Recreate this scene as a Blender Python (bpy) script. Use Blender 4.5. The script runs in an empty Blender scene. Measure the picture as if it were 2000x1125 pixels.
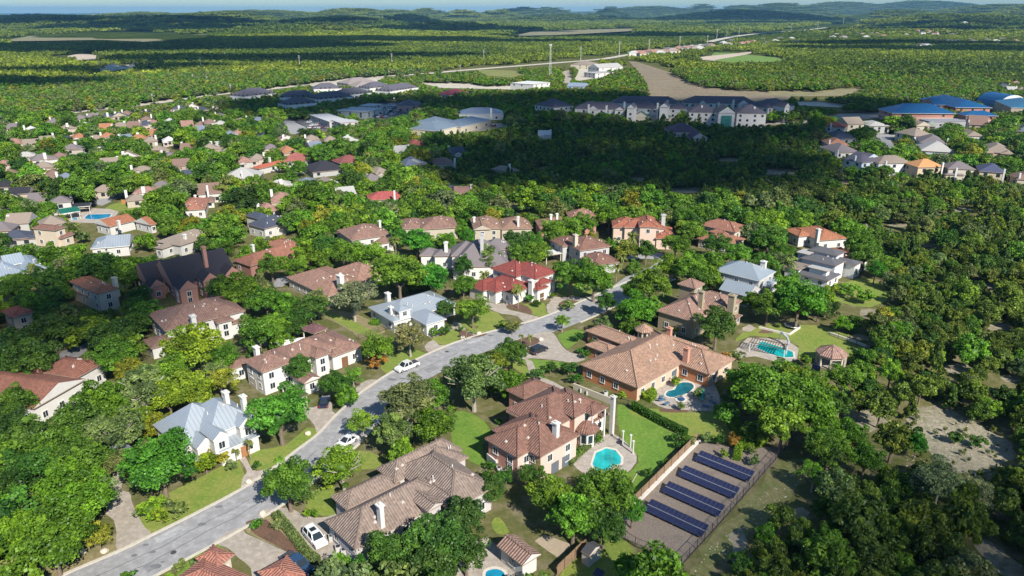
import bpy, bmesh, math, random
import numpy as np
from mathutils import Vector, Matrix, noise
from mathutils.geometry import tessellate_polygon
S = bpy.context.scene
COL = S.collection
random.seed(7)
R = math.radians

# ------------------------------------------------------------------ camera, sky, sun, exposure
CAM_H = 75.0; FPX = 1440.0; PITCH = math.degrees(math.atan(541.5 / FPX))
cd = bpy.data.cameras.new('camera'); cam = bpy.data.objects.new('camera', cd); COL.objects.link(cam)
cam.location = (0, 0, CAM_H); cam.rotation_euler = (R(90 - PITCH), 0, 0)
cd.sensor_width = 36.0; cd.lens = 36.0 * FPX / 2000.0
cd.clip_start = 1.0; cd.clip_end = 80000.0
S.camera = cam
SUN_EL = 39.0; SUN_DIR = Vector((0.52, -0.854, 0)).normalized()
SUN_VEC = Vector((SUN_DIR.x * math.cos(R(SUN_EL)), SUN_DIR.y * math.cos(R(SUN_EL)), math.sin(R(SUN_EL))))
w = bpy.data.worlds.new('World'); S.world = w; w.use_nodes = True
nt = w.node_tree; bg = nt.nodes['Background']
sky = nt.nodes.new('ShaderNodeTexSky'); sky.sky_type = 'NISHITA'; sky.sun_disc = False
sky.sun_elevation = R(SUN_EL); sky.sun_rotation = math.atan2(SUN_VEC.x, SUN_VEC.y)
sky.air_density = 1.3; sky.dust_density = 0.2; sky.ozone_density = 3.0; sky.altitude = 0
tint = nt.nodes.new('ShaderNodeMix'); tint.data_type = 'RGBA'; tint.blend_type = 'MULTIPLY'; tint.inputs[0].default_value = 1; tint.inputs[7].default_value = (.56, .82, 1.08, 1)
tcw = nt.nodes.new('ShaderNodeTexCoord'); mpw = nt.nodes.new('ShaderNodeMapping'); mpw.inputs['Scale'].default_value = (3, 3, 60); nw = nt.nodes.new('ShaderNodeTexNoise'); nw.inputs['Scale'].default_value = 1.6; nw.inputs['Detail'].default_value = 6; nw.inputs['Roughness'].default_value = .6
rw_ = nt.nodes.new('ShaderNodeValToRGB'); rw_.color_ramp.elements[0].position = .45; rw_.color_ramp.elements[1].position = .75; rw_.color_ramp.elements[1].color = (.45, .45, .45, 1); cw = nt.nodes.new('ShaderNodeMix'); cw.data_type = 'RGBA'
nt.links.new(tcw.outputs['Generated'], mpw.inputs[0]); nt.links.new(mpw.outputs[0], nw.inputs['Vector']); nt.links.new(nw.outputs['Fac'], rw_.inputs[0]); nt.links.new(rw_.outputs[0], cw.inputs[0]); cw.inputs[7].default_value = (4.2, 5.2, 6.4, 1)
nt.links.new(sky.outputs[0], tint.inputs[6]); nt.links.new(tint.outputs[2], cw.inputs[6]); nt.links.new(cw.outputs[2], bg.inputs[0]); bg.inputs[1].default_value = 0.07
sl = bpy.data.lights.new('sun', 'SUN'); sl.energy = 4.8; sl.angle = R(0.5); sl.color = (1, 0.95, 0.86)
sun = bpy.data.objects.new('sun', sl); COL.objects.link(sun)
sun.rotation_euler = (-SUN_VEC).to_track_quat('-Z', 'Y').to_euler(); sun.location = SUN_VEC * 300
S.view_settings.view_transform = 'Standard'; S.view_settings.look = 'None'
S.view_settings.gamma = 1; S.view_settings.use_curve_mapping = False
S.view_settings.exposure = 0.8
S.render.engine = 'CYCLES'
S.cycles.use_denoising = True
try: S.cycles.denoiser = 'OPENIMAGEDENOISE'
except Exception: pass
S.cycles.max_bounces = 5; S.cycles.diffuse_bounces = 2; S.cycles.glossy_bounces = 2
S.cycles.transmission_bounces = 3; S.cycles.volume_bounces = 0; S.cycles.transparent_max_bounces = 4
S.cycles.use_adaptive_sampling = True; S.cycles.adaptive_threshold = 0.02
S.cycles.caustics_reflective = False; S.cycles.caustics_refractive = False

# ------------------------------------------------------------------ the survey: a photo pixel read as a ground point
CP, SP = math.cos(R(PITCH)), math.sin(R(PITCH))
def G(px, py, h=0.0):
    a = (px - 1000) / FPX; b = -(py - 562.5) / FPX
    dz = -SP + b * CP
    t = (h - CAM_H) / min(dz, -1e-4)
    return Vector((a * t, (CP + b * SP) * t, h))
def PX(p):
    x, y, z = p[0], p[1], p[2] - CAM_H
    Z = y * CP - z * SP
    return (1000 + FPX * x / Z, 562.5 - FPX * (y * SP + z * CP) / Z, Z)
def ppm(px, py): # photo pixels per metre at the ground point
    return FPX / PX(G(px, py))[2]
def dist_y(py): return G(1000, py).y

# ------------------------------------------------------------------ materials
MATS = {}
def newmat(name):
    m = bpy.data.materials.new(name); m.use_nodes = True
    return m, m.node_tree, m.node_tree.nodes['Principled BSDF']
def N(t, ty, **k):
    n = t.nodes.new(ty)
    for a, b in k.items(): setattr(n, a, b)
    return n
def mixc(t, fac, a, b, mode='MIX'):
    n = N(t, 'ShaderNodeMix', data_type='RGBA', blend_type=mode)
    for s, v in ((0, fac), (6, a), (7, b)):
        if isinstance(v, bpy.types.NodeSocket): t.links.new(v, n.inputs[s])
        elif s == 0: n.inputs[0].default_value = v
        else: n.inputs[s].default_value = (*v, 1) if len(v) == 3 else v
    return n.outputs[2]
def noi(t, scale, detail=3, rough=.55, vec=None, dims='3D'):
    n = N(t, 'ShaderNodeTexNoise', noise_dimensions=dims); n.inputs['Scale'].default_value = scale
    n.inputs['Detail'].default_value = detail; n.inputs['Roughness'].default_value = rough
    if vec is not None: t.links.new(vec, n.inputs['Vector'])
    return n.outputs['Fac']
def ramp(t, fac, *stops):
    n = N(t, 'ShaderNodeValToRGB'); e = n.color_ramp.elements
    while len(e) < len(stops): e.new(.5)
    for i, (p, c) in enumerate(stops): e[i].position = p; e[i].color = (*c, 1) if len(c) == 3 else c
    t.links.new(fac, n.inputs[0]); return n.outputs[0]
def mth(t, op, a, b=0.0, c=None):
    n = N(t, 'ShaderNodeMath', operation=op)
    for i, v in enumerate((a, b, c)):
        if v is None: continue
        if isinstance(v, bpy.types.NodeSocket): t.links.new(v, n.inputs[i])
        else: n.inputs[i].default_value = v
    return n.outputs[0]
def bump(t, h, s, d=.1):
    n = N(t, 'ShaderNodeBump'); n.inputs['Strength'].default_value = s; n.inputs['Distance'].default_value = d
    t.links.new(h, n.inputs['Height']); return n.outputs[0]
def geo(t): return N(t, 'ShaderNodeNewGeometry').outputs['Position']
def sc(c, k): return tuple(min(1, v * k) for v in c)

def wall_mat(c):
    key = ('wall', c)
    if key in MATS: return MATS[key]
    m, t, b = newmat('stucco'); p = geo(t)
    f = noi(t, .5, 4, .6, p); g = noi(t, 6, 3, .6, p)
    c1 = mixc(t, f, sc(c, .86), sc(c, 1.08)); c2 = mixc(t, mth(t, 'MULTIPLY', g, .25), c1, sc(c, .6))
    t.links.new(c2, b.inputs['Base Color']); b.inputs['Roughness'].default_value = .9
    t.links.new(bump(t, g, .3, .03), b.inputs['Normal']); MATS[key] = m; return m
def roof_mat(kind, c):
    key = ('roof', kind, c)
    if key in MATS: return MATS[key]
    m, t, b = newmat(kind + '_roofing'); uv = N(t, 'ShaderNodeUVMap').outputs[0]; p = geo(t)
    s = N(t, 'ShaderNodeSeparateXYZ'); t.links.new(uv, s.inputs[0]); u, v = s.outputs[0], s.outputs[1]
    big = noi(t, .25, 4, .6, p); fine = noi(t, 3.5, 3, .7, p)
    if kind == 'tile':
        rib = mth(t, 'SINE', mth(t, 'MULTIPLY', u, 2 * math.pi / .46)); row = mth(t, 'FRACT', mth(t, 'MULTIPLY', v, 1 / .42))
        wn = N(t, 'ShaderNodeTexWhiteNoise', noise_dimensions='2D'); cb = N(t, 'ShaderNodeCombineXYZ')
        t.links.new(mth(t, 'FLOOR', mth(t, 'MULTIPLY', u, 1 / .46)), cb.inputs[0]); t.links.new(mth(t, 'FLOOR', mth(t, 'MULTIPLY', v, 1 / .42)), cb.inputs[1])
        t.links.new(cb.outputs[0], wn.inputs['Vector'])
        c1 = mixc(t, wn.outputs[0], sc(c, .68), sc(c, 1.3)); stk = N(t, 'ShaderNodeCombineXYZ'); t.links.new(mth(t, 'MULTIPLY', u, 1.4), stk.inputs[0]); t.links.new(mth(t, 'MULTIPLY', v, .18), stk.inputs[1]); c2 = mixc(t, mth(t, 'MULTIPLY', big, .75), c1, sc((c[0]*.9, c[1], c[2]*1.1), .55)); c2 = mixc(t, mth(t, 'MULTIPLY', ramp(t, noi(t, 1.0, 4, .6, stk.outputs[0]), (.5, (0, 0, 0)), (.75, (1, 1, 1))), .5), c2, sc(c, .5))
        c3 = mixc(t, mth(t, 'MULTIPLY_ADD', rib, -.25, .25), c2, sc(c, .38))
        hgt = mth(t, 'ADD', mth(t, 'MULTIPLY', rib, .5), mth(t, 'MULTIPLY', row, -.3))
        t.links.new(c3, b.inputs['Base Color']); b.inputs['Roughness'].default_value = .85
        t.links.new(bump(t, hgt, .8, .12), b.inputs['Normal'])
    elif kind == 'metal':
        fr = mth(t, 'FRACT', mth(t, 'MULTIPLY', u, 1 / .75)); seam = mth(t, 'LESS_THAN', fr, .17)
        c1 = mixc(t, big, sc(c, .85), sc(c, 1.12)); c2 = mixc(t, mth(t, 'MULTIPLY', seam, .5), c1, sc(c, .55))
        t.links.new(c2, b.inputs['Base Color']); b.inputs['Roughness'].default_value = .42; b.inputs['Metallic'].default_value = .35
        t.links.new(bump(t, seam, .6, .06), b.inputs['Normal'])
    else:
        row = mth(t, 'FRACT', mth(t, 'MULTIPLY', v, 1 / .3))
        c1 = mixc(t, fine, sc(c, .62), sc(c, 1.35)); c2 = mixc(t, mth(t, 'MULTIPLY', big, .6), c1, sc(c, .7))
        c3 = mixc(t, mth(t, 'MULTIPLY', mth(t, 'LESS_THAN', row, .2), .35), c2, sc(c, .45))
        t.links.new(c3, b.inputs['Base Color']); b.inputs['Roughness'].default_value = .95
        t.links.new(bump(t, fine, .5, .06), b.inputs['Normal'])
    MATS[key] = m; return m
def plain(name, c, rough=.7, metal=0.0, var=.25, scale=1.5):
    key = ('p', name, c)
    if key in MATS: return MATS[key]
    m, t, b = newmat(name); f = noi(t, scale, 4, .6, geo(t))
    t.links.new(mixc(t, f, sc(c, 1 - var), sc(c, 1 + var)), b.inputs['Base Color'])
    b.inputs['Roughness'].default_value = rough; b.inputs['Metallic'].default_value = metal; MATS[key] = m; return m
def paint(name, c, rough=.3, metal=.0, coat=0.0):
    key = ('pt', name, c)
    if key in MATS: return MATS[key]
    m, t, b = newmat(name); b.inputs['Base Color'].default_value = (*c, 1); b.inputs['Roughness'].default_value = rough
    b.inputs['Metallic'].default_value = metal; b.inputs['Coat Weight'].default_value = coat; MATS[key] = m; return m
def ground_mat(name, a, b_, c_, s1=.08, s2=1.2, s3=.35, bmp=.4, dist=.15):
    key = ('g', name)
    if key in MATS: return MATS[key]
    m, t, b = newmat(name); p = geo(t)
    n1 = noi(t, s1, 5, .6, p); n2 = noi(t, s2, 4, .7, p); n3 = noi(t, s3, 3, .6, p)
    x = mixc(t, ramp(t, n1, (.35, (0, 0, 0)), (.62, (1, 1, 1))), a, b_)
    x = mixc(t, ramp(t, n3, (.48, (0, 0, 0)), (.68, (1, 1, 1))), x, c_)
    x = mixc(t, ramp(t, n2, (.3, (.75, .75, .75)), (.75, (.0, .0, .0))), x, (0.0, 0.0, 0.0)) if False else mixc(t, mth(t, 'MULTIPLY', n2, .9), x, ramp(t, n2, (.35, sc(a, .45)), (.7, sc(b_, 1.35))))
    t.links.new(x, b.inputs['Base Color']); b.inputs['Roughness'].default_value = .95
    t.links.new(bump(t, n2, bmp, dist), b.inputs['Normal']); MATS[key] = m; return m

LAWN = ground_mat('mown_grass', (.125, .205, .016), (.21, .225, .045), (.085, .18, .012), .12, 1.6, .4)
LAWN2 = ground_mat('lush_grass', (.075, .19, .012), (.15, .22, .025), (.06, .15, .01), .13, 1.6, .4)
DRY = ground_mat('dry_grass', (.15, .135, .05), (.26, .21, .11), (.11, .13, .03), .03, 1.0, .15)
SCRUB = ground_mat('limestone_scrub', (.2, .17, .11), (.3, .265, .19), (.11, .12, .05), .08, 1.3, .5, .7, .3)
GRAVEL = ground_mat('gravel', (.2, .16, .125), (.25, .2, .16), (.15, .12, .1), .1, 3.0, .4, .6, .06)
MULCH = ground_mat('bark_mulch', (.1, .055, .035), (.15, .08, .05), (.07, .05, .03), .3, 3.0, .5)
CONC = ground_mat('concrete', (.31, .265, .215), (.37, .325, .275), (.265, .225, .18), .06, 1.0, .25, .1, .02)
PATIO = ground_mat('flagstone', (.33, .28, .23), (.41, .365, .32), (.22, .18, .14), .3, 1.6, .8, .3, .04)
ASPH = ground_mat('asphalt', (.27, .266, .268), (.295, .29, .292), (.25, .246, .248), .05, .7, .2, .15, .02)
ASPH2 = ground_mat('dark_asphalt', (.07, .07, .08), (.1, .1, .11), (.06, .06, .07), .05, .7, .2, .15, .02)
KERB = plain('kerb_concrete', (.47, .43, .36))
HWY = ground_mat('highway_concrete', (.42, .38, .3), (.5, .46, .38), (.36, .3, .22), .01, .2, .05, .1, .02)
WHITE = paint('white_trim', (.62, .61, .59), .6)
GLASS = paint('window_glass', (.02, .028, .035), .08)
DARK = paint('dark_metal', (.03, .03, .035), .5)
RUB = paint('tyre_rubber', (.02, .02, .02), .8)
BRONZE = plain('bark', (.16, .12, .085), .95, 0, .4, 3)
WOOD = plain('cedar_wood', (.23, .15, .09), .9, 0, .35, 1.5)
STONE = plain('limestone', (.5, .44, .35), .9, 0, .25, 1.2)

def ground_material():
    m, t, b = newmat('woodland_ground'); p = geo(t)
    d = N(t, 'ShaderNodeVectorMath', operation='LENGTH'); t.links.new(p, d.inputs[0]); dist = d.outputs['Value']
    n1 = noi(t, .035, 5, .6, p); n2 = noi(t, .9, 5, .7, p); n3 = noi(t, .25, 3, .6, p)
    near = mixc(t, ramp(t, n1, (.36, (0, 0, 0)), (.6, (1, 1, 1))), (.075, .105, .022), (.135, .13, .05))
    near = mixc(t, ramp(t, n3, (.5, (0, 0, 0)), (.68, (1, 1, 1))), near, (.24, .2, .13))
    near = mixc(t, mth(t, 'MULTIPLY', n2, .8), near, ramp(t, n2, (.35, (.03, .035, .012)), (.72, (.2, .17, .09))))
    f1 = noi(t, .0022, 6, .65, p); f2 = noi(t, .03, 5, .75, p); f3 = noi(t, .0007, 3, .5, p)
    far = mixc(t, ramp(t, f1, (.38, (0, 0, 0)), (.62, (1, 1, 1))), (.035, .065, .012), (.09, .12, .02))
    far = mixc(t, ramp(t, f2, (.4, (0, 0, 0)), (.66, (1, 1, 1))), mixc(t, .5, far, (.01, .02, .008)), far)
    far = mixc(t, mth(t, 'MULTIPLY', ramp(t, f3, (.62, (0, 0, 0)), (.7, (1, 1, 1))), .35), far, (.2, .18, .09))
    k = ramp(t, mth(t, 'DIVIDE', dist, 2600.0), (.35, (0, 0, 0)), (.7, (1, 1, 1)))
    t.links.new(mixc(t, k, near, far), b.inputs['Base Color']); b.inputs['Roughness'].default_value = 1
    b.inputs['Specular IOR Level'].default_value = 0
    hh = mth(t, 'ADD', mth(t, 'MULTIPLY', n2, .15), mth(t, 'MULTIPLY', mth(t, 'MULTIPLY', f2, k), 30.0))
    t.links.new(bump(t, hh, .8, 1.0), b.inputs['Normal']); return m

def foliage(inst):
    m, t, b = newmat('foliage' + ('_scattered' if inst else '')); t.nodes.remove(b)
    if inst: a = N(t, 'ShaderNodeAttribute', attribute_type='INSTANCER', attribute_name='tint'); col = a.outputs['Color']
    else: col = N(t, 'ShaderNodeObjectInfo').outputs['Color']
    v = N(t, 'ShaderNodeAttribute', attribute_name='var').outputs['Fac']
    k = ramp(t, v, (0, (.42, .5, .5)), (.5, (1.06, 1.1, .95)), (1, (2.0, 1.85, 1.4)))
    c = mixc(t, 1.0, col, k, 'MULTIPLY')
    df = N(t, 'ShaderNodeBsdfDiffuse'); tr = N(t, 'ShaderNodeBsdfTranslucent'); mx = N(t, 'ShaderNodeMixShader')
    t.links.new(c, df.inputs[0]); t.links.new(mixc(t, 1.0, c, (1.1, 1.25, .5), 'MULTIPLY'), tr.inputs[0]); mx.inputs[0].default_value = .28
    gl = N(t, 'ShaderNodeBsdfGlossy'); gl.inputs['Roughness'].default_value = .45; gl.inputs['Color'].default_value = (.6, .65, .6, 1); m2 = N(t, 'ShaderNodeMixShader'); m2.inputs[0].default_value = .02
    t.links.new(df.outputs[0], mx.inputs[1]); t.links.new(tr.outputs[0], mx.inputs[2])
    t.links.new(mx.outputs[0], m2.inputs[1]); t.links.new(gl.outputs[0], m2.inputs[2])
    t.links.new(m2.outputs[0], t.nodes['Material Output'].inputs[0]); return m
FOL = foliage(False); FOLI = foliage(True)
def water_mat(c, name='pool_water'):
    key = ('w', c)
    if key in MATS: return MATS[key]
    m, t, b = newmat(name); p = geo(t); n = ramp(t, noi(t, .35, 4, .6, p), (.3, (0, 0, 0)), (.7, (1, 1, 1)))
    t.links.new(mixc(t, n, sc(c, .6), sc(c, 1.35)), b.inputs['Base Color']); b.inputs['Roughness'].default_value = .06
    b.inputs['IOR'].default_value = 1.33; t.links.new(bump(t, noi(t, 5, 2, .5, p), .1, .05), b.inputs['Normal']); MATS[key] = m; return m

# ------------------------------------------------------------------ mesh helpers
def mesh(name, verts, faces, mats, fm=None, uvs=None):
    me = bpy.data.meshes.new(name); me.from_pydata([tuple(v) for v in verts], [], faces)
    for m in (mats if isinstance(mats, (list, tuple)) else [mats]): me.materials.append(m)
    if fm:
        for p, i in zip(me.polygons, fm): p.material_index = i
    if uvs == 'slope':
        l = me.uv_layers.new(name='UVMap')
        for p in me.polygons:
            n = p.normal; u = Vector((-n.y, n.x, 0)); u = u.normalized() if u.length > 1e-4 else Vector((1, 0, 0)); v = n.cross(u)
            for li in p.loop_indices:
                c = me.vertices[me.loops[li].vertex_index].co; l.data[li].uv = (c.dot(u), c.dot(v))
    me.update(); return me
def obj(name, me, parent=None, loc=None, rz=None, **tags):
    o = bpy.data.objects.new(name, me); COL.objects.link(o)
    if parent is not None: o.parent = parent
    if loc is not None: o.location = loc
    if rz is not None: o.rotation_euler = (0, 0, rz)
    for k, v in tags.items(): o[k] = v
    return o
def thing(name, label, cat, loc=(0, 0, 0), rz=0, group=None, me=None):
    o = obj(name, me, None, loc, rz, category=cat)
    if label: o['label'] = label
    if group: o['group'] = group
    return o
class MB:
    def __init__(s): s.v = []; s.f = []; s.m = []
    def add(s, vs, fs, mi=0):
        k = len(s.v); s.v += [Vector(v) for v in vs]; s.f += [tuple(i + k for i in f) for f in fs]; s.m += [mi] * len(fs); return s
    def box(s, c, d, rz=0, mi=0, tilt=None):
        x, y, z = (q / 2 for q in d); M = Matrix.Rotation(rz, 3, 'Z')
        if tilt is not None: M = M @ tilt
        vs = [Vector(c) + M @ Vector((a, b, e)) for e in (-z, z) for a, b in ((-x, -y), (x, -y), (x, y), (-x, y))]
        return s.add(vs, [(3, 2, 1, 0), (4, 5, 6, 7), (0, 1, 5, 4), (1, 2, 6, 5), (2, 3, 7, 6), (3, 0, 4, 7)], mi)
    def tube(s, pts, rad, n=6, mi=0, cap=True):
        rings = []
        for i, p in enumerate(pts):
            p = Vector(p); d = Vector(pts[min(i + 1, len(pts) - 1)]) - Vector(pts[max(i - 1, 0)]); d.normalize()
            a = d.orthogonal().normalized(); b = d.cross(a); r = rad[i] if isinstance(rad, (list, tuple)) else rad
            rings.append([p + (a * math.cos(6.2832 * k / n) + b * math.sin(6.2832 * k / n)) * r for k in range(n)])
        vs = sum(rings, []); fs = []
        for i in range(len(rings) - 1):
            for k in range(n): fs.append((i * n + k, i * n + (k + 1) % n, (i + 1) * n + (k + 1) % n, (i + 1) * n + k))
        if cap: fs.append(tuple(range((len(rings) - 1) * n, len(rings) * n))); fs.append(tuple(range(n - 1, -1, -1)))
        return s.add(vs, fs, mi)
    def beam(s, a, b, w, h, mi=0):
        a = Vector(a); b = Vector(b); d = (b - a).normalized(); sd = d.cross(Vector((0, 0, 1)))
        sd = sd.normalized() if sd.length > 1e-3 else Vector((1, 0, 0)); up = sd.cross(d); sd *= w / 2; up *= h / 2
        vs = [q + e for q in (a, b) for e in (-sd - up, sd - up, sd + up, -sd + up)]
        return s.add(vs, [(0, 1, 2, 3), (7, 6, 5, 4), (0, 4, 5, 1), (1, 5, 6, 2), (2, 6, 7, 3), (3, 7, 4, 0)], mi)
    def mesh(s, name, mats, uvs=None): return mesh(name, s.v, s.f, mats, s.m, uvs)
def fixnorm(me):
    bm = bmesh.new(); bm.from_mesh(me); bmesh.ops.recalc_face_normals(bm, faces=bm.faces); bm.to_mesh(me); bm.free(); return me

POLYS = []   # (pixel polygon, margin) where trees stay off
def inset_check(poly): POLYS.append(poly)
def smooth_poly(pts, k=3):
    n = len(pts); out = []
    for i in range(n):
        p0, p1, p2, p3 = (Vector(pts[(i + j) % n]) for j in (-1, 0, 1, 2))
        for q in range(k):
            t = q / k
            out.append(.5 * ((2 * p1) + (p2 - p0) * t + (2 * p0 - 5 * p1 + 4 * p2 - p3) * t * t + (3 * p1 - p0 - 3 * p2 + p3) * t ** 3))
    return out
def roughen(pts, amp, step=2.0):
    out = []; n = len(pts)
    for i in range(n):
        a, b = Vector(pts[i]), Vector(pts[(i + 1) % n]); k = max(1, int((b - a).length / step))
        for q in range(k):
            p = a + (b - a) * (q / k); e = noise.noise_vector(Vector((p.x * .35, p.y * .35, 1))) + .6 * noise.noise_vector(Vector((p.x, p.y, 4))); out.append(Vector((p.x + e.x * amp, p.y + e.y * amp)))
    return out
def sheet(name, pix, z, mat, clear=True, smooth=0, thick=0.0, parent=None, kind='structure', rough=0, **tags):
    if clear: POLYS.append([tuple(p) for p in pix])
    pts = [G(x, y).xy for x, y in pix]
    if smooth: pts = smooth_poly(pts, smooth)
    if rough: pts = roughen(pts, rough)
    vs = [Vector((p[0], p[1], z)) for p in pts]
    tri = tessellate_polygon([vs]); fs = [tuple(t) for t in tri]
    n = len(vs)
    fs = [f if (vs[f[1]] - vs[f[0]]).cross(vs[f[2]] - vs[f[0]]).z > 0 else f[::-1] for f in fs]
    if thick:
        vs = vs + [v - Vector((0, 0, thick)) for v in vs]; fs += [(i, i + n, (i + 1) % n + n, (i + 1) % n) for i in range(n)]
    o = obj(name, mesh(name, vs, fs, mat), parent, **tags)
    if kind: o['kind'] = kind
    return o
def strip(name, pts, wdt, z, mat, side=0, h=0.0, kind='structure', **tags):
    """ribbon along world points; side 0 centred, +1 to the right of travel"""
    mb = MB(); P = [Vector((p[0], p[1], 0)) for p in pts]; L = []; Rr = []
    for i, p in enumerate(P):
        d = (P[min(i + 1, len(P) - 1)] - P[max(i - 1, 0)]).normalized(); r = Vector((d.y, -d.x, 0))
        if side == 0: L.append(p - r * wdt / 2); Rr.append(p + r * wdt / 2)
        else: L.append(p); Rr.append(p + r * wdt * side)
    up = Vector((0, 0, z + h)); dn = Vector((0, 0, z))
    for i in range(len(P) - 1):
        a, b, c, d = L[i], Rr[i], Rr[i + 1], L[i + 1]
        if side < 0: a, b, c, d = b, a, d, c
        if h == 0: mb.add([a + up, b + up, c + up, d + up], [(0, 1, 2, 3)])
        else: mb.add([a + up, b + up, c + up, d + up, a + dn, b + dn, c + dn, d + dn], [(0, 1, 2, 3), (0, 4, 5, 1), (1, 5, 6, 2), (2, 6, 7, 3), (3, 7, 4, 0)])
    o = obj(name, mb.mesh(name, mat), **tags)
    if kind: o['kind'] = kind
    return o
def catmull(pts, k=4):
    pts = [Vector((p[0], p[1], 0)) for p in pts]; out = []
    for i in range(len(pts) - 1):
        p0, p1, p2, p3 = pts[max(i - 1, 0)], pts[i], pts[i + 1], pts[min(i + 2, len(pts) - 1)]
        for q in range(k):
            t = q / k; out.append(.5 * ((2 * p1) + (p2 - p0) * t + (2 * p0 - 5 * p1 + 4 * p2 - p3) * t * t + (3 * p1 - p0 - 3 * p2 + p3) * t ** 3))
    out.append(pts[-1]); return out
# ------------------------------------------------------------------ the ground: one sheet to the horizon, hills far off
HILLS = [  # azimuth pixel, distance m, height m, half width across m, half depth m
 (-250, 5200, 62, 900, 500), (60, 4300, 40, 520, 330), (140, 3300, 38, 620, 200), (330, 3500, 44, 420, 170), (430, 4600, 52, 300, 260), (270, 5600, 50, 500, 260), (500, 6400, 58, 900, 400),
 (690, 6200, 74, 360, 380), (760, 6600, 66, 420, 300), (835, 6900, 72, 190, 260), (905, 6000, 66, 150, 200), (975, 6100, 68, 150, 200),
 (660, 3600, 34, 270, 190), (790, 4300, 40, 170, 180), (870, 3100, 22, 260, 120), (600, 2700, 14, 220, 100), (1020, 7600, 88, 300, 300), (1075, 7900, 92, 260, 260), (1190, 7200, 96, 150, 240), (1110, 5200, 34, 420, 200),
 (1270, 9200, 100, 700, 500), (1370, 9500, 122, 200, 350), (1450, 9300, 112, 400, 500), (1525, 8200, 124, 520, 420), (1640, 9800, 128, 800, 500), (1460, 5400, 60, 500, 260), (1500, 9000, 0, 10, 10),
 (1800, 9500, 140, 900, 600), (1950, 6500, 104, 600, 420), (2080, 5200, 110, 480, 330), (1890, 3700, 46, 420, 260), (1980, 2900, 36, 300, 170), (2250, 6000, 120, 1200, 600), (1760, 5600, 62, 420, 240),
]
HL = [(d * (px - 1000) / FPX * CP, d, h, a, b) for px, d, h, a, b in HILLS]
def hz(x, y):
    d = math.hypot(x, y)
    if d < 1500: return 0.0
    k = min(1.0, (d - 1500) / 1500); k = k * k * (3 - 2 * k); z = 0.0
    for hx, hy, h, a, b in HL:
        e = ((x - hx) / a) ** 2 + ((y - hy) / b) ** 2
        if e < 9: z = max(z, h * math.exp(-e)) + (0.12 * h * math.exp(-e))
    z += 12 * (noise.noise(Vector((x * .0012, y * .0012, 3.1))) + .25) * k + 5 * noise.noise(Vector((x * .006, y * .006, 1.7))) * k
    if d > 9000: z += min(1, (d - 9000) / 6000) * max(0, 30 + 120 * math.atan2(x, max(y, 1)) + 26 * noise.noise(Vector((x * .0004, y * .0004, 9))))
    return max(z, -3.0 * k)
def build_ground():
    radii = [0, 25]
    while radii[-1] < 1500: radii.append(radii[-1] + 75)
    while radii[-1] < 28000: radii.append(radii[-1] * 1.018)
    ang = []; a = -180.0
    while a < 180: ang.append(a); a += .35 if -50 <= a < 50 else 4.0
    vs = []; n = len(ang)
    for r in radii[1:]:
        for a in ang:
            x, y = r * math.sin(R(a)), r * math.cos(R(a)); vs.append((x, y, hz(x, y)))
    fs = []
    for i in range(len(radii) - 2):
        for j in range(n): fs.append((i * n + j, (i + 1) * n + j, (i + 1) * n + (j + 1) % n, i * n + (j + 1) % n)[::-1])
    c = len(vs); vs.append((0, 0, 0))
    for j in range(n): fs.append((j, (j + 1) % n, c))
    me = mesh('ground', vs, fs, ground_material()); fixnorm(me)
    if me.polygons[0].normal.z < 0: me.flip_normals()
    me.polygons.foreach_set('use_smooth', [True] * len(me.polygons))
    obj('ground', me, kind='structure')
build_ground()

# ------------------------------------------------------------------ clouds: their shade lies on the woods and the left of the town
CLOUD_H = 2400.0
def cloud(shades, seed):
    rnd = random.Random(seed); bm = bmesh.new(); off = SUN_VEC * (CLOUD_H / SUN_VEC.z)
    cx = cy = 0
    for px, py, rx, ry in shades:
        g = G(px, py); cx += g.x / len(shades); cy += g.y / len(shades)
        n = max(9, int(rx * ry / 900)); n = min(n, 46)
        for i in range(n):
            a = rnd.uniform(0, 6.283); q = math.sqrt(rnd.random()) * .85
            s = min(rx, ry) * rnd.uniform(.25, .48)
            M = Matrix.Translation((g.x + off.x + math.cos(a) * q * (rx - s * .6), g.y + off.y + math.sin(a) * q * (ry - s * .6), CLOUD_H + rnd.uniform(-.1, .3) * s)) @ Matrix.Diagonal((s * rnd.uniform(1, 1.5), s, s * .45, 1))
            bmesh.ops.create_icosphere(bm, subdivisions=2, radius=1, matrix=M)
        M = Matrix.Translation((g.x + off.x, g.y + off.y, CLOUD_H)) @ Matrix.Diagonal((rx * .8, ry * .8, min(rx, ry) * .3, 1))
        bmesh.ops.create_icosphere(bm, subdivisions=3, radius=1, matrix=M)
    for v in bm.verts:
        d = noise.noise_vector(v.co * .03); v.co += d * 9
    me = bpy.data.meshes.new('cloud'); bm.to_mesh(me); bm.free()
    me.materials.append(paint('cloud_white', (.85, .85, .87), 1.0))
    obj('cloud', me, kind='structure')
NEARC = [[(1220, 372, 110, 24), (1000, 350, 60, 26), (1410, 368, 70, 18), (1210, 330, 140, 58), (1400, 322, 70, 45), (980, 300, 70, 34), (1330, 268, 150, 60)],
         [(1330, 214, 250, 85), (1480, 214, 60, 50), (1130, 200, 120, 60)],
         [(720, 212, 150, 70), (880, 208, 100, 60), (560, 222, 70, 50), (960, 245, 60, 30)],
         [(150, 612, 42, 20), (60, 640, 40, 22), (265, 566, 34, 15), (380, 545, 26, 12)],
         [(1760, 1110, 30, 15), (1560, 1150, 30, 14), (1930, 1050, 28, 14), (1660, 1010, 14, 9)], [(0, 0, .1, .1)],
         [(1800, 345, 0.1, 0.1)] ]
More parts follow.
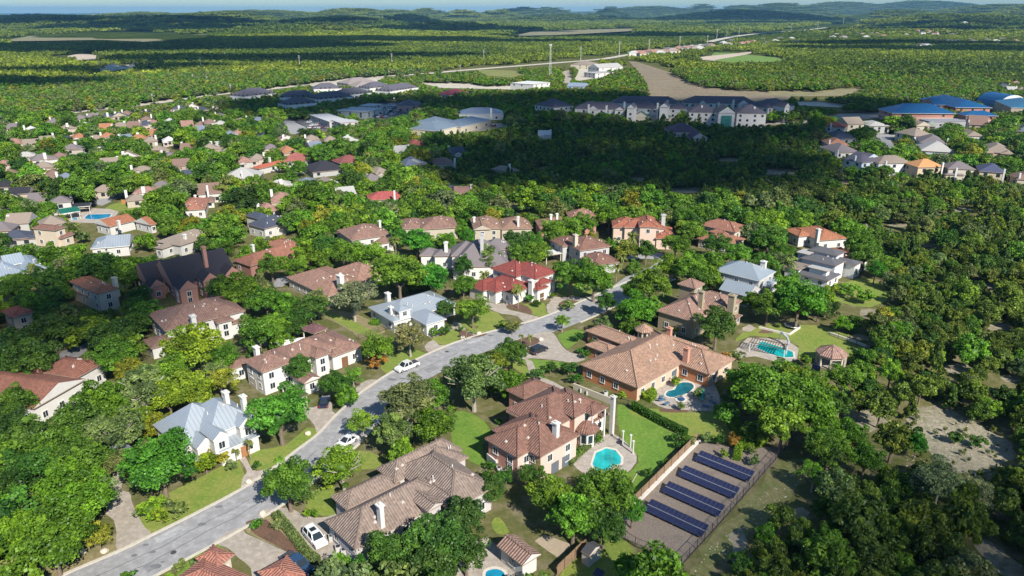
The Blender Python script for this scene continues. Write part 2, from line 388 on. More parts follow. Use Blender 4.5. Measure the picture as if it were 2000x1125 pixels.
FARC = [[(360, 92, 420, 190), (200, 96, 480, 170), (60, 98, 300, 150)], [(380, 62, 640, 190), (250, 57, 600, 150)], [(120, 50, 700, 190), (30, 58, 400, 160)], [(30, 168, 90, 60)],
        [(120, 143, 170, 35), (300, 135, 130, 45), (370, 118, 190, 80)], [(640, 80, 420, 130), (560, 84, 200, 90)], [(670, 50, 620, 200), (560, 55, 400, 140)], [(820, 62, 560, 150)], [(570, 122, 170, 55), (760, 113, 190, 55)],
        [(950, 84, 330, 80)], [(1170, 74, 380, 120), (1260, 70, 250, 90)], [(1420, 44, 900, 300), (1600, 48, 900, 260)], [(1180, 33, 1100, 500)], [(700, 29, 1000, 500)], [(910, 37, 700, 200)],
        [(1700, 66, 420, 120), (1560, 67, 300, 90), (1620, 90, 150, 60)], [(1900, 100, 260, 100), (1760, 88, 300, 80), (1640, 98, 160, 60)], [(1960, 58, 500, 200)], [(1080, 128, 0.1, 0.1)], [(1030, 24.5, 2500, 1500)], [(450, 25, 2600, 1500)], [(1700, 27, 1800, 900)], [(60, 26, 2300, 900)]]
for i, s in enumerate(NEARC + FARC):
    s = [q if i < len(NEARC) else (q[0], q[1], q[2] * 1.15, q[3] * 1.3) for q in s if q[2] > 1]
    if s: cloud(s, 100 + i)

# ------------------------------------------------------------------ houses
SHARED = {}
def window_meshes(w_, h_, trim=True):
    key = (w_, h_, trim)
    if key not in SHARED:
        f = MB(); t = .12
        if trim:
            f.box((0, 0, h_ / 2 - t / 2), (w_, .12, t)).box((0, 0, -h_ / 2 + t / 2 - .03), (w_ + .1, .2, t + .02))
            f.box((-w_ / 2 + t / 2, 0, -.003), (t, .115, h_ - 2 * t - .01)).box((w_ / 2 - t / 2, 0, -.003), (t, .115, h_ - 2 * t - .01)).box((0, .004, 0), (.06, .09, h_ - 2 * t - .01))
            a = f.mesh('window', WHITE)
        else: a = None
        g = MB().box((0, 0, 0), (w_ - .02 if not trim else w_ - .14, .05, h_ - (.02 if not trim else .14))).mesh('pane', GLASS)
        SHARED[key] = (a, g)
    return SHARED[key]
def roof_block(L, W, h, kind, pitch, ov, ti=.2):
    """local frame: x 0..L, y 0..W at the eaves (overhang included); returns verts, faces, wall rect, ridge lines, apex z"""
    v = [(0, 0, h), (L, 0, h), (L, W, h), (0, W, h)]; lo = [(x, y, h - ti) for x, y, _ in v]
    rl = []
    if kind == 'hip':
        if L >= W:
            z = h + pitch * W / 2; r = [(W / 2, W / 2, z), (L - W / 2, W / 2, z)]
            top = [(0, 1, 5, 4), (1, 2, 5), (2, 3, 4, 5), (3, 0, 4)]
            if L - W < .05: r = [(L / 2, W / 2, z)]; top = [(0, 1, 4), (1, 2, 4), (2, 3, 4), (3, 0, 4)]
        else:
            z = h + pitch * L / 2; r = [(L / 2, L / 2, z), (L / 2, W - L / 2, z)]
            top = [(0, 1, 4), (1, 2, 5, 4), (2, 3, 5), (3, 0, 4, 5)]
        vs = v + r
        if len(r) == 2: rl = [(vs[4], vs[5])] + ([(vs[0], vs[4]), (vs[3], vs[4]), (vs[1], vs[5]), (vs[2], vs[5])] if L >= W else [(vs[0], vs[4]), (vs[1], vs[4]), (vs[2], vs[5]), (vs[3], vs[5])])
        else: rl = [(vs[i], vs[4]) for i in range(4)]
    elif kind == 'gx':  # ridge along x
        z = h + pitch * W / 2; vs = v + [(0, W / 2, z), (L, W / 2, z)]; top = [(0, 1, 5, 4), (2, 3, 4, 5), (1, 2, 5), (3, 0, 4)]; rl = [(vs[4], vs[5])]
    elif kind == 'gy':
        z = h + pitch * L / 2; vs = v + [(L / 2, 0, z), (L / 2, W, z)]; top = [(1, 2, 5, 4), (3, 0, 4, 5), (0, 1, 4), (2, 3, 5)]; rl = [(vs[4], vs[5])]
    elif kind == 'shed':
        z = h + pitch * W; vs = v[:2] + [(L, W, z), (0, W, z)]; top = [(0, 1, 2, 3)]; 
    else: z = h; vs = v; top = [(0, 1, 2, 3)]
    return vs, top, lo, rl, z
class House:
    def __init__(s, name, label, cat, roof, wall, win=True, far=False, group=None, lm=None, yaw=None, front=None):
        s.front = wall_mat(front) if front else None  # front: paler colour for the sun-facing wall face, sunlight painted into it
        s.name, s.label, s.cat, s.roof, s.wall = name, label, cat, roof_mat(*roof), wall_mat(wall)
        s.win, s.far, s.yaw, s.blocks, s.extra, s.root, s.group, s.ctr = win, far, (R(yaw) if yaw is not None else None), [], [], None, group, None; s.rk = roof[0]; s.lm = lm; s.chs = []; s.apt = 0; s.small = False; s.doors = []
    def block(s, A, B, C, h, kind='hip', pitch=.4, base=0.0, ov=.45, mat=None, wmat=None, open_=False, W=None, win=True, L=None):
        a, b = G(*A, h), G(*B, h); d = (b - a).xy; ang = math.atan2(d.y, d.x)
        if s.yaw is None: s.yaw = ang
        else:
            q = round((ang - s.yaw) / (math.pi / 2)); ang = s.yaw + q * math.pi / 2
        u = Vector((math.cos(ang), math.sin(ang), 0)); n = Vector((-u.y, u.x, 0))
        L = L or (b - a).dot(u)
        if W is None: W = (G(*C, h) - a).dot(n)
        if W < 0: a = a + n * W; W = -W
        return s.wblock(a, ang, L, W, h, kind, pitch, base, ov, mat, wmat, open_, win)
    def wblock(s, a, ang, L, W, h, kind='hip', pitch=.4, base=0.0, ov=.45, mat=None, wmat=None, open_=False, win=True):
        if s.yaw is None: s.yaw = ang
        k = len(s.blocks); h = h + k * .011; pitch = pitch * (1 + .004 * k)
        s.blocks.append(dict(a=Vector((a.x, a.y, 0)), ang=ang, L=max(L, 1), W=max(W, 1), h=h, kind=kind, pitch=pitch, base=base, ov=ov, mat=mat, wmat=wmat, open=open_, win=win))
        return s
    def chimney(s, px, py, hb, ht, wd=1.1, col=None, cap=True):
        """px,py: photo pixel of the middle of the top; ht: top height"""
        wd *= .8; g = G(px, py, ht); s.chs.append((g.x, g.y, hb, ht, wd, col, cap)); return s
    def roof_z(s, b, p):
        u = Vector((math.cos(b['ang']), math.sin(b['ang']), 0)); n = Vector((-u.y, u.x, 0)); d = p - b['a']; x, y = d.x * u.x + d.y * u.y, d.x * n.x + d.y * n.y
        m = min(x, y, b['L'] - x, b['W'] - y); return b['h'] + b['pitch'] * m if m > 0 else -1
    def door(s, bi, side, t, w_, h_, col, nm='door'): s.doors.append((bi, side, t, w_, h_, col, nm)); return s
    def inside(s, p, skip):
        for i, b in enumerate(s.blocks):
            if i == skip or b['open']: continue
            u = Vector((math.cos(b['ang']), math.sin(b['ang']), 0)); n = Vector((-u.y, u.x, 0)); d = p - b['a']; d.z = 0
            if b['base'] < p.z < b['h'] + .8 and b['ov'] - .3 < d.dot(u) < b['L'] - b['ov'] + .3 and b['ov'] - .3 < d.dot(n) < b['W'] - b['ov'] + .3: return True
        return False
    def build(s):
        o = Vector((0, 0, 0))
        for b in s.blocks:
            u = Vector((math.cos(b['ang']), math.sin(b['ang']), 0)); n = Vector((-u.y, u.x, 0)); b['c'] = b['a'] + u * b['L'] / 2 + n * b['W'] / 2
        ar = sum(b['L'] * b['W'] for b in s.blocks)
        for b in s.blocks: o += b['c'] * (b['L'] * b['W'] / ar)
        o.z = 0; s.ctr = o; dist = o.length
        s.root = thing(s.name, s.label, s.cat, o, 0, s.group)
        if s.lm: LANDS.append((s.lm, o.copy()))
        s.root['_h'] = 1
        cap = MB()
        for i, b in enumerate(s.blocks):
            vs, top, lo, rl, z = roof_block(b['L'], b['W'], b['h'], b['kind'], b['pitch'], b['ov'])
            M = Matrix.Translation(b['a'] - o) @ Matrix.Rotation(b['ang'], 4, 'Z')
            V = [M @ Vector(v) for v in vs]; Lo = [M @ Vector(v) for v in lo]; k = len(V); wm = b['wmat'] or s.wall; rm = b['mat'] or s.roof
            fs = list(top); fm = [0] * len(top)
            if b['kind'] in ('gx', 'gy'): fm[-2:] = [1, 1]
            fs += [(j, j + k, (j + 1) % 4 + k, (j + 1) % 4) for j in range(4)] + [(k + 3, k + 2, k + 1, k)]; fm += [2] * 4 + [2]
            me = mesh('roof', V + Lo, fs, [rm, wm, plain('fascia', (.3, .22, .17)) if s.rk != 'metal' else WHITE], fm); fixnorm(me)
            l = me.uv_layers.new(name='UVMap')
            for p in me.polygons:
                nn = p.normal; u = Vector((-nn.y, nn.x, 0)); u = u.normalized() if u.length > 1e-3 else Vector((1, 0, 0)); vv = nn.cross(u)
                for li in p.loop_indices:
                    c = me.vertices[me.loops[li].vertex_index].co; l.data[li].uv = (c.dot(u), c.dot(vv))
            obj('roof', me, s.root)
            ov = b['ov']
            if b['open']:
                po = MB()
                nx = max(2, int(b['L'] / 3.2) + 1); ny = 2 if b['W'] < 5 else 3
                for q in range(nx):
                    for y in (ov, b['W'] - ov):
                        x = ov + (b['L'] - 2 * ov) * q / (nx - 1); p = M @ Vector((x, y, b['h'] - .2)); p0 = M @ Vector((x, y, b['base']))
                        e = MB(); e.box(((p.x + p0.x) / 2, (p.y + p0.y) / 2, (p.z + p0.z) / 2), (.24, .24, p.z - p0.z), b['ang']); obj('column', e.mesh('column', b['wmat'] or wall_mat((.55, .5, .42))), s.root)
            else:
                mb = MB(); c = M @ Vector((b['L'] / 2, b['W'] / 2, (b['h'] - .15 + b['base']) / 2)); mb.box((c.x, c.y, c.z), (b['L'] - 2 * ov, b['W'] - 2 * ov, b['h'] - .15 - b['base']), b['ang'])
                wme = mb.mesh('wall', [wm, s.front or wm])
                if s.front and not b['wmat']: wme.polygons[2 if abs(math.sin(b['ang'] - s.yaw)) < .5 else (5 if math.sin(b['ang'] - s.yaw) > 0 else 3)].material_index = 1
                obj('wall', wme, s.root)
            if s.rk == 'tile' and not s.far:
                for q0, q1 in rl: cap.beam(M @ Vector(q0) + Vector((0, 0, .05)), M @ Vector(q1) + Vector((0, 0, .05)), .32, .16)
        if cap.v: obj('ridge_cap', cap.mesh('ridge_cap', s.roof, 'slope'), s.root, kind='stuff')
        if s.win:
            cnt = 0
            for i, b in enumerate(s.blocks):
                if b['open'] or not b['win']: continue
                ww, wh = (1.3, 1.5) if not s.far else (1.5, 1.5)
                for side in range(4):
                    an = b['ang'] + side * math.pi / 2; nrm = Vector((math.sin(an), -math.cos(an), 0)); u = Vector((math.cos(an), math.sin(an), 0))
                    tc = (Vector((0, 0, 0)) - b['c']).normalized()
                    if nrm.dot(tc) < .12: continue
                    ln = (b['L'] if side % 2 == 0 else b['W']) - 2 * b['ov']; dp = (b['W'] if side % 2 == 0 else b['L']) / 2 - b['ov']
                    st = 3.4 if not s.far else 4.2; nw = max(1, int(ln / st))
                    if s.far and not s.apt: nw = min(nw, 3)
                    lv = [b['base'] + 1.65] + ([b['h'] - 1.55] if b['h'] - b['base'] > 4.9 else [])
                    if s.apt: lv = [b['base'] + 1.7 + 3.1 * k for k in range(s.apt)]
                    for zz in lv:
                        for q in range(nw):
                            t = (q + .5) / nw - .5
                            if random.random() < .12: continue
                            p = b['c'] + u * (t * ln) + nrm * (dp + .03); p.z = zz
                            if s.inside(p + nrm * .3, i): continue
                            fr, pn = window_meshes(ww, wh, not s.far)
                            if fr:
                                wo = obj('window', fr, s.root, p - o, an); obj('pane', pn, wo, (0, .01, 0))
                            else: obj('window', pn, s.root, p - o, an)
        for x, y, hb, ht, wd, col, cp in s.chs:
            m = wall_mat(col) if col else s.wall
            c = obj('chimney', MB().box((x - o.x, y - o.y, (hb + ht) / 2), (wd, wd * 1.35, ht - hb), s.yaw).mesh('chimney', m), s.root)
            if not s.far: obj('chimney_cap', MB().box((x - o.x, y - o.y, ht + .06), (wd + .35, wd * 1.35 + .35, .2), s.yaw).box((x - o.x, y - o.y, ht + .28), (wd * .5, wd * .6, .24), s.yaw).mesh('chimney_cap', m), c)
        for bi, side, t, dw, dh, col, nm in s.doors:
            b = s.blocks[bi]; an = b['ang'] + side * math.pi / 2; nrm = Vector((math.sin(an), -math.cos(an), 0)); u = Vector((math.cos(an), math.sin(an), 0))
            ln = (b['L'] if side % 2 == 0 else b['W']) - 2 * b['ov']; dp = (b['W'] if side % 2 == 0 else b['L']) / 2 - b['ov']
            p = b['c'] + u * (t * ln) + nrm * (dp + .035) - o; p.z = dh / 2
            mb = MB()
            for q in range(4 if nm == 'garage_door' else 2): mb.box((0, 0, -dh / 2 + (q + .5) * dh / (4 if nm == 'garage_door' else 2)), (dw, .12, dh / (4 if nm == 'garage_door' else 2) - .04))
            obj(nm, mb.mesh(nm, plain('door_paint', col)), s.root, p, an); 
        if not s.far:
            rr = random.Random(int(abs(o.x) * 10) + 3); vm = SHARED.setdefault('vent', MB().box((0, 0, .1), (.55, .42, .16)).box((0, 0, .25), (.3, .25, .16)).mesh('roof_vent', plain('vent_metal', (.5, .44, .38))))
            pipe = SHARED.setdefault('pipe', MB().tube([(0, 0, -.1), (0, 0, .55)], .09, 6).mesh('vent_pipe', WHITE))
            for i, b in enumerate(s.blocks):
                if b['L'] * b['W'] < 60 or b['kind'] != 'hip': continue
                u = Vector((math.cos(b['ang']), math.sin(b['ang']), 0)); n = Vector((-u.y, u.x, 0))
                for q in range(3 + int(b['L'] * b['W'] / 60)):
                    x, y = rr.uniform(1, b['L'] - 1), rr.uniform(.15, .5) * b['W']; z = b['h'] + b['pitch'] * min(x, y, b['L'] - x, b['W'] - y); p = b['a'] + u * x + n * y; p.z = z
                    if any(j != i and s.roof_z(bb, p) > z + .1 for j, bb in enumerate(s.blocks)): continue
                    obj('roof_vent' if q % 3 else 'vent_pipe', vm if q % 3 else pipe, s.root, p - o, b['ang'])
        for e in s.extra: e(s)
        for b in s.blocks:
            zt = b['h'] + b['pitch'] * min(b['L'], b['W']) / 2 * .9
            u = Vector((math.cos(b['ang']), math.sin(b['ang']), 0)); n = Vector((-u.y, u.x, 0)); P = [b['a'], b['a'] + u * b['L'], b['a'] + u * b['L'] + n * b['W'], b['a'] + n * b['W']]
            q = [PX((p.x, p.y, zz)) for p in P for zz in (b['h'] * (.35 if not s.far else .8), zt)]
            x0, y0, x1, y1 = min(a[0] for a in q), min(a[1] for a in q), max(a[0] for a in q), max(a[1] for a in q)
            if s.small: x0, x1, y1 = x0 + (x1 - x0) * (.12 if s.lm else .3), x1 - (x1 - x0) * (.12 if s.lm else .3), y0 + (y1 - y0) * (.8 if s.lm else .5)
            BOX.append((x0, y0, x1, y1, min(a[2] for a in q)))
            FOOT.append((b['c'].x, b['c'].y, b['ang'], b['L'] / 2, b['W'] / 2))
        return s
LANDS = []; BOX = []; FOOT = []

# ------------------------------------------------------------------ trees
def leaf_mesh(name, seed, ncl, per, leaf, mat, flat=.78, core=True, shape='round', spread=1.0):
    rg = np.random.RandomState(seed); C = []; Rr = []
    for i in range(ncl):
        while 1:
            d = rg.normal(size=3); d /= np.linalg.norm(d)
            if d[2] > -.45: break
        k = rg.uniform(.48, .95) if i > ncl * .15 else rg.uniform(.1, .5)
        lump = 1 + .24 * math.sin(d[0] * 3.3 + seed) * math.cos(d[1] * 3.9 + seed * 2)
        c = d * k * lump * spread
        if shape == 'cone': c[2] = rg.uniform(-.7, .95); s_ = (1.05 - (c[2] + .7) / 1.75) * .85; a = rg.uniform(0, 6.28); c[0] = math.cos(a) * s_ * rg.uniform(.5, 1); c[1] = math.sin(a) * s_ * rg.uniform(.5, 1)
        C.append(c); Rr.append(rg.uniform(.13, .33) * (1 if shape == 'round' else .8))
    C = np.array(C); Rr = np.array(Rr); n = ncl * per
    ci = np.repeat(np.arange(ncl), per); d = rg.normal(size=(n, 3)); d /= np.linalg.norm(d, axis=1)[:, None]
    d[:, 2] = np.where(d[:, 2] < -.25, -d[:, 2], d[:, 2])
    P = C[ci] + d * (Rr[ci] * rg.uniform(.72, 1.12, n))[:, None]
    nr = d * .8 + rg.normal(size=(n, 3)) * .55; nr /= np.linalg.norm(nr, axis=1)[:, None]
    t = np.cross(nr, rg.normal(size=(n, 3))); t /= np.linalg.norm(t, axis=1)[:, None]; b = np.cross(nr, t)
    sz = leaf * rg.uniform(.6, 1.35, n); t *= sz[:, None]; b *= (sz * rg.uniform(.55, .9, n))[:, None]
    V = np.stack([P - t, P - b, P + t, P + b], 1).reshape(-1, 3)
    var = np.clip(.5 + .28 * rg.normal(size=ncl)[ci] + .18 * rg.normal(size=n), 0, 1).repeat(4)
    V[:, 2] *= flat; F = np.arange(n * 4).reshape(-1, 4)
    verts = V; faces = F
    me = bpy.data.meshes.new(name)
    cv = np.zeros((0, 3)); cf = []
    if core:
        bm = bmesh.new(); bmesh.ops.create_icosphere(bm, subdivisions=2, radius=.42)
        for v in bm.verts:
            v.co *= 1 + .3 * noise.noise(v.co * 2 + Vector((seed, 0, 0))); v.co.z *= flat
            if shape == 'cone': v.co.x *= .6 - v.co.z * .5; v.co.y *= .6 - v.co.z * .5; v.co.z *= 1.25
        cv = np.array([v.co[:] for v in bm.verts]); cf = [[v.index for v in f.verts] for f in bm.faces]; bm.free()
    nv = len(verts) + len(cv); me.vertices.add(nv); me.vertices.foreach_set('co', np.concatenate([verts, cv]).astype(np.float32).ravel())
    loops = np.concatenate([faces.ravel(), (np.array(cf, int).ravel() + len(verts)) if len(cf) else np.zeros(0, int)]).astype(np.int32)
    me.loops.add(len(loops)); me.loops.foreach_set('vertex_index', loops)
    npoly = n + len(cf); me.polygons.add(npoly)
    ls = np.concatenate([np.arange(n) * 4, n * 4 + np.arange(len(cf)) * 3]).astype(np.int32)
    me.polygons.foreach_set('loop_start', ls); me.update(calc_edges=True)
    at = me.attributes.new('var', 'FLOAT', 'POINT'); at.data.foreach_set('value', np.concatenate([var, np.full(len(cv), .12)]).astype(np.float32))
    me.materials.append(mat); me.validate(); return me
def trunk_mesh(seed, limbs=4, pale=False):
    if pale: return limb_mesh(seed)
    rnd = random.Random(seed); mb = MB(); mb.tube([(0, 0, -.02), (.01, 0, .2), (0, .02, .42)], [.07, .05, .04], 7)
    for i in range(limbs):
        a = 6.283 * i / limbs + rnd.uniform(-.4, .4); q = rnd.uniform(.3, .5); mb.tube([(0, .02, .34), (math.cos(a) * q * .5, math.sin(a) * q * .5, .5), (math.cos(a) * q, math.sin(a) * q, .72)], [.032, .022, .01], 5, cap=False)
    return mb.mesh('trunk', BRONZE)
def limb_mesh(seed):
    rnd = random.Random(seed); mb = MB(); mb.tube([(0, 0, -.02), (.01, 0, .2), (0, .02, .42)], [.07, .05, .045], 7)
    for i in range(9):
        a = 6.283 * i / 9 + rnd.uniform(-.3, .3); q = rnd.uniform(.45, .9); z = rnd.uniform(.72, .98) - q * .12; b = a + rnd.uniform(-.4, .4)
        mb.tube([(0, .02, .36), (math.cos(a) * q * .45, math.sin(a) * q * .45, .36 + (z - .36) * .55), (math.cos(b) * q, math.sin(b) * q, z)], [.035, .02, .007], 5, cap=False)
        mb.tube([(math.cos(a) * q * .45, math.sin(a) * q * .45, .36 + (z - .36) * .55), (math.cos(b + .5) * q * .85, math.sin(b + .5) * q * .85, z + .05)], [.014, .005], 4, cap=False)
    return mb.mesh('trunk', plain('pale_bark', (.3, .265, .22), .95, 0, .3, 3))
CROWN = {'oak': [leaf_mesh('crown', 10 + i, 80, 150, .045, FOL) for i in range(5)],
         'open': [leaf_mesh('crown', 20 + i, 56, 125, .043, FOL, .72, True, 'round', 1.06) for i in range(3)],
         'shrub': [leaf_mesh('leaves', 30 + i, 26, 60, .085, FOL, .8) for i in range(3)],
         'cedar': [leaf_mesh('crown', 40 + i, 46, 90, .066, FOL, 1.0, True, 'round', .95) for i in range(3)],
         'cone': [leaf_mesh('crown', 50 + i, 40, 80, .07, FOL, 1.15, True, 'cone') for i in range(2)]}
TRUNK = [trunk_mesh(i) for i in range(4)]; TRUNKP = [limb_mesh(i) for i in range(3)]
TREES = []   # dict: x,y,r,h,kind,col,man
GREENS = {'oak': (.08, .165, .018), 'bright': (.105, .205, .02), 'lime': (.14, .225, .02), 'vivid': (.055, .175, .018), 'dark': (.048, .11, .018), 'olive': (.115, .155, .055), 'yellow': (.17, .19, .022),
          'grey': (.17, .195, .1), 'cedar': (.075, .12, .02), 'cedar2': (.115, .16, .025), 'rust': (.26, .13, .035), 'deep': (.038, .085, .016)}
def jit(c, rnd, a=.22): k = rnd.uniform(1 - a, 1 + a); return (c[0] * k * rnd.uniform(.85, 1.2), c[1] * k, c[2] * k * rnd.uniform(.8, 1.25))
TR = random.Random(5)
def tree(px, py, wpx, col='oak', kind='oak', k=None, lab=None, hr=1.0):
    """px,py middle of the crown in the photo, wpx its width"""
    p = G(px, py, 4.0)
    for _ in range(3):
        z = PX(p)[2]; r = wpx / 2 / (FPX / z); h = hr * (r * (1.55 if kind != 'cone' else 2.6) + 1.4); p = G(px, py, h * .6)
    TREES.append(dict(x=p.x, y=p.y, r=r, h=h, kind=kind, col=jit(GREENS[col], TR, .1), cn=col, man=True, px=px, py=py, w=wpx, lab=lab))
def palm(px, py, hgt, wpx):
    """px,py: top of the trunk"""
    TREES.append(dict(px=px, py=py, man=True, kind='palm', h=hgt, r=wpx / 2 / ppm(px, py), x=G(px, py, hgt).x, y=G(px, py, hgt).y, col=(.13, .15, .04), cn='palm', w=wpx))
PALM = None
def palm_mesh(seed):
    rnd = random.Random(seed); mb = MB()
    for i in range(34):
        a = rnd.uniform(0, 6.283); el = rnd.uniform(-.7, 1.2); ln = rnd.uniform(.75, 1.05); pts = []
        for q in range(5):
            t = q / 4; r = ln * t * math.cos(el * (1 - .3 * t)); z = ln * t * math.sin(el) - .55 * t * t; pts.append(Vector((math.cos(a) * r, math.sin(a) * r, z)))
        sd = Vector((-math.sin(a), math.cos(a), 0))
        for q in range(4):
            w0 = .13 * (1 - abs(q / 4 - .45)); w1 = .13 * (1 - abs((q + 1) / 4 - .45)) * (0.3 if q == 3 else 1)
            mb.add([pts[q] - sd * w0 - Vector((0, 0, .05)), pts[q], pts[q] + sd * w0 - Vector((0, 0, .05)), pts[q + 1] + sd * w1 - Vector((0, 0, .05)), pts[q + 1], pts[q + 1] - sd * w1 - Vector((0, 0, .05))], [(0, 1, 4, 5), (1, 2, 3, 4)])
    me = mb.mesh('fronds', FOL); at = me.attributes.new('var', 'FLOAT', 'POINT'); at.data.foreach_set('value', [rnd.uniform(.3, .9) for _ in me.vertices]); return me
PALMM = [palm_mesh(1), palm_mesh(2)]
PTRUNK = MB().tube([(0, 0, 0), (.015, 0, .5), (0, 0, 1)], [.026, .02, .024], 7).mesh('trunk', plain('palm_bark', (.24, .2, .15)))
HAZE = 5e-5
# ------------------------------------------------------------------ streets, drives and lawns
kerb_px = [(60, 1159), (125, 1125), (232, 1079), (296, 1048), (400, 996), (476, 955), (536, 915), (582, 880), (624, 848), (657, 813), (700, 773), (742, 743), (778, 721), (816, 702), (874, 676), (935, 655), (1000, 638), (1056, 622), (1112, 600), (1172, 573), (1225, 551), (1270, 532)]
K = catmull([G(x, y) for x, y in kerb_px], 4)
ROADW = 8.6
def offset(P, d):
    out = []
    for i, p in enumerate(P):
        q = (P[min(i + 1, len(P) - 1)] - P[max(i - 1, 0)]).normalized(); out.append(p + Vector((q.y, -q.x, 0)) * d)
    return out
strip('street', K, ROADW, .02, ASPH, 1)
strip('kerb', K, .55, .0, KERB, -1, .13)
K2 = offset(K, ROADW)
strip('kerb', K2[:44], .5, .0, KERB, 1, .13)
strip('kerb', K2[70:], .5, .0, KERB, 1, .13)
POLYS.append([PX(p)[:2] for p in K] + [PX(p)[:2] for p in K2[::-1]])
for off, a, b in ((3.2, 2, 30), (5.4, 8, 22), (4.4, 40, 60)):
    cr = [p + Vector((random.uniform(-.25, .25), random.uniform(-.25, .25), 0)) for p in offset(K, off)[a:b]]
    strip('road_crack', cr, .12, .026, plain('tar', (.1, .1, .105)), 0)
sheet('street_patch', [(1225, 551), (1290, 520), (1318, 512), (1300, 497), (1262, 489), (1210, 497), (1225, 507), (1262, 505), (1290, 508), (1270, 522), (1222, 541), (1195, 560), (1205, 575)], .022, ASPH)
rp = random.Random(2)
for i, (off, a, ln, w_) in enumerate(((1.5, 12, 3, 1.6), (6.2, 20, 2, 1.4), (3.0, 33, 4, 1.2), (5.8, 50, 3, 2.0), (2.2, 58, 3, 1.5), (6.5, 9, 2, 1.8))):
    strip('road_patch', offset(K, off)[a:a + ln], w_, .024, ground_mat('patch_asphalt%d' % (i % 2), *(((.19, .187, .19), (.23, .227, .23), (.16, .158, .16)) if i % 2 else ((.33, .33, .33), (.37, .37, .37), (.29, .29, .29)))), 0)
for i in range(26):
    q = rp.randrange(4, len(K) - 12); p = K[q]; d = (K[q + 1] - K[q]).normalized(); r = Vector((d.y, -d.x, 0)); st = p + r * rp.uniform(.6, 7.8); r0 = rp.uniform(.12, .45)
    vs = [(st.x + r0 * (1 + .4 * rp.random()) * math.cos(6.2832 * k / 9) * 1.6, st.y + r0 * (1 + .4 * rp.random()) * math.sin(6.2832 * k / 9), .0275 + i * .0002) for k in range(9)]
    obj('oil_stain', mesh('oil_stain', vs, [tuple(range(9))], plain('oil_stain', (.15, .15, .155))), kind='structure')
# manhole
def disc(name, px, py, r, z, mat, n=14, **k):
    g = G(px, py); vs = [(g.x + r * math.cos(6.2832 * i / n), g.y + r * math.sin(6.2832 * i / n), z) for i in range(n)]; return obj(name, mesh(name, vs, [tuple(range(n))], mat), **k)
for px, py, l in ((339, 1079, 'round iron manhole cover in the street by the lowest driveway'), (873, 687, 'round iron manhole cover in the street near the white pickup')):
    g = G(px, py); mb = MB(); mb.tube([(0, 0, .022), (0, 0, .045)], .42, 14); thing('manhole_cover', l, 'manhole cover', (g.x, g.y, 0), me=mb.mesh('manhole_cover', plain('cast_iron', (.05, .045, .04))))
def drive(px, z=.028, mat=None, sm=2, name='driveway'): return sheet(name, px, z, mat or CONC, smooth=sm)
drive([(231, 1079), (296, 1048), (283, 1030), (268, 1005), (257, 978), (254, 962), (238, 958), (240, 940), (252, 915), (236, 918), (216, 926), (190, 941), (205, 955), (213, 980), (205, 1002), (222, 1016), (228, 1045)])
drive([(0, 1040), (15, 1015), (40, 990), (75, 975), (78, 983), (50, 1000), (22, 1025), (0, 1048), (-30, 1080), (-60, 1070)])
drive([(623, 849), (657, 814), (649, 803), (648, 788), (635, 780), (620, 793), (605, 796), (590, 789), (587, 772), (572, 757), (560, 752), (572, 772), (580, 795), (600, 815), (615, 832)])
drive([(693, 765), (714, 764), (742, 744), (720, 742), (700, 752)])
drive([(829, 676), (842, 690), (876, 676), (858, 674), (846, 664)])
drive([(884, 630), (892, 642), (905, 652), (920, 659), (931, 655), (912, 645), (896, 630)], name='garden_path')
drive([(838, 655), (860, 648), (884, 638), (890, 641), (866, 653), (842, 660)], name='garden_path')
drive([(945, 586), (966, 594), (998, 591), (988, 598), (995, 605), (1012, 609), (1036, 615), (1056, 622), (1026, 631), (1010, 617), (980, 613), (957, 604), (948, 597)])
# half-moon drive with a planted island
drive([(1075, 615), (1068, 604), (1068, 596), (1076, 588), (1072, 577), (1080, 578), (1094, 581), (1124, 579), (1152, 582), (1172, 574), (1150, 586), (1128, 588), (1108, 585), (1092, 592), (1092, 600), (1100, 603)], sm=2)
drive([(980, 676), (1005, 664), (1060, 648), (1082, 652), (1092, 668), (1106, 684), (1128, 692), (1150, 688), (1140, 704), (1112, 708), (1080, 703), (1038, 700), (1010, 702), (990, 690)], sm=2)
sheet('gravel_island', [(1006, 670), (1016, 662), (1040, 658), (1054, 664), (1050, 671), (1032, 677), (1014, 680)], .06, MULCH, smooth=2)
drive([(516, 1001), (526, 994), (566, 992), (586, 1003), (612, 1011), (640, 1009), (662, 1002), (652, 1018), (670, 1050), (700, 1085), (668, 1092), (630, 1096), (606, 1072), (580, 1040), (552, 1014)])
drive([(417, 1058), (466, 1030), (480, 1042), (512, 1056), (544, 1071), (572, 1086), (590, 1120), (560, 1150), (500, 1150), (490, 1110), (466, 1090), (445, 1070)])
sheet('garden_path', [(465, 893), (475, 889), (484, 900), (490, 914), (502, 920), (536, 915), (520, 930), (476, 955), (472, 943), (476, 930), (482, 922), (476, 908)], .03, PATIO, smooth=2)
sheet('paving', [(1115, 885), (1140, 868), (1165, 856), (1200, 848), (1236, 878), (1243, 903), (1216, 930), (1180, 940), (1140, 925), (1118, 905)], .03, PATIO, smooth=2)
sheet('paving', [(1262, 772), (1295, 742), (1318, 722), (1345, 728), (1385, 738), (1405, 772), (1408, 790), (1395, 804), (1345, 801), (1300, 798), (1275, 786)], .03, PATIO, smooth=2)
sheet('paving', [(1430, 690), (1460, 660), (1488, 660), (1535, 664), (1560, 680), (1556, 704), (1520, 708), (1475, 696), (1440, 700)], .03, PATIO, smooth=1)
sheet('paving', [(1450, 640), (1465, 634), (1476, 641), (1466, 648), (1450, 646)], .03, CONC)
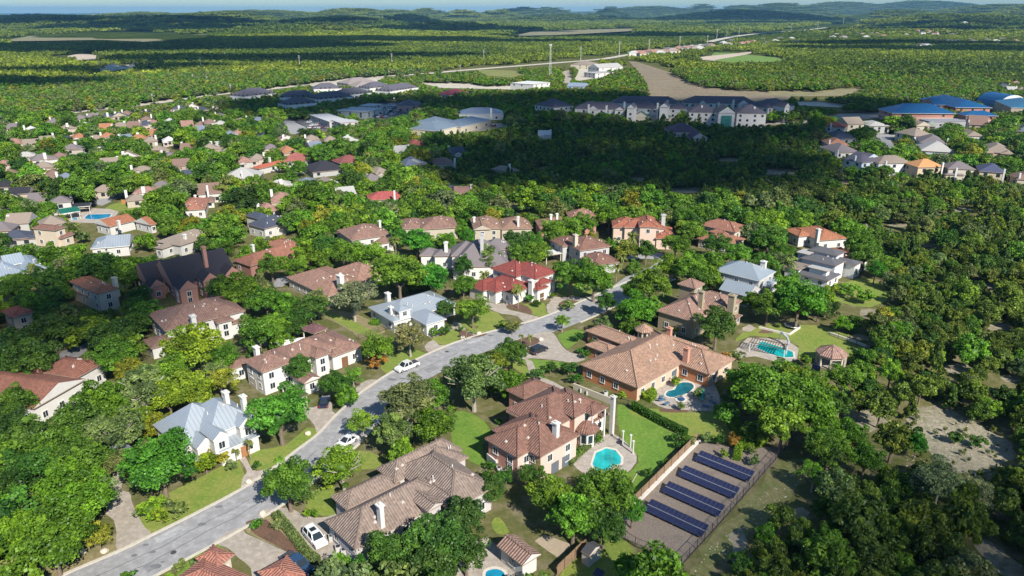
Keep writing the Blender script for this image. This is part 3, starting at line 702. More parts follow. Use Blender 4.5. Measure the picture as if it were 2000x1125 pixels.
sheet('paving', [(900, 1095), (930, 1058), (952, 1048), (962, 1060), (1000, 1090), (1030, 1115), (1040, 1160), (880, 1160)], .03, PATIO)
sheet('sand_patch', [(1044, 1057), (1062, 1044), (1118, 1064), (1090, 1090), (1068, 1075)], .03, plain('sand', (.36, .29, .2)))
sheet('driveway', [(1025, 700), (1040, 706), (1052, 735), (1080, 745), (1112, 763), (1100, 768), (1070, 757), (1040, 748)], .03, CONC, clear=False)
# lawns
for px, m in (([(262, 992), (286, 1044), (300, 1044), (400, 992), (474, 950), (480, 938), (472, 912), (460, 898), (400, 928), (330, 962), (296, 975)], LAWN), ([(488, 905), (487, 885), (510, 878), (560, 868), (600, 835), (622, 846), (580, 880), (535, 912), (505, 918), (492, 912)], LAWN),
    ([(60, 1160), (20, 1150), (80, 1095), (165, 1062), (200, 1050), (230, 1040), (231, 1078), (125, 1124)], DRY), ([(1228, 800), (1280, 798), (1340, 806), (1395, 806), (1425, 838), (1430, 862), (1404, 862), (1380, 868), (1345, 850), (1290, 828), (1240, 812)], LAWN),
    ([(880, 812), (905, 803), (935, 815), (950, 828), (960, 850), (942, 868), (948, 905), (952, 915), (905, 893), (884, 865)], LAWN2), ([(1206, 792), (1228, 795), (1288, 832), (1330, 858), (1300, 895), (1245, 962), (1222, 980), (1200, 950), (1238, 915), (1246, 890), (1212, 850)], LAWN2),
    ([(620, 612), (650, 606), (700, 615), (752, 642), (740, 655), (705, 662), (690, 650), (660, 632)], DRY), ([(626, 610), (660, 612), (715, 640), (745, 650), (720, 656), (690, 646), (655, 626)], LAWN), ([(842, 662), (884, 643), (892, 645), (902, 658), (875, 674), (860, 672)], LAWN), ([(896, 628), (955, 606), (982, 620), (990, 638), (935, 653), (915, 643)], LAWN),
    ([(745, 705), (800, 682), (830, 690), (838, 693), (800, 708), (755, 730)], LAWN), ([(1010, 603), (1020, 595), (1062, 592), (1066, 606), (1072, 616), (1056, 620), (1036, 612)], LAWN), ([(1090, 565), (1120, 555), (1170, 562), (1168, 570), (1130, 578), (1092, 577)], LAWN),
    ([(1090, 654), (1122, 643), (1140, 648), (1136, 662), (1122, 672), (1107, 682), (1096, 668)], LAWN2), ([(1018, 702), (1060, 703), (1106, 709), (1100, 716), (1060, 722), (1030, 714)], LAWN2), ([(940, 690), (985, 705), (1040, 745), (1100, 772), (1120, 785), (1130, 775), (1080, 745), (1040, 725), (1000, 702)], LAWN),
    ([(1436, 668), (1450, 650), (1500, 632), (1560, 634), (1620, 640), (1690, 672), (1680, 690), (1660, 700), (1600, 700), (1560, 700), (1560, 676), (1530, 662), (1490, 658), (1466, 656)], LAWN), ([(596, 990), (610, 960), (655, 945), (648, 975), (660, 1000), (632, 1008)], LAWN), ([(652, 930), (700, 918), (735, 915), (745, 905), (740, 890), (700, 880), (660, 905)], LAWN),
    ([(345, 1120), (380, 1085), (412, 1062), (440, 1075), (400, 1095), (360, 1140)], LAWN2), ([(470, 1028), (512, 1000), (535, 1015), (575, 1060), (620, 1098), (560, 1075), (512, 1055)], DRY), ([(1700, 498), (1740, 490), (1765, 515), (1745, 522), (1715, 515)], LAWN2), ([(1620, 570), (1690, 540), (1740, 575), (1700, 600), (1640, 590)], LAWN), ([(300, 715), (320, 700), (350, 735), (330, 745)], LAWN2),
    ([(200, 418), (215, 400), (262, 392), (272, 410), (235, 412)], LAWN), ([(960, 1020), (975, 1010), (995, 1040), (970, 1042)], LAWN), ([(1090, 1130), (1140, 1080), (1195, 1050), (1240, 1075), (1200, 1150)], LAWN), ([(1400, 100), (1457, 107), (1500, 110), (1530, 117), (1480, 123), (1395, 118)], LAWN2), ([(862, 352), (890, 350), (890, 362), (860, 363)], LAWN), ([(1075, 392), (1035, 388), (980, 392), (980, 402), (1030, 408)], DRY)):
    sheet('lawn', px, .012 + random.random() * .002, m, smooth=2)
for px in ([(989, 598), (1002, 592), (1030, 598), (1040, 612), (1028, 612), (1005, 605)], [(1092, 592), (1108, 588), (1130, 590), (1118, 597), (1098, 602)], [(980, 640), (1000, 630), (1024, 631), (1015, 637), (996, 641)], [(895, 655), (905, 645), (925, 655), (950, 650), (945, 656), (918, 660)], [(1290, 798), (1300, 798), (1345, 802), (1330, 806), (1290, 804)], [(480, 1020), (520, 1015), (560, 1050), (620, 1095), (600, 1100), (545, 1068), (500, 1045)], [(1480, 650), (1500, 640), (1510, 650)], [(1318, 748), (1335, 740), (1332, 730), (1305, 742)]):
    sheet('flower_bed', px, .034, MULCH, smooth=2, clear=False)
sheet('solar_yard', [(1364, 859), (1450, 880), (1536, 869), (1538, 875), (1330, 1105), (1197, 1040), (1236, 985)], .02, GRAVEL)
sheet('rocky_clearing', [(1765, 830), (1800, 792), (1850, 797), (1920, 835), (1985, 862), (1965, 900), (1900, 932), (1850, 915), (1815, 880)], .02, SCRUB, smooth=2, rough=2.2)
sheet('rocky_clearing', [(1540, 890), (1590, 905), (1560, 955), (1500, 1010), (1430, 1070), (1360, 1160), (1340, 1130), (1420, 1020), (1480, 950)], .02, ground_mat('rough_grass', (.08, .12, .015), (.2, .17, .08), (.06, .11, .01), .1, 1.2, .3), smooth=2, rough=1.5)
sheet('dirt_track', [(1640, 785), (1720, 790), (1745, 830), (1700, 840), (1650, 820)], .021, SCRUB, smooth=1, rough=2.0)
for i, (px, py, w_, h_) in enumerate(((1700, 610, 26, 7), (1862, 720, 34, 9), (1930, 560, 26, 6), (1600, 470, 22, 5), (1340, 372, 40, 5), (1520, 336, 46, 6), (1050, 328, 22, 4), (1430, 312, 34, 4), (1690, 440, 30, 4), (1820, 480, 26, 4), (1950, 640, 30, 8), (1680, 660, 24, 7), (1440, 1060, 20, 24), (1560, 1000, 22, 14), (1700, 960, 30, 9), (1975, 740, 26, 9), (1240, 350, 26, 4), (1140, 308, 24, 3), (1760, 440, 24, 4), (1880, 410, 28, 4), (1660, 356, 36, 4), (1840, 372, 30, 3))):
    sheet('rocky_clearing', [(px + w_ * math.cos(a * .7854) * random.uniform(.7, 1.2), py + h_ * math.sin(a * .7854) * random.uniform(.7, 1.2)) for a in range(8)], .021 + i * .0004, SCRUB, rough=.8)
sheet('dirt_track', [(1900, 1060), (1925, 1050), (2000, 1110), (2050, 1160), (1960, 1130)], .021, SCRUB, rough=1.2)
# middle and far ground
strip('highway', catmull([G(x, y) for x, y in [(-400, 262), (-150, 246), (0, 233), (100, 224), (190, 214), (235, 210), (320, 199), (400, 187), (475, 180), (560, 170), (640, 160), (740, 150), (820, 145), (900, 138), (1000, 130), (1100, 122), (1180, 115), (1240, 105), (1330, 94), (1385, 86), (1420, 78)]], 3), 15, .3, HWY)
POLYS.append([(-400, 266), (-150, 250), (0, 237), (100, 228), (235, 213), (400, 190), (475, 183), (640, 163), (740, 152), (900, 140), (1000, 132), (1180, 117), (1240, 107), (1385, 88), (1420, 79), (1420, 77), (1385, 84), (1240, 103), (1000, 128), (900, 136), (740, 148), (640, 158), (475, 178), (400, 185), (235, 208), (100, 222), (0, 231), (-150, 243), (-400, 259)])
strip('highway', catmull([G(x, y) for x, y in [(1385, 85), (1405, 80), (1440, 73), (1500, 66), (1560, 62), (1620, 55), (1680, 47)]], 3), 22, 4.0, HWY)
POLYS.append([(1385, 88), (1440, 76), (1500, 69), (1620, 58), (1680, 50), (1680, 44), (1560, 58), (1440, 69), (1385, 80)])
def field(name, px, m, z=.25): sheet(name, px, z, m, smooth=1)
TAN = ground_mat('dry_pasture', (.17, .155, .07), (.22, .19, .1), (.12, .13, .04), .01, .12, .03, .3, .4)
CUT = ground_mat('cleared_slope', (.17, .125, .075), (.23, .18, .115), (.11, .11, .05), .02, .25, .05, .5, .4)
DIRT = plain('bare_earth', (.42, .34, .26), .95, 0, .25, .02)
field('cleared_slope', [(1227, 119), (1247, 122), (1310, 142), (1345, 160), (1375, 170), (1450, 176), (1500, 178), (1545, 186), (1540, 196), (1450, 200), (1362, 197), (1300, 197), (1268, 192), (1265, 165), (1250, 145)], CUT)
field('pasture', [(1500, 178), (1575, 177), (1600, 178), (1650, 171), (1687, 172), (1678, 180), (1640, 188), (1560, 189), (1500, 186)], TAN, .27)
field('road_verge', [(1555, 199), (1600, 199), (1650, 204), (1692, 209), (1640, 210), (1560, 206)], HWY, .1)
field('building_lot', [(1342, 116), (1380, 110), (1450, 103), (1478, 100), (1457, 107), (1400, 117), (1395, 119), (1375, 117)], DIRT)
field('pasture', [(0, 83), (60, 72), (130, 68), (270, 65), (350, 70), (425, 68), (390, 76), (280, 84), (200, 80), (90, 82)], TAN, 3.0)
field('quarry_floor', [(132, 110), (155, 105), (188, 108), (187, 116), (160, 118), (136, 117)], DIRT, .5)
field('building_lot', [(190, 136), (215, 132), (250, 127), (285, 125), (300, 129), (240, 136), (205, 142)], plain('pale_earth', (.34, .32, .2), .95, 0, .3, .02), .5)
field('pasture', [(995, 74), (1040, 63), (1120, 60), (1240, 57), (1235, 62), (1150, 67), (1060, 72)], TAN, 3.0)
field('building_lot', [(1665, 40), (1690, 38), (1690, 44), (1668, 45)], DIRT, 12)
field('pasture', [(930, 136), (1000, 138), (1030, 144), (1000, 152), (950, 148)], ground_mat('yellowish_meadow', (.14, .16, .03), (.2, .2, .05), (.12, .14, .02), .03, .3, .08))  # yellow-green grass, greener than the dry pastures
field('building_lot', [(600, 165), (680, 153), (750, 150), (740, 160), (660, 168), (620, 172)], HWY, .2)
field('building_lot', [(810, 160), (900, 162), (960, 168), (1090, 165), (1000, 175), (860, 172)], HWY, .2)
field('road', [(1095, 140), (1112, 138), (1118, 150), (1112, 162), (1098, 164), (1104, 150)], CONC, .3)
field('building_lot', [(1130, 122), (1180, 128), (1182, 150), (1120, 160), (1130, 140)], HWY, .25)
field('car_park', [(590, 232), (660, 246), (665, 252), (640, 256), (600, 250), (575, 238)], ASPH2, .03)
field('car_park', [(690, 215), (740, 200), (800, 198), (830, 205), (800, 222), (760, 232), (700, 232)], ASPH2, .03)
field('car_park', [(900, 246), (985, 240), (1000, 245), (940, 256), (880, 260), (860, 256)], CONC, .03)
field('car_park', [(1360, 240), (1560, 238), (1640, 222), (1740, 218), (1740, 228), (1600, 240), (1400, 247)], CONC, .03)
sheet('street', [(540, 230), (560, 229), (592, 245), (610, 262), (568, 262), (556, 246)], .03, ASPH)
sheet('street', [(1706, 262), (1750, 263), (1740, 275), (1754, 298), (1735, 300), (1722, 284), (1706, 272)], .03, ASPH, smooth=1)
sheet('street', [(175, 398), (205, 382), (250, 366), (258, 370), (236, 384), (200, 402)], .03, ASPH)
sheet('street', [(440, 412), (478, 388), (494, 383), (492, 392), (460, 414)], .03, ASPH)
sheet('street', [(524, 562), (530, 548), (560, 538), (568, 546), (552, 560)], .03, ASPH)
sheet('street', [(112, 706), (118, 688), (170, 670), (178, 680), (150, 700), (126, 712)], .03, ASPH)
sheet('pavement', [(95, 684), (120, 672), (168, 654), (170, 658), (122, 678), (98, 690)], .03, CONC)
sheet('street', [(575, 340), (600, 330), (628, 320), (630, 326), (604, 338)], .03, CONC)
sheet('driveway', [(728, 493), (750, 490), (756, 500), (730, 503)], .03, CONC)
sheet('street', [(-20, 408), (10, 402), (30, 410), (8, 422)], .03, ASPH)
sheet('street', [(865, 366), (885, 360), (892, 366), (880, 374)], .03, ASPH)

# ------------------------------------------------------------------ the houses near the street
PINK = ('tile', (.31, .175, .13)); TERRA = ('tile', (.42, .16, .08)); RED = ('tile', (.3, .065, .05)); BROWN = ('tile', (.26, .13, .092)); ORANGE = ('tile', (.43, .255, .17)); GREIGE = ('tile', (.3, .22, .175)); ROSE = ('tile', (.36, .21, .155))
METAL = ('metal', (.36, .4, .44)); GREYS = ('shingle', (.17, .145, .15)); SLATE = ('shingle', (.022, .021, .03)); TANS = ('shingle', (.25, .2, .16)); PALE = ('shingle', (.38, .37, .35)); NAVY = ('shingle', (.05, .06, .09)); BROWNS = ('shingle', (.2, .125, .1)); REDM = ('tile', (.36, .08, .055)); BLUEM = ('metal', (.2, .27, .34))
WW = (.6, .58, .54); CREAM = (.5, .44, .34); TANW = (.4, .33, .25); OLIVE = (.33, .27, .18); BRICK = (.4, .2, .15); SALMON = (.5, .25, .18); ORW = (.5, .2, .085); GRW = (.42, .41, .4)

h = House('house', 'white two-storey house under a pale standing-seam metal roof with two white chimneys', 'house', METAL, WW, lm='twin-chimneyed metal-roofed house', yaw=47)
h.block((408, 854), (497, 812), None, 5.4, 'hip', .78, W=11); h.block((350, 874), (470, 820), (286, 834), 4.3, 'hip', .8, L=11)
h.block((430, 884), (489, 846), None, 3.0, 'shed', .28, W=3.4, L=7.5, ov=.2); h.block((384, 878), (404, 868), None, 4.0, 'gy', .8, W=6, L=3.6, ov=.2); h.block((243, 902), (270, 886), None, 3.2, 'hip', .5, W=7)
h.block((416, 862), (434, 853), None, 5.6, 'gy', .8, W=5, L=3.0, base=2.5, ov=.2); h.block((467, 836), (487, 826), None, 5.6, 'gy', .8, W=6, L=3.2, base=2.5, ov=.2)
h.chimney(440, 766, 3, 9.8, .95); h.chimney(474, 774, 3, 9.4, .95); h.door(2, 0, .1, 1.4, 2.2, (.3, .14, .06)); h.build()
h = House('house', 'long white stucco villa with pinkish-brown tiled hips and a small arched entry', 'house', PINK, WW, lm='long white villa', yaw=46)
h.block((511, 728), (546, 712), (470, 706), 5.6, 'hip', .45, L=8); h.block((556, 714), (642, 688), None, 4.8, 'hip', .45, W=9, L=13); h.block((615, 700), (638, 688), None, 5.0, 'hip', .45, W=8, L=4); h.block((648, 698), (706, 671), None, 3.6, 'hip', .45, W=13, L=8.5)
h.block((450, 722), (470, 712), None, 3.4, 'hip', .3, W=4, L=5); h.block((594, 750), (615, 735), None, 3.0, 'gy', .4, W=8, L=4)
h.chimney(500, 678, 1, 7.4, 1.1); h.door(3, 0, -.1, 1.6, 2.4, (.16, .08, .04)); h.door(0, 3, -.2, 2.6, 2.2, (.4, .36, .3), 'garage_door'); h.build()
h = House('house', 'brown-tiled two-storey house with a lower hipped wing and white chimney', 'house', PINK, WW, lm='brown house with lower wing', yaw=40)
h.block((321, 646), (482, 608), None, 5.5, 'hip', .42, W=13.5); h.block((294, 681), (330, 662), (257, 670), 3.0, 'hip', .38, L=6); h.block((424, 632), (452, 624), None, 4.9, 'hip', .4, W=4, L=4); h.block((450, 634), (480, 622), None, 3.2, 'shed', .3, W=3, L=5)
h.chimney(376, 617, 5, 8.2, 1.3); h.build()
h = House('house', 'large brick house under a steep near-black slate gable roof with front gables', 'house', SLATE, BRICK, lm='dark steep-roofed brick house', yaw=42)
h.block((338, 561), (466, 526), None, 4.0, 'gx', .66, W=17, L=18); h.block((289, 557), (322, 549), None, 3.8, 'gx', .7, W=13, L=6.5)
h.block((350, 568), (380, 556), None, 5.0, 'gy', .9, W=6, L=5, ov=.25); h.block((396, 551), (420, 543), None, 5.6, 'gy', .9, W=6, L=4.5, ov=.25); h.block((440, 538), (466, 528), None, 5.0, 'gy', .9, W=5, L=4.5, ov=.25); h.block((293, 562), (318, 554), None, 4.0, 'gy', .9, W=5, L=4, ov=.25)
h.chimney(397, 483, 5, 12.2, 1.2, BRICK); h.build()
h = House('house', 'cream house with weathered terracotta hip roof and tall chimney among dark trees', 'house', TERRA, CREAM, lm='shaded terracotta house')
h.block((190, 575), (233, 563), (138, 549), 5.5, 'hip', .4); h.block((170, 580), (176, 577), (131, 566), 3.0, 'hip', .35); h.chimney(223, 543, 3, 8.2, 1.2, CREAM); h.build()
h = House('house', 'small cream house with a bright red-orange hip roof at the left edge', 'house', ('tile', (.42, .13, .075)), CREAM, lm='small red-roofed house')
h.block((22, 621), (67, 609), (0, 608), 5.2, 'hip', .42); h.build()
h = House('house', 'red-brown tiled house with a white arched-window gable facing the trees', 'house', ('tile', (.31, .125, .08)), WW, lm='red-tiled white-gabled house')
h.block((66, 798), (168, 740), (-14, 748), 4.2, 'gy', .36); h.block((150, 738), (205, 706), (108, 706), 4.6, 'hip', .42); h.block((100, 730), (130, 716), (88, 712), 4.8, 'hip', .4)
h.build()
h = House('house', 'single-storey house with a blue-grey standing-seam metal hip roof beside the street', 'house', METAL, WW, lm='blue-grey metal-roofed house')
h.block((768, 629), (893, 593), (714, 601), 3.2, 'hip', .42); h.block((832, 635), (869, 621), None, 3.2, 'hip', .5, W=9); h.block((779, 610), (802, 602), None, 5.4, 'hip', .5, W=3.5, base=3, ov=.3)
h.chimney(757, 573, 3, 6.6, 1.2); h.chimney(763, 600, 3, 5.6, 1); h.build()
h = House('house', 'sprawling house under broad pinkish terracotta hips with a white chimney', 'house', ('tile', (.38, .21, .15)), CREAM, lm='broad pinkish-roofed house', yaw=45)
h.block((640, 580), (690, 560), None, 3.3, 'hip', .4, W=22, L=14); h.block((696, 552), (738, 529), None, 3.4, 'hip', .45, W=14, L=12); h.block((612, 552), (650, 540), None, 3.5, 'hip', .4, W=8, L=10)
h.chimney(664, 538, 4, 8.2, 1.6, WW); h.build()
h = House('house', 'white stucco house with deep red tiled hip roofs by the half-moon drive', 'house', RED, WW, lm='white house with deep red roofs', yaw=45)
h.block((944, 569), (985, 552), (914, 557), 3.4, 'hip', .5); h.block((1000, 574), (1025, 562), None, 3.5, 'hip', .55, W=12, L=8.5); h.block((1008, 541), (1034, 530), (960, 524), 6.0, 'hip', .5, L=9.5)
h.block((1046, 546), (1083, 529), None, 6.1, 'hip', .5, W=12, L=9); h.block((1050, 568), (1068, 560), None, 3.7, 'hip', .55, W=7, L=4.4); h.block((1056, 558), (1076, 547), None, 4.6, 'hip', .5, W=5, L=5); h.block((968, 572), (1000, 560), None, 3.5, 'hip', .5, W=7, L=7)
h.chimney(1038, 548, 0, 6.0, 1.3); h.door(1, 3, -.1, 4.6, 2.2, (.45, .43, .42), 'garage_door'); h.door(0, 3, .2, 2.5, 2.2, (.45, .43, .42), 'garage_door'); h.door(4, 0, 0, 1.5, 2.4, (.12, .07, .04)); h.build()
h = House('house', 'white house with an intricate grey-brown shingled roof and low left wing', 'house', GREYS, WW, lm='grey-brown shingled house', yaw=2)
h.block((819, 499), (847, 499), None, 4.0, 'hip', .6, W=6, L=5.6); h.block((846, 500), (874, 500), None, 4.6, 'hip', .5, W=6, L=7); h.block((882, 521), (975, 521), None, 4.2, 'hip', .82, W=15, L=17); h.block((880, 500), (905, 499), None, 5.6, 'hip', .7, W=10, L=9)
h.block((942, 488), (983, 487), None, 6.0, 'hip', .6, W=8, L=9); h.block((978, 492), (996, 490), None, 4, 'hip', .5, W=8, L=4)
h.chimney(871, 474, 4, 8.2, 1.3); h.chimney(941, 458, 6, 13, 1.2, GRW); h.build()
h = House('house', 'grey-walled two-storey house with brown tile hips and a pale porch roof', 'house', BROWN, GRW, lm='grey-walled house with the pale porch', yaw=25)
h.block((1132, 490), (1188, 478), None, 5.8, 'hip', .42, W=12, L=11.5); h.block((1098, 482), (1133, 484), None, 5.4, 'hip', .42, W=9, L=8.5); h.block((1160, 520), (1212, 500), None, 3.2, 'hip', .4, W=11, L=10)
h.block((1066, 500), (1102, 498), None, 3.0, 'flat', 0, W=5, L=6, mat=plain('pale_porch_roof', (.55, .53, .5)), open_=True)
h.chimney(1124, 459, 5, 9.6, 1.4, CREAM); h.build()
h = House('house', 'pink-walled villa with red-orange hips and a tall entry tower', 'house', ('tile', (.4, .14, .08)), (.6, .45, .36), lm='pink villa with the tall entry tower')
h.block((1218, 444), (1300, 446), (1226, 432), 6.2, 'hip', .5); h.block((1248, 443), (1285, 443), None, 7.6, 'hip', .55, W=12); h.block((1280, 466), (1318, 462), None, 3.8, 'hip', .4, W=14, L=7); h.block((1196, 444), (1240, 444), None, 5.8, 'hip', .45, W=11, L=9); h.block((1199, 457), (1224, 457), None, 3.3, 'hip', .4, W=10); h.chimney(1296, 420, 6, 10, 1.6, GRW); h.build()
h = House('house', 'cream two-storey house with orange-brown hips and a lower wing stepping down right', 'house', ('tile', (.37, .16, .1)), CREAM, lm='cream house with the stepped right wing')
h.block((1436, 454), (1471, 440), None, 5.6, 'hip', .42, W=14, L=9.5); h.block((1424, 480), (1458, 463), None, 3.2, 'hip', .35, W=12, L=11); h.block((1385, 452), (1425, 456), None, 4.6, 'hip', .4, W=9); h.build()
h = House('house', 'grey-walled house under a big blue-grey metal pyramid roof', 'house', ('metal', (.33, .38, .42)), GRW, lm='blue-grey pyramid-roofed house')
h.block((1484, 549), (1516, 530), (1392, 528), 5.6, 'hip', .5); h.block((1462, 579), (1490, 565), (1412, 560), 3.4, 'gy', .5); h.block((1500, 560), (1552, 545), (1486, 552), 3.2, 'hip', .4); h.chimney(1492, 511, 5, 8.6, 1.3, WW); h.build()
h = House('house', 'modern white house of stacked cubes with flat charcoal roofs', 'house', ('shingle', (.1, .1, .11)), (.66, .65, .63), lm='modern stacked white house', yaw=44)
h.block((1618, 549), (1646, 529), None, 3.0, 'hip', .35, W=13, L=8.5); h.block((1577, 521), (1604, 522), None, 5.2, 'flat', 0, W=3, L=6, mat=roof_mat(*PALE)); h.block((1530, 520), (1556, 524), None, 4.2, 'flat', 0, W=7, L=5, mat=GRAVEL)
h.block((1633, 520), (1644, 510), None, 5.2, 'hip', .3, W=11, L=7); h.block((1636, 500), (1648, 488), None, 6.2, 'hip', .3, W=9, L=6); h.block((1672, 519), (1680, 513), None, 4.4, 'hip', .3, W=9, L=5); h.block((1580, 498), (1600, 492), None, 5.6, 'flat', 0, W=4, L=5, mat=roof_mat(*PALE))
h.build()
h = House('house', 'orange-tiled house with white columns behind the modern white house', 'house', ('tile', (.46, .18, .09)), WW, lm='orange-tiled columned house')
h.block((1600, 470), (1652, 466), None, 3.8, 'hip', .38, W=15, L=11); h.block((1655, 512), (1687, 503), (1618, 485), 3.6, 'hip', .35); h.block((1560, 462), (1600, 464), None, 3.8, 'hip', .4, W=9); h.chimney(1599, 448, 4, 8.4, 1.2, WW); h.build()
h = House('house', 'olive-walled two-storey house with tan tiled roofs, a hipped tower and two tall chimneys', 'house', ROSE, OLIVE, lm='olive-walled house with tall chimneys', yaw=47)
h.block((1356, 629), (1417, 593), (1277, 609), 4.8, 'hip', .55, L=16); h.block((1418, 606), (1445, 582), None, 6.0, 'hip', .5, W=11, L=8.5); h.block((1358, 564), (1380, 554), (1322, 555), 7.2, 'hip', .6, L=5); h.block((1440, 622), (1450, 612), None, 2.6, 'flat', 0, W=6, L=3)
h.chimney(1371, 570, 2, 10.2, 1.1, OLIVE); h.chimney(1431, 577, 1, 9.8, 1.5, OLIVE); h.build()
h = House('house', 'big orange-walled single-storey house with wide tan tile hips around a pool terrace', 'house', ORANGE, ORW, lm='big orange-walled house', yaw=45, front=(.55, .42, .31))  # front colour paints direct sun onto the orange walls facing it
h.block((1246, 758), (1318, 711), (1120, 718), 3.4, 'hip', .44, L=27); h.block((1386, 732), (1427, 698), None, 3.4, 'hip', .44, W=20); h.block((1236, 680), (1264, 665), (1138, 648), 3.4, 'hip', .4)
h.block((1190, 692), (1215, 680), None, 2.9, 'hip', .35, L=4.5, W=7); h.block((1386, 732), (1400, 722), None, 3.0, 'flat', 0, W=9, L=2.2, open_=True, wmat=WHITE)
h.chimney(1308, 641, 3, 6.6, 1.0, SALMON); h.chimney(1342, 680, 3, 7.0, 1.1, SALMON)
def cupola(H):
    g = G(1258, 640, 6.6); x, y = g.x - H.ctr.x, g.y - H.ctr.y; n = 8; a0 = H.yaw
    def ring(r, z): return [(x + r * math.cos(a0 + 6.2832 * (i + .5) / n), y + r * math.sin(a0 + 6.2832 * (i + .5) / n), z) for i in range(n)]
    c = obj('cupola', mesh('cupola', ring(1.55, 3.6) + ring(1.55, 6.2), [(i, (i + 1) % n, (i + 1) % n + n, i + n) for i in range(n)], wall_mat(CREAM)), H.root)
    obj('cupola_roof', mesh('cupola_roof', ring(2.2, 6.1) + ring(2.2, 6.3) + [(x, y, 7.7)], [(i, (i + 1) % n, (i + 1) % n + n, i + n) for i in range(n)] + [(i + n, (i + 1) % n + n, 2 * n) for i in range(n)], H.roof, uvs='slope'), c)
    for i in range(n):
        a = a0 + 6.2832 * (i + 1) / n; obj('pane', window_meshes(.7, 1.1, False)[1], c, (x + 1.46 * math.cos(a), y + 1.46 * math.sin(a), 5.2), a + math.pi / 2)
h.extra.append(cupola); h.door(2, 3, .05, 4.8, 2.3, (.5, .42, .33), 'garage_door'); h.door(2, 3, .36, 2.6, 2.3, (.5, .42, .33), 'garage_door'); h.door(0, 0, .02, 1.6, 2.4, (.1, .12, .14)); h.door(0, 0, .2, 1.6, 2.4, (.1, .12, .14)); h.build(); HORG = h
h = House('house', 'large salmon-walled house with many red-brown tiled hips beside a turquoise pool', 'house', BROWN, SALMON, lm='large salmon house', yaw=44, front=(.58, .44, .37))  # sun-facing salmon walls painted paler, as if bleached out by sunlight
h.block((1011, 894), (1050, 868), (940, 860), 5.0, 'hip', .55, L=13); h.block((1056, 893), (1126, 842), None, 5.2, 'hip', .5, W=12, L=10); h.block((1072, 842), (1126, 842), None, 5.4, 'hip', .5, W=11, L=13)
h.block((1021, 821), (1054, 803), (989, 803), 5.0, 'hip', .45, L=9); h.block((1024, 780), (1078, 754), (986, 763), 4.4, 'hip', .42); h.block((1123, 817), (1146, 803), None, 6.2, 'hip', .45, W=9, L=7.5)
h.block((1158, 812), (1190, 800), None, 6.2, 'hip', .3, W=4, L=4.5, open_=True, wmat=WHITE); h.block((1158, 826), (1192, 810), None, 3.3, 'flat', 0, W=3.6, L=5, wmat=wall_mat(WW))
def turret(H):
    g = G(1146, 833, 3.6); x, y = g.x - H.ctr.x, g.y - H.ctr.y; n = 8
    def ring(r, z): return [(x + r * math.cos(6.2832 * i / n), y + r * math.sin(6.2832 * i / n), z) for i in range(n)]
    c = obj('bay_tower', mesh('bay_tower', ring(1.7, 0) + ring(1.7, 3.3), [(i, (i + 1) % n, (i + 1) % n + n, i + n) for i in range(n)], wall_mat(WW)), H.root)
    obj('bay_roof', mesh('bay_roof', ring(2.4, 3.2) + ring(2.4, 3.4) + [(x, y, 5.0)], [(i, (i + 1) % n, (i + 1) % n + n, i + n) for i in range(n)] + [(i + n, (i + 1) % n + n, 2 * n) for i in range(n)], H.roof, uvs='slope'), c)
    for i in range(n):
        a = 6.2832 * (i + .5) / n; obj('pane', window_meshes(.9, 1.6, False)[1], c, (x + 1.58 * math.cos(a), y + 1.58 * math.sin(a), 1.7), a + math.pi / 2)
h.extra.append(turret); h.chimney(1086, 826, 3, 8.6, .95, WW); h.chimney(1198, 775, 0, 8.0, .75, (.52, .49, .45))
h.door(1, 0, -.1, 1.8, 2.2, (.1, .12, .14)); h.door(1, 0, .2, 1.8, 2.2, (.1, .12, .14)); h.build()
h = House('house', 'beige-grey house with ribbed brown concrete-tile hips and a white chimney near the bottom edge', 'house', GREIGE, (.47, .44, .43), lm='beige-grey house', yaw=43)
h.block((693, 1073), (770, 1022), (636, 1017), 3.4, 'hip', .65, L=18); h.block((676, 996), (745, 952), (649, 969), 3.6, 'hip', .55, L=10); h.block((771, 943), (842, 905), (740, 914), 4.2, 'hip', .75, L=14); h.block((880, 998), (958, 944), None, 4.4, 'hip', .62, W=15)
h.block((842, 930), (905, 905), None, 4.0, 'hip', .5, W=8, L=8); h.block((835, 1000), (855, 985), None, 4.7, 'gy', .4, W=7, L=3, ov=.3); h.block((872, 988), (890, 975), None, 4.7, 'gy', .4, W=7, L=3, ov=.3)
h.chimney(742, 987, 3, 7.6, .85, WW); h.door(0, 3, .15, 4.8, 2.2, (.4, .38, .4), 'garage_door'); h.door(2, 3, 0, 1.1, 2.1, (.2, .1, .06)); h.build()
h = House('house', 'salmon-tiled roof cut by the bottom edge beside a broad concrete drive', 'house', ('tile', (.46, .19, .13)), CREAM, lm='salmon roof at the bottom edge')
h.block((430, 1190), (500, 1130), (350, 1124), 3.4, 'hip', .42); h.block((424, 1110), (462, 1084), (392, 1083), 3.6, 'hip', .4); h.build()
h = House('garage', 'small salmon-tiled hip roof at the bottom edge beside a dark blue pickup', 'garage', ('tile', (.46, .19, .13)), CREAM)
h.block((545, 1160), (604, 1126), (502, 1118), 3.0, 'hip', .4); h.build()
h = House('pool_house', 'small white pool house with tan gabled roof and glass front', 'pool house', ('tile', (.34, .21, .16)), WW, lm='white pool house at the bottom')
h.block((1020, 1105), (1057, 1082), (970, 1065), 2.9, 'gy', .5); h.build()
h = House('garden_shed', 'little cream garden shed with a dark gabled roof', 'shed', ('shingle', (.06, .06, .065)), (.55, .5, .44), win=False)
h.block((1151, 1086), (1176, 1066), (1133, 1077), 2.2, 'gy', .4, ov=.12); h.build()

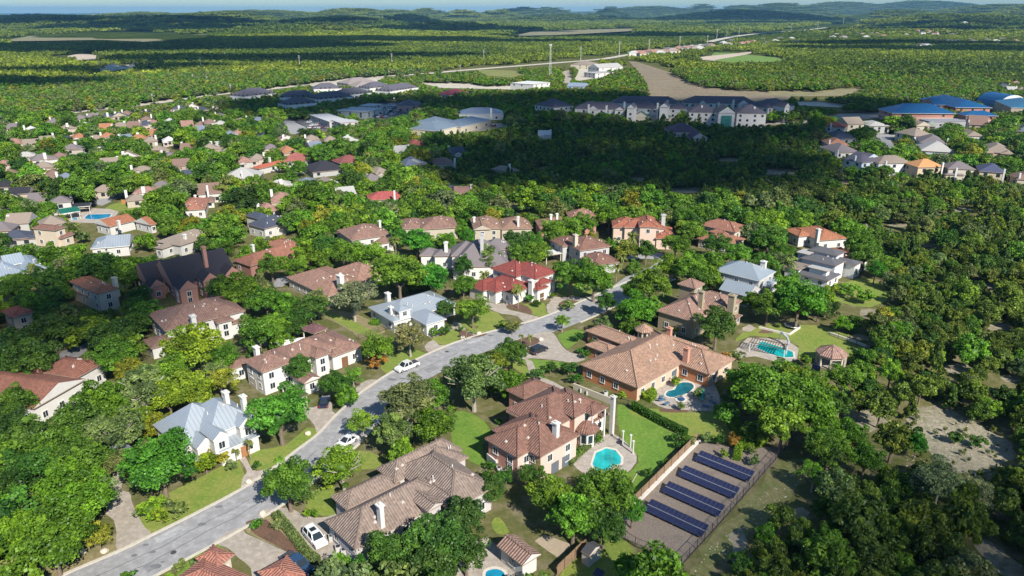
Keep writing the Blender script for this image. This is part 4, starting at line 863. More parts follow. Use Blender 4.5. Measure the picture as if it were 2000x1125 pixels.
# ------------------------------------------------------------------ houses of the middle distance, one by one
MID = [
 ('white villa with brown hips and a tan garage wing, palms in front', PINK, WW, [((686, 470), (767, 457), None, 5.2, 'hip', .42, 14), ((736, 477), (770, 470), None, 3.4, 'hip', .4, 9), ((672, 468), (700, 464), None, 3.4, 'hip', .4, 9)], [(741, 432)], 'white villa with palms in front'),
 ('low brick house with long orange-brown hips and stubby chimney', ('tile', (.38, .16, .1)), BRICK, [((488, 520), (600, 488), (464, 506), 3.6, 'hip', .45), ((560, 490), (603, 480), None, 4.2, 'hip', .4, 12)], [(493, 479)], 'long orange-brown roofed brick house'),
 ('tan house under a long brown hip roof behind green oaks', PINK, CREAM, [((823, 448), (896, 444), None, 4.2, 'hip', .42, 13), ((785, 447), (830, 446), None, 3.8, 'hip', .4, 12)], [], 'long brown hip-roofed house'),
 ('tan house with white front gable, balcony and two chimneys', ('tile', (.34, .2, .14)), CREAM, [((924, 448), (980, 446), None, 5.2, 'hip', .45, 14), ((925, 449), (960, 449), None, 5.8, 'gy', .45, 10), ((978, 448), (1040, 444), None, 4.0, 'hip', .42, 13)], [(926, 425), (1012, 424)], 'tan house with white front gable'),
 ('orange-walled house under a brown pyramid roof at the edge of the dark wood', ('tile', (.33, .17, .12)), SALMON, [((1113, 426), (1168, 424), (1118, 414), 6.2, 'hip', .5), ((1054, 446), (1110, 430), None, 4.0, 'hip', .4, 11)], [(1076, 420), (1088, 418)], 'orange-walled house by the dark wood'),
 ('navy-roofed bungalow with a small white wall showing', NAVY, WW, [((516, 447), (578, 431), (500, 433), 3.8, 'hip', .5), ((506, 428), (540, 424), None, 4.6, 'hip', .5, 9)], [], 'navy-roofed bungalow'),
 ('round-fronted cream house under a pinkish-red hip roof', ('tile', (.45, .1, .09)), CREAM, [((716, 391), (791, 388), (722, 379), 5.4, 'hip', .42)], [(770, 372)], 'pinkish-red hip-roofed house'),
 ('tan villa with stacked brown hips and an arched white porch', BROWN, (.66, .55, .42), [((88, 458), (122, 461), (84, 449), 3.4, 'hip', .4), ((108, 450), (145, 444), None, 6.2, 'hip', .4, 10), ((120, 466), (146, 457), None, 3.2, 'hip', .4, 8)], [], 'tan villa with the arched porch'),
 ('pale grey metal roof with several ridges deep among bright trees', METAL, WW, [((176, 486), (232, 481), None, 3.2, 'hip', .45, 13), ((205, 484), (256, 474), None, 3.4, 'gx', .45, 11)], [], 'pale ridged metal roof'),
 ('blue-grey metal-roofed house at the left edge behind palms', ('metal', (.36, .42, .48)), CREAM, [((-30, 548), (52, 532), (-40, 522), 4.0, 'hip', .55), ((48, 532), (88, 518), (20, 508), 4.4, 'hip', .55), ((10, 520), (50, 512), None, 5, 'gx', .55, 8)], [], 'blue-grey metal-roofed house at the left edge'),
 ('cream bungalow with long dusty tan roofs beside the brown one', TANS, WW, [((316, 486), (352, 474), (312, 479), 3.4, 'hip', .4), ((352, 480), (430, 455), None, 3.8, 'hip', .4, 11)], [(360, 459)], 'long dusty tan-roofed bungalow'),
 ('low terracotta gable with one white chimney in bright foliage', TERRA, WW, [((213, 443), (266, 430), None, 3.4, 'gx', .4, 9), ((294, 440), (308, 437), None, 3.2, 'gx', .4, 10)], [(231, 432)], 'low terracotta gable with one chimney'),
 ('salmon-tiled house with sparkling roof vents and white end wall', ('tile', (.42, .18, .12)), WW, [((359, 411), (402, 408), (352, 392), 3.6, 'hip', .4), ((360, 400), (392, 396), None, 4.6, 'hip', .4, 10)], [(381, 382)], 'salmon-tiled house with the white end wall'),
 ('brown-roofed white house with twin gables and chimney', BROWNS, WW, [((385, 380), (437, 376), (388, 367), 5.6, 'gx', .5), ((398, 396), (420, 391), None, 3.4, 'hip', .5, 9)], [(404, 362)], 'brown-roofed white twin-gabled house'),
 ('white house under a broad vivid orange-red hip roof', ('tile', (.5, .13, .07)), WW, [((506, 330), (562, 317), (504, 325), 4.2, 'hip', .5)], [(526, 307)], 'white house with vivid orange-red roof'),
 ('white house under a rose-red hip roof next to the orange-red one', ('tile', (.42, .13, .1)), WW, [((590, 316), (614, 306), (562, 306), 4.4, 'hip', .5)], [], 'white house with rose-red roof'),
 ('cream house with maroon hips and round entry bay', ('tile', (.27, .08, .07)), CREAM, [((664, 320), (714, 314), (672, 310), 5.6, 'hip', .5)], [], 'cream house with maroon hips'),
 ('dark slate-blue hip roofs spreading beside a pale drive', SLATE, GRW, [((610, 337), (676, 330), (618, 322), 3.8, 'hip', .45)], [], 'dark slate-blue hip roofs'),
 ('pale grey-roofed house spreading wide under bright trees', PALE, CREAM, [((432, 350), (505, 348), (440, 337), 3.8, 'hip', .5)], [(472, 333)], 'wide pale grey-roofed house'),
 ('cream two-storey house with brown roof and tall white chimney in the shade', BROWNS, WW, [((850, 322), (889, 320), (852, 312), 5.6, 'hip', .45)], [(888, 309)], 'cream house with tall chimney by the wood'),
 ('tan-roofed house with cream chimney at the edge of the wood', TANS, CREAM, [((958, 330), (996, 337), (958, 322), 5.0, 'hip', .5)], [(995, 320)], 'tan-roofed house at the edge of the wood'),
 ('red hip-roofed house with white chimney in front of the metal-roofed offices', ('tile', (.42, .12, .09)), CREAM, [((797, 286), (834, 284), (802, 278), 4.6, 'hip', .5)], [(837, 270)], 'red hip-roofed house by the offices'),
 ('dark plum-roofed mansion with pale bays alone in the dark wood', ('shingle', (.1, .06, .085)), (.62, .5, .47), [((1308, 258), (1368, 258), (1312, 249), 6.0, 'hip', .5), ((1350, 270), (1378, 267), None, 4.5, 'gy', .6, 12)], [(1342, 242)], 'plum-roofed mansion'),
 ('white house with recessed navy roof and blue terrace at the wood edge', ('shingle', (.12, .11, .14)), (.6, .66, .7), [((1645, 310), (1684, 318), (1662, 301), 6.4, 'hip', .4), ((1680, 318), (1708, 308), None, 5.6, 'gy', .4, 10)], [(1671, 304)], 'white house with recessed navy roof'),
 ('white two-storey house with taupe hip roof and rear deck', TANS, (.66, .66, .66), [((1716, 319), (1782, 318), (1722, 310), 6.2, 'hip', .5)], [(1731, 314)], 'white house with taupe roof and deck'),
 ('cream house under a bright orange hip roof with red awning', ('shingle', (.5, .25, .1)), (.6, .47, .33), [((1793, 327), (1846, 326), (1800, 317), 6.0, 'hip', .5)], [(1842, 317)], 'bright orange hip-roofed house'),
 ('cream house with two tiers of grey hip roof and a red hedge below', GREYS, (.58, .52, .42), [((1852, 329), (1907, 331), (1858, 321), 6.2, 'hip', .5), ((1847, 341), (1886, 343), None, 3.4, 'hip', .5, 8)], [(1869, 328)], 'grey two-tiered house above the red hedge'),
 ('square tan house with a navy-blue hip roof at the row end', ('shingle', (.06, .07, .13)), (.6, .5, .34), [((1912, 334), (1966, 338), (1920, 324), 6.4, 'hip', .5)], [(1963, 330)], 'tan house with navy-blue roof'),
 ('tan brick house with twin front gables on the right of the cul-de-sac', TANS, (.52, .42, .3), [((1920, 296), (1978, 300), (1924, 284), 6.2, 'hip', .5), ((1920, 298), (1942, 299), None, 6, 'gy', .5, 8), ((1954, 300), (1980, 301), None, 6, 'gy', .5, 8)], [], 'tan twin-gabled brick house'),
 ('white-walled house with tan hip roof and chimney behind lime trees', TANS, WW, [((1890, 265), (1922, 266), (1892, 256), 6.0, 'hip', .5)], [(1920, 253)], 'white-walled house behind lime trees'),
 ('brown-grey hip-roofed house lying behind the pale grey one', GREYS, WW, [((1796, 278), (1848, 281), (1800, 268), 4.6, 'hip', .5)], [(1852, 270)], 'brown-grey house on the cul-de-sac'),
 ('taupe hip-roofed house beyond the brown-grey one', TANS, WW, [((1786, 266), (1824, 264), (1790, 256), 5, 'hip', .5)], [], 'taupe house beyond the cul-de-sac'),
 ('house with a pale silver roof and blue front slope', PALE, (.5, .53, .55), [((1797, 294), (1866, 298), (1800, 283), 4, 'hip', .5)], [(1876, 294)], 'silver-roofed house'),
 ('cream house with rusty orange hip roof among grey neighbours', ('tile', (.42, .18, .1)), CREAM, [((1618, 283), (1660, 284), (1624, 274), 5.6, 'hip', .5)], [(1621, 273)], 'rusty orange-roofed house'),
 ('grey-hipped house in front of the rusty orange roof', GREYS, WW, [((1632, 298), (1680, 297), (1640, 286), 6, 'hip', .5)], [(1644, 281), (1637, 293)], 'grey-hipped house'),
 ('blue-slate roofed house behind the rusty orange roof', NAVY, GRW, [((1632, 272), (1678, 270), (1640, 262), 5, 'hip', .5)], [], 'blue-slate roofed house'),
 ('white house with a dark red hip roof, first of the right-hand row', ('tile', (.35, .1, .07)), WW, [((1609, 247), (1650, 250), (1614, 242), 6.4, 'hip', .45)], [(1624, 240)], 'white house with dark red roof'),
 ('cream gabled house between the red roof and the flat grey one', TANS, CREAM, [((1656, 243), (1690, 242), (1660, 236), 6, 'gx', .5)], [(1662, 232)], 'cream gabled house'),
 ('grey low-roofed house under two trees at the head of the cul-de-sac', PALE, GRW, [((1698, 246), (1740, 246), (1702, 238), 5, 'hip', .3)], [], 'grey house at the cul-de-sac head'),
 ('tan gabled house facing right near the blue school', TANS, CREAM, [((1762, 240), (1790, 246), (1764, 234), 6, 'gx', .5)], [], 'tan gabled house by the school'),
 ('green-grey roofed house half hidden by a round tree', ('shingle', (.22, .24, .2)), GRW, [((1800, 246), (1828, 248), (1802, 240), 4.6, 'hip', .5)], [], 'green-grey roofed house'),
 ('brown house with twin small gables in front of the blue barrel hall', BROWNS, TANW, [((1892, 243), (1930, 245), (1898, 236), 5.4, 'gx', .5)], [(1893, 234)], 'brown twin-gabled house'),
 ('blue-grey roof cut by the right edge, white chimney beside it', ('shingle', (.12, .15, .18)), CREAM, [((1984, 256), (2012, 258), (1986, 246), 5.4, 'hip', .6)], [(1985, 241)], 'blue-grey roof at the right edge'),
 ('brown roof cut by the right edge below the tan twin-gabled house', BROWNS, CREAM, [((1986, 350), (2030, 352), (1990, 340), 5, 'hip', .5)], [(1993, 338)], 'brown roof at the right edge'),
]
for lab, rf, wl, bl, chs, lm in MID:
    h = House('house', lab, 'house', rf, tuple(round(v * .86, 3) for v in wl), far=bl[0][0][1] < 400, group='houses of the suburb', lm=lm)
    h.small = h.far and bl[0][0][0] < 1050; kh = .72 if h.far and bl[0][0][0] < 1050 else 1.0
    for b in bl:
        h.block(b[0], b[1], b[2], b[3] * kh, b[4], b[5], W=b[6] if len(b) > 6 else None)
    for c in chs:
        h.chimney(c[0], c[1], 3, bl[0][3] + 2.6, .9, WW)
    h.build()
RC = {'pink': ('pink-brown', ('tile', (.4, .22, .17))), 'grey': ('grey', GREYS), 'tan': ('tan', TANS), 'orange': ('orange', ('tile', (.46, .2, .1))), 'brown': ('brown', BROWNS), 'blue': ('blue-grey', ('shingle', (.16, .19, .25))), 'navy': ('navy', NAVY), 'pale': ('pale', PALE), 'white': ('off-white', ('shingle', (.5, .49, .48))), 'slate': ('charcoal', SLATE)}
SM = [(27,274,22,'pink'),(106,234,18,'grey'),(157,227,12,'grey'),(182,226,18,'grey'),(208,224,17,'navy'),(232,223,17,'navy'),(247,219,10,'brown'),(235,242,18,'tan'),(208,247,15,'orange'),(165,242,14,'white'),(91,268,24,'tan'),(120,266,24,'navy'),(155,263,16,'orange'),(187,268,13,'tan'),(209,262,17,'orange'),(244,266,18,'blue'),(270,266,17,'orange'),(292,271,26,'tan'),(297,257,14,'orange'),(330,270,16,'white'),(285,216,16,'slate'),(285,229,15,'brown'),(263,241,20,'brown'),(283,238,14,'navy'),(331,234,15,'pale'),(350,209,18,'navy'),(375,206,14,'brown'),(395,210,15,'navy'),(340,214,14,'tan'),(365,241,26,'pink'),(392,240,15,'brown'),(395,250,14,'blue'),(195,291,24,'navy'),(308,287,28,'tan'),(367,284,22,'brown'),(116,301,18,'brown'),(80,305,22,'grey'),(84,320,34,'tan'),(7,315,22,'pink'),(103,334,22,'brown'),(128,341,36,'blue'),(278,328,54,'tan'),(214,315,22,'tan'),(354,316,24,'brown'),(368,337,30,'navy'),(315,357,40,'grey'),(285,368,36,'pink'),(265,382,42,'tan'),(10,357,26,'slate'),(40,370,42,'slate'),(78,382,36,'grey'),(118,386,18,'grey'),(203,366,18,'tan'),
      (420,210,16,'orange'),(408,235,13,'brown'),(430,238,12,'pale'),(448,258,14,'blue'),(466,256,20,'pink'),(558,268,20,'brown'),(608,267,36,'tan'),(613,280,20,'blue'),(645,268,22,'tan'),(678,270,26,'pale'),(425,279,16,'pale'),(442,294,28,'tan'),(528,285,40,'grey'),(475,310,22,'pink'),(502,305,34,'tan'),(410,285,16,'tan'),(560,289,20,'orange'),(778,291,56,'pale'),(797,315,30,'blue'),(545,355,26,'pale'),(598,350,14,'blue'),(548,380,40,'pink'),(520,402,30,'pink'),(672,371,26,'pale'),(890,292,26,'navy'),(905,368,32,'pink'),(805,312,24,'blue'),(1064,259,24,'white'),(740,330,24,'tan'),(505,232,16,'blue'),(512,262,18,'navy'),(60,276,18,'tan'),(140,285,16,'grey'),(50,300,18,'pale'),(20,334,20,'brown'),(160,300,20,'white'),(250,300,20,'tan'),(330,300,20,'grey'),(20,245,14,'grey'),(60,250,14,'white'),(130,246,14,'tan'),(300,236,14,'pink'),(430,222,14,'grey'),(470,232,14,'tan'),(0,440,30,'grey'),(40,425,22,'tan'),(725,345,24,'grey'),(640,352,24,'tan'),(30,455,30,'navy'),(100,428,20,'tan'),
      (1960,165,26,'navy'),(1985,160,28,'pink'),(1975,172,24,'pale'),(1995,172,20,'tan')]
rh = random.Random(21); cnt = {}
for x, y, wp, rc in SM:
    nm, rf = RC[rc]; sz = 'tiny' if wp < 16 else 'small' if wp < 26 else 'broad'
    d = None
    for nm2, p in LANDS[:60]:
        a = PX(p); q = math.hypot(a[0] - x, (a[1] - y) * 1.5)
        if d is None or q < d[0]: d = (q, nm2, a)
    dx, dy = x - d[2][0], y - d[2][1]; rel = ('right of' if dx > 0 else 'left of') if abs(dx) > 1.3 * abs(dy) else ('in front of' if dy > 0 else 'behind')
    base = '%s %s-roofed house %s the %s' % (sz, nm, rel, d[1]); cnt.setdefault(base, []).append((d[0], x, y))
rh = random.Random(21)
for i, (x, y, wp, rc) in enumerate(SM):
    nm, rf = RC[rc]; sz = 'tiny' if wp < 16 else 'small' if wp < 26 else 'broad'
    wl = rh.choice([(.5, .48, .45), (.42, .4, .37), (.4, .35, .28), (.36, .3, .23), (.45, .37, .32)]); st = rh.random() < .4; hh = 5.0 if st else 3.0; m = ppm(x, y + 4); L = max(8, wp / m * .74); yaw = R(rh.choice((28, 20, 35, 15)) + rh.choice((0, 0, 90)) + rh.uniform(-6, 6)) if x < 900 else R(rh.uniform(-12, 12))
    W_ = rh.uniform(8, 10.5); lab = None
    for base, v in cnt.items():
        for q, xx, yy in v:
            if (xx, yy) == (x, y):
                v2 = sorted(v); k = [e[1:] for e in v2].index((x, y)); lab = base if len(v) == 1 else base + ', %s to it' % (['nearest', 'second nearest', 'third nearest', 'fourth nearest', 'fifth nearest', 'sixth nearest', 'seventh nearest', 'eighth nearest', 'ninth nearest'][min(k, 8)])
    h = House('house', lab, 'house', rf, wl, far=True, group='houses of the suburb')
    c = G(x, y, hh + 1); u = Vector((math.cos(yaw), math.sin(yaw), 0)); n = Vector((-u.y, u.x, 0)); c.z = 0
    h.wblock(c - u * L / 2 - n * W_ / 2, yaw, L, W_, hh, rh.choice(('hip', 'hip', 'gx')), rh.uniform(.45, .62), ov=.4)
    if rh.random() < .6: h.wblock(c - u * L * .5 - n * (W_ / 2 + 2.2), yaw, L * rh.uniform(.4, .6), W_ * .7, hh - .5, rh.choice(('gy', 'hip')), .5, ov=.3)
    if rh.random() < .75:
        e = c + u * rh.choice((-1, 1)) * (L / 2 - .6) + n * rh.uniform(-2, 3); h.chs.append((e.x, e.y, 1, hh + rh.uniform(2.2, 3.2), 1.0, WW, False))
    h.small = True; h.build()
# ------------------------------------------------------------------ large buildings
def big(name, lab, cat, rf, wl, bl, lm=None, apt=0, chs=()):
    h = House(name, lab, cat, rf, wl, far=True, lm=lm); h.apt = apt
    for b in bl: h.block(b[0], b[1], None, b[2], b[3], b[4], W=b[5], wmat=wall_mat(b[6]) if len(b) > 6 and b[6] else None, mat=roof_mat(*b[7]) if len(b) > 7 else None, ov=.3)
    for c in chs: h.chimney(c[0], c[1], 3, c[2], 1.6, WW)
    return h.build()
APR = ('shingle', (.1, .085, .105)); AW = (.56, .53, .5); CH = (.66, .64, .62)
AP = lambda lab, bl, lm=None, chs=(): big('apartment_block', lab, 'apartments', APR, AW, bl, lm, 3, chs)
AP('left front apartment block of the grey row, with white gabled entry bay', [((1122, 212), (1217, 214), 9.6, 'hip', .5, 17), ((1148, 214), (1168, 215), 9.8, 'gy', .7, 12), ((1200, 215), (1219, 216), 9.7, 'gy', .6, 12)], 'left front apartment block', [(1150, 204, 13.5), (1185, 206, 13.5)])
AP('far left brownish apartment wing ending the long row', [((1082, 210), (1121, 206), 9.6, 'hip', .5, 22)], 'far left apartment wing')
AP('middle apartment block with two tall white gables behind the green clubhouse', [((1225, 210), (1285, 212), 9.6, 'hip', .5, 18), ((1224, 211), (1240, 211), 12, 'gy', .8, 16), ((1288, 209), (1306, 209), 12, 'gy', .8, 16), ((1306, 212), (1340, 214), 9.6, 'hip', .5, 18)], 'middle apartment block', [(1220, 199, 14), (1285, 201, 14)])
AP('apartment block with rows of small windows left of the green glazed gable', [((1345, 219), (1401, 220), 9.6, 'hip', .55, 18)], 'apartment block left of the glazed gable', [(1371, 206, 13.6)])
AP('apartment block right of the green glazed gable in the grey row', [((1439, 221), (1498, 222), 9.6, 'hip', .55, 18)], 'apartment block right of the glazed gable', [(1474, 208, 13.6)])
AP('tall pale gabled stair tower with green glazing between two apartment blocks', [((1403, 221), (1437, 221), 10.6, 'gy', .7, 14)], 'green-glazed gable')
AP('right end apartment block turning the corner of the grey row', [((1500, 211), (1553, 206), 9.6, 'hip', .5, 20), ((1533, 209), (1543, 208), 11, 'gy', .9, 12)], 'right end apartment block')
AP('rear apartment block whose dark roofs show above the middle one', [((1195, 201), (1330, 203), 9.6, 'hip', .5, 18)], None, [(1304, 196, 13)])
AP('rear right apartment block with small white roof gables', [((1335, 201), (1480, 203), 9.6, 'hip', .5, 18), ((1365, 202), (1380, 202), 10, 'gy', .7, 14), ((1442, 203), (1462, 203), 10, 'gy', .7, 14)], None, [(1433, 195, 13), (1404, 200, 13)])
big('clubhouse', 'green-roofed clubhouse with tan gable in front of the apartments', 'clubhouse', ('metal', (.03, .14, .11)), CREAM, [((1236, 228), (1266, 229), 4.4, 'gy', .6, 14), ((1262, 227), (1312, 228), 4, 'hip', .5, 12)], 'green-roofed clubhouse')
g = G(1420, 232)
o = thing('glazed_wall', 'tall green glass wall in the gable of the apartment stair tower', 'glazing', (g.x, g.y + .0, 0)); 
gb = G(1420, 221, 10.6)
o.location = (gb.x, gb.y - .1, 0)
for i in range(3):
    for j in range(4): obj('pane', MB().box(((i - 1) * 2.4, 0, 1.4 + j * 2.2), (2.2, .14, 2.0)).mesh('pane', paint('green_glass', (.05, .2, .17), .15)), o)
NR = ('shingle', (.095, .09, .115))
for i, (lab, bl) in enumerate([('navy-roofed apartment block nearest the strip mall with white bays', [((562, 205), (620, 200), 7.6, 'hip', .5, 18)]), ('long navy-roofed apartment range behind the nearest one', [((545, 190), (618, 188), 7.6, 'hip', .5, 18)]), ('navy-roofed apartment block at the left end beside the highway', [((478, 188), (540, 181), 7.6, 'hip', .5, 20)]),
    ('navy-roofed apartment block in the middle of the complex', [((622, 194), (690, 188), 7.6, 'hip', .5, 18)]), ('navy-roofed apartment range reaching right toward the offices', [((668, 186), (726, 180), 7.6, 'hip', .5, 18)]), ('navy-roofed apartment block at the right end of the complex', [((722, 172), (766, 168), 7.6, 'hip', .5, 18)]), ('second right navy apartment block with white wall strips', [((762, 178), (818, 170), 7.6, 'hip', .5, 18)]), ('navy-roofed apartment block at the back by the pale halls', [((612, 174), (668, 172), 7.6, 'hip', .5, 18)])]):
    big('apartment_block', lab, 'apartments', NR, CH, bl, ['navy apartment complex', None, None, None, None, None, None, None][i], 3)
big('hall', 'pale taupe hall roof standing left behind the navy apartments', 'hall', ('shingle', (.25, .21, .2)), CREAM, [((680, 164), (738, 160), 6, 'hip', .4, 24)]); big('hall', 'second pale taupe hall roof, wider and nearer', 'hall', ('shingle', (.27, .23, .21)), CREAM, [((694, 170), (735, 168), 6, 'hip', .4, 26)])
big('strip_mall', 'long L-shaped strip mall with white flat roof and tan parapet', 'shops', ('shingle', (.45, .45, .46)), (.42, .4, .37), [((664, 240), (702, 237), 5.5, 'flat', 0, 18), ((604, 224), (664, 236), 5, 'flat', 0, 14)], 'long strip mall')
big('strip_mall', 'shorter strip mall with pale roof behind the long one', 'shops', ('shingle', (.45, .45, .46)), (.4, .42, .4), [((652, 216), (715, 219), 5, 'flat', 0, 26), ((700, 206), (745, 204), 5, 'flat', 0, 16)], 'shorter strip mall')
big('shop', 'dark hip-roofed shop with red entrances beside the car park', 'shop', NR, (.4, .25, .22), [((774, 206), (816, 206), 5, 'hip', .4, 22)], 'dark hip-roofed shop')
big('shop', 'maroon-roofed low shop near the highway', 'shop', ('shingle', (.16, .03, .05)), (.5, .46, .38), [((876, 186), (918, 182), 5, 'hip', .5, 16)], 'maroon-roofed shop')
big('office', 'pale metal-roofed office with long wing in front of the dark wood', 'office', ('metal', (.2, .25, .3)), CREAM, [((853, 256), (905, 244), 4.5, 'hip', .35, 22), ((900, 248), (985, 236), 4.4, 'hip', .3, 20), ((855, 244), (915, 238), 6, 'hip', .35, 20)], 'metal-roofed office')
big('office', 'second metal-roofed office with chimney, half sunk in dark trees', 'office', ('metal', (.2, .25, .32)), (.4, .42, .44), [((896, 223), (985, 222), 4.5, 'hip', .35, 20)], 'second metal-roofed office', 0, [(959, 212, 10)])
big('warehouse', 'white flat-roofed warehouse by the bend of the access road', 'warehouse', ('shingle', (.6, .6, .58)), (.6, .58, .54), [((996, 162), (1042, 165), 9, 'flat', 0, 30)], 'white flat-roofed warehouse')
big('warehouse', 'white gabled workshop with shining walls near the highway', 'warehouse', PALE, WW, [((1148, 131), (1170, 133), 9, 'gy', .4, 40), ((1140, 141), (1168, 143), 6, 'flat', 0, 30)], 'white gabled workshop')
big('warehouse', 'blue-walled low building with white garage doors', 'warehouse', ('shingle', (.2, .25, .33)), (.3, .38, .48), [((1107, 168), (1142, 169), 5, 'gx', .3, 18)], 'blue-walled low building')
big('warehouse', 'tan hip-roofed building left of the white workshop', 'warehouse', TANS, CREAM, [((1114, 126), (1152, 127), 6, 'hip', .3, 40)], None)
BL = ('metal', (.015, .11, .27)); BL2 = ('metal', (.04, .17, .29))
h = House('school', 'long red-banded school under bright blue metal roofs', 'school', BL, (.42, .2, .15), far=True, lm='blue-roofed school'); h.apt = 0
for A, B, hh, k, p, W in (((1742, 221), (1868, 222), 7, 'hip', .42, 26), ((1868, 221), (1905, 226), 7, 'hip', .4, 22), ((1866, 210), (1945, 212), 8, 'hip', .35, 60), ((1824, 205), (1850, 206), 9, 'gx', .4, 20)): h.block(A, B, None, hh, k, p, W=W, ov=1.0)
h.build()
def band(H):
    for b in H.blocks[:2]:
        for z in (1.2, 3.6): obj('brick_band', MB().box((b['c'].x - H.ctr.x, b['c'].y - H.ctr.y, z), (b['L'] - 1.94, b['W'] - 1.94, .9), b['ang']).mesh('brick_band', wall_mat((.5, .36, .3))), H.root)
band(h)
big('school_wing', 'low grey flat-roofed school wing in front of the blue roof', 'school', ('shingle', (.24, .25, .28)), (.3, .3, .33), [((1820, 238), (1930, 236), 4, 'flat', 0, 14)], None)
big('school_wing', 'pale teal metal roof of the school at the right edge', 'school', BL2, TANW, [((1975, 210), (2060, 213), 8, 'hip', .3, 50)], None)
g1, g2 = G(1938, 212, 0), G(1978, 222, 0)
def barrel():
    a = G(1930, 208); b = G(1975, 216); d = (b - a).normalized(); n = Vector((-d.y, d.x, 0)); L = (b - a).length; rr = 12; vs = []; k = 12
    for e in (0, 1):
        for i in range(k + 1):
            t = math.pi * i / k; p = a + d * L * e + n * (rr * math.cos(t)) + Vector((0, 0, 2.5 + rr * .8 * math.sin(t))); vs.append(p - a)
    fs = [(i, i + 1, i + k + 2, i + k + 1) for i in range(k)] + [tuple(range(k, -1, -1)), tuple(range(k + 1, 2 * k + 2))]
    t = thing('barrel_hall', 'blue barrel-vaulted hall with a white end wall beside the school', 'hall', a)
    me = mesh('roof', vs, fs, [roof_mat(*BL), wall_mat(WW)], [0] * k + [1, 1], 'slope'); fixnorm(me); obj('roof', me, t)
    obj('wall', MB().box(((d * L / 2).x, (d * L / 2).y, 1.25), (L, rr * 2, 2.5), math.atan2(d.y, d.x)).mesh('wall', wall_mat((.5, .28, .2))), t); BOX.append((1925, 192, 1985, 216, PX(a)[2])); FOOT.append((a.x + d.x * L / 2, a.y + d.y * L / 2, 0, 20, 20))
barrel()
# tiny houses past the highway and on the far hills: only walls and roofs show at this size
tiny = random.Random(4); tm = []
for rc, wl in (((.3, .25, .22), WW), ((.14, .12, .12), WW), ((.33, .17, .12), CREAM), ((.45, .44, .42), WW)):
    vs, top, lo, rl, z = roof_block(18, 12, 6, 'hip', .5, .4); V = [Vector(v) - Vector((9, 6, 0)) for v in vs]; Lo = [Vector(v) - Vector((9, 6, 0)) for v in lo]; k = len(V)
    me = mesh('roof', V + Lo, list(top) + [(j, j + k, (j + 1) % 4 + k, (j + 1) % 4) for j in range(4)], roof_mat('shingle', rc), uvs='slope'); fixnorm(me)
    tm.append((me, MB().box((0, 0, 2.9), (17, 11, 5.8)).mesh('wall', wall_mat(wl))))
def tinies(n, x0, x1, f, spread, lab, s=1.0):
    for i in range(n):
        x = x0 + (x1 - x0) * (i + tiny.random()) / n; y = f(x) + tiny.uniform(-spread, spread); g = G(x, y); g.z = hz(g.x, g.y)
        for _ in range(2):
            g2 = G(x, y, g.z); g2.z = hz(g2.x, g2.y); g = g2
        ti = tiny.randrange(4); o = thing('distant_house', lab.replace('house', ('taupe', 'dark', 'reddish', 'pale')[ti] + '-roofed house').replace('shed', ('taupe', 'dark', 'reddish', 'pale')[ti] + '-roofed shed'), 'house', (g.x, g.y, g.z), R(tiny.uniform(-40, 40)), group=lab.split(',')[0]); a, b = tm[ti]
        for q in (obj('roof', a, o), obj('wall', b, o)): q.scale = (s, s, s)
        FOOT.append((g.x, g.y, 0, 10 * s, 8 * s)); BOX.append((x - 3, y - 3, x + 3, y + 1, PX(g)[2]))
tinies(34, 1236, 1390, lambda x: 112 - (x - 1236) * .115, 3, 'little pale house in the strip of homes along the highway')
tinies(12, 1400, 1560, lambda x: 88 - (x - 1400) * .03, 5, 'little pale house scattered right of the highway')
tinies(30, 1620, 1900, lambda x: 76 - (x - 1620) * .05, 5, 'faint pale house in the far shaded estate at the right')
tinies(14, 1860, 1920, lambda x: 24 - (x - 1860) * .05, 4, 'white house on the far ridge at the right', 1.6)
tinies(12, 1770, 1990, lambda x: 92 - (x - 1770) * .06, 6, 'dim house among trees right of the far estate')
tinies(26, 20, 300, lambda x: 37 - abs(x - 200) * .02, 5, 'white speck of a house on the far left hills', 1.3)
tinies(14, 530, 640, lambda x: 29, 2, 'white speck of a house near the left horizon', 3.0)
tinies(8, 170, 300, lambda x: 131, 4, 'shed on the bare lot in the left woods', .6)
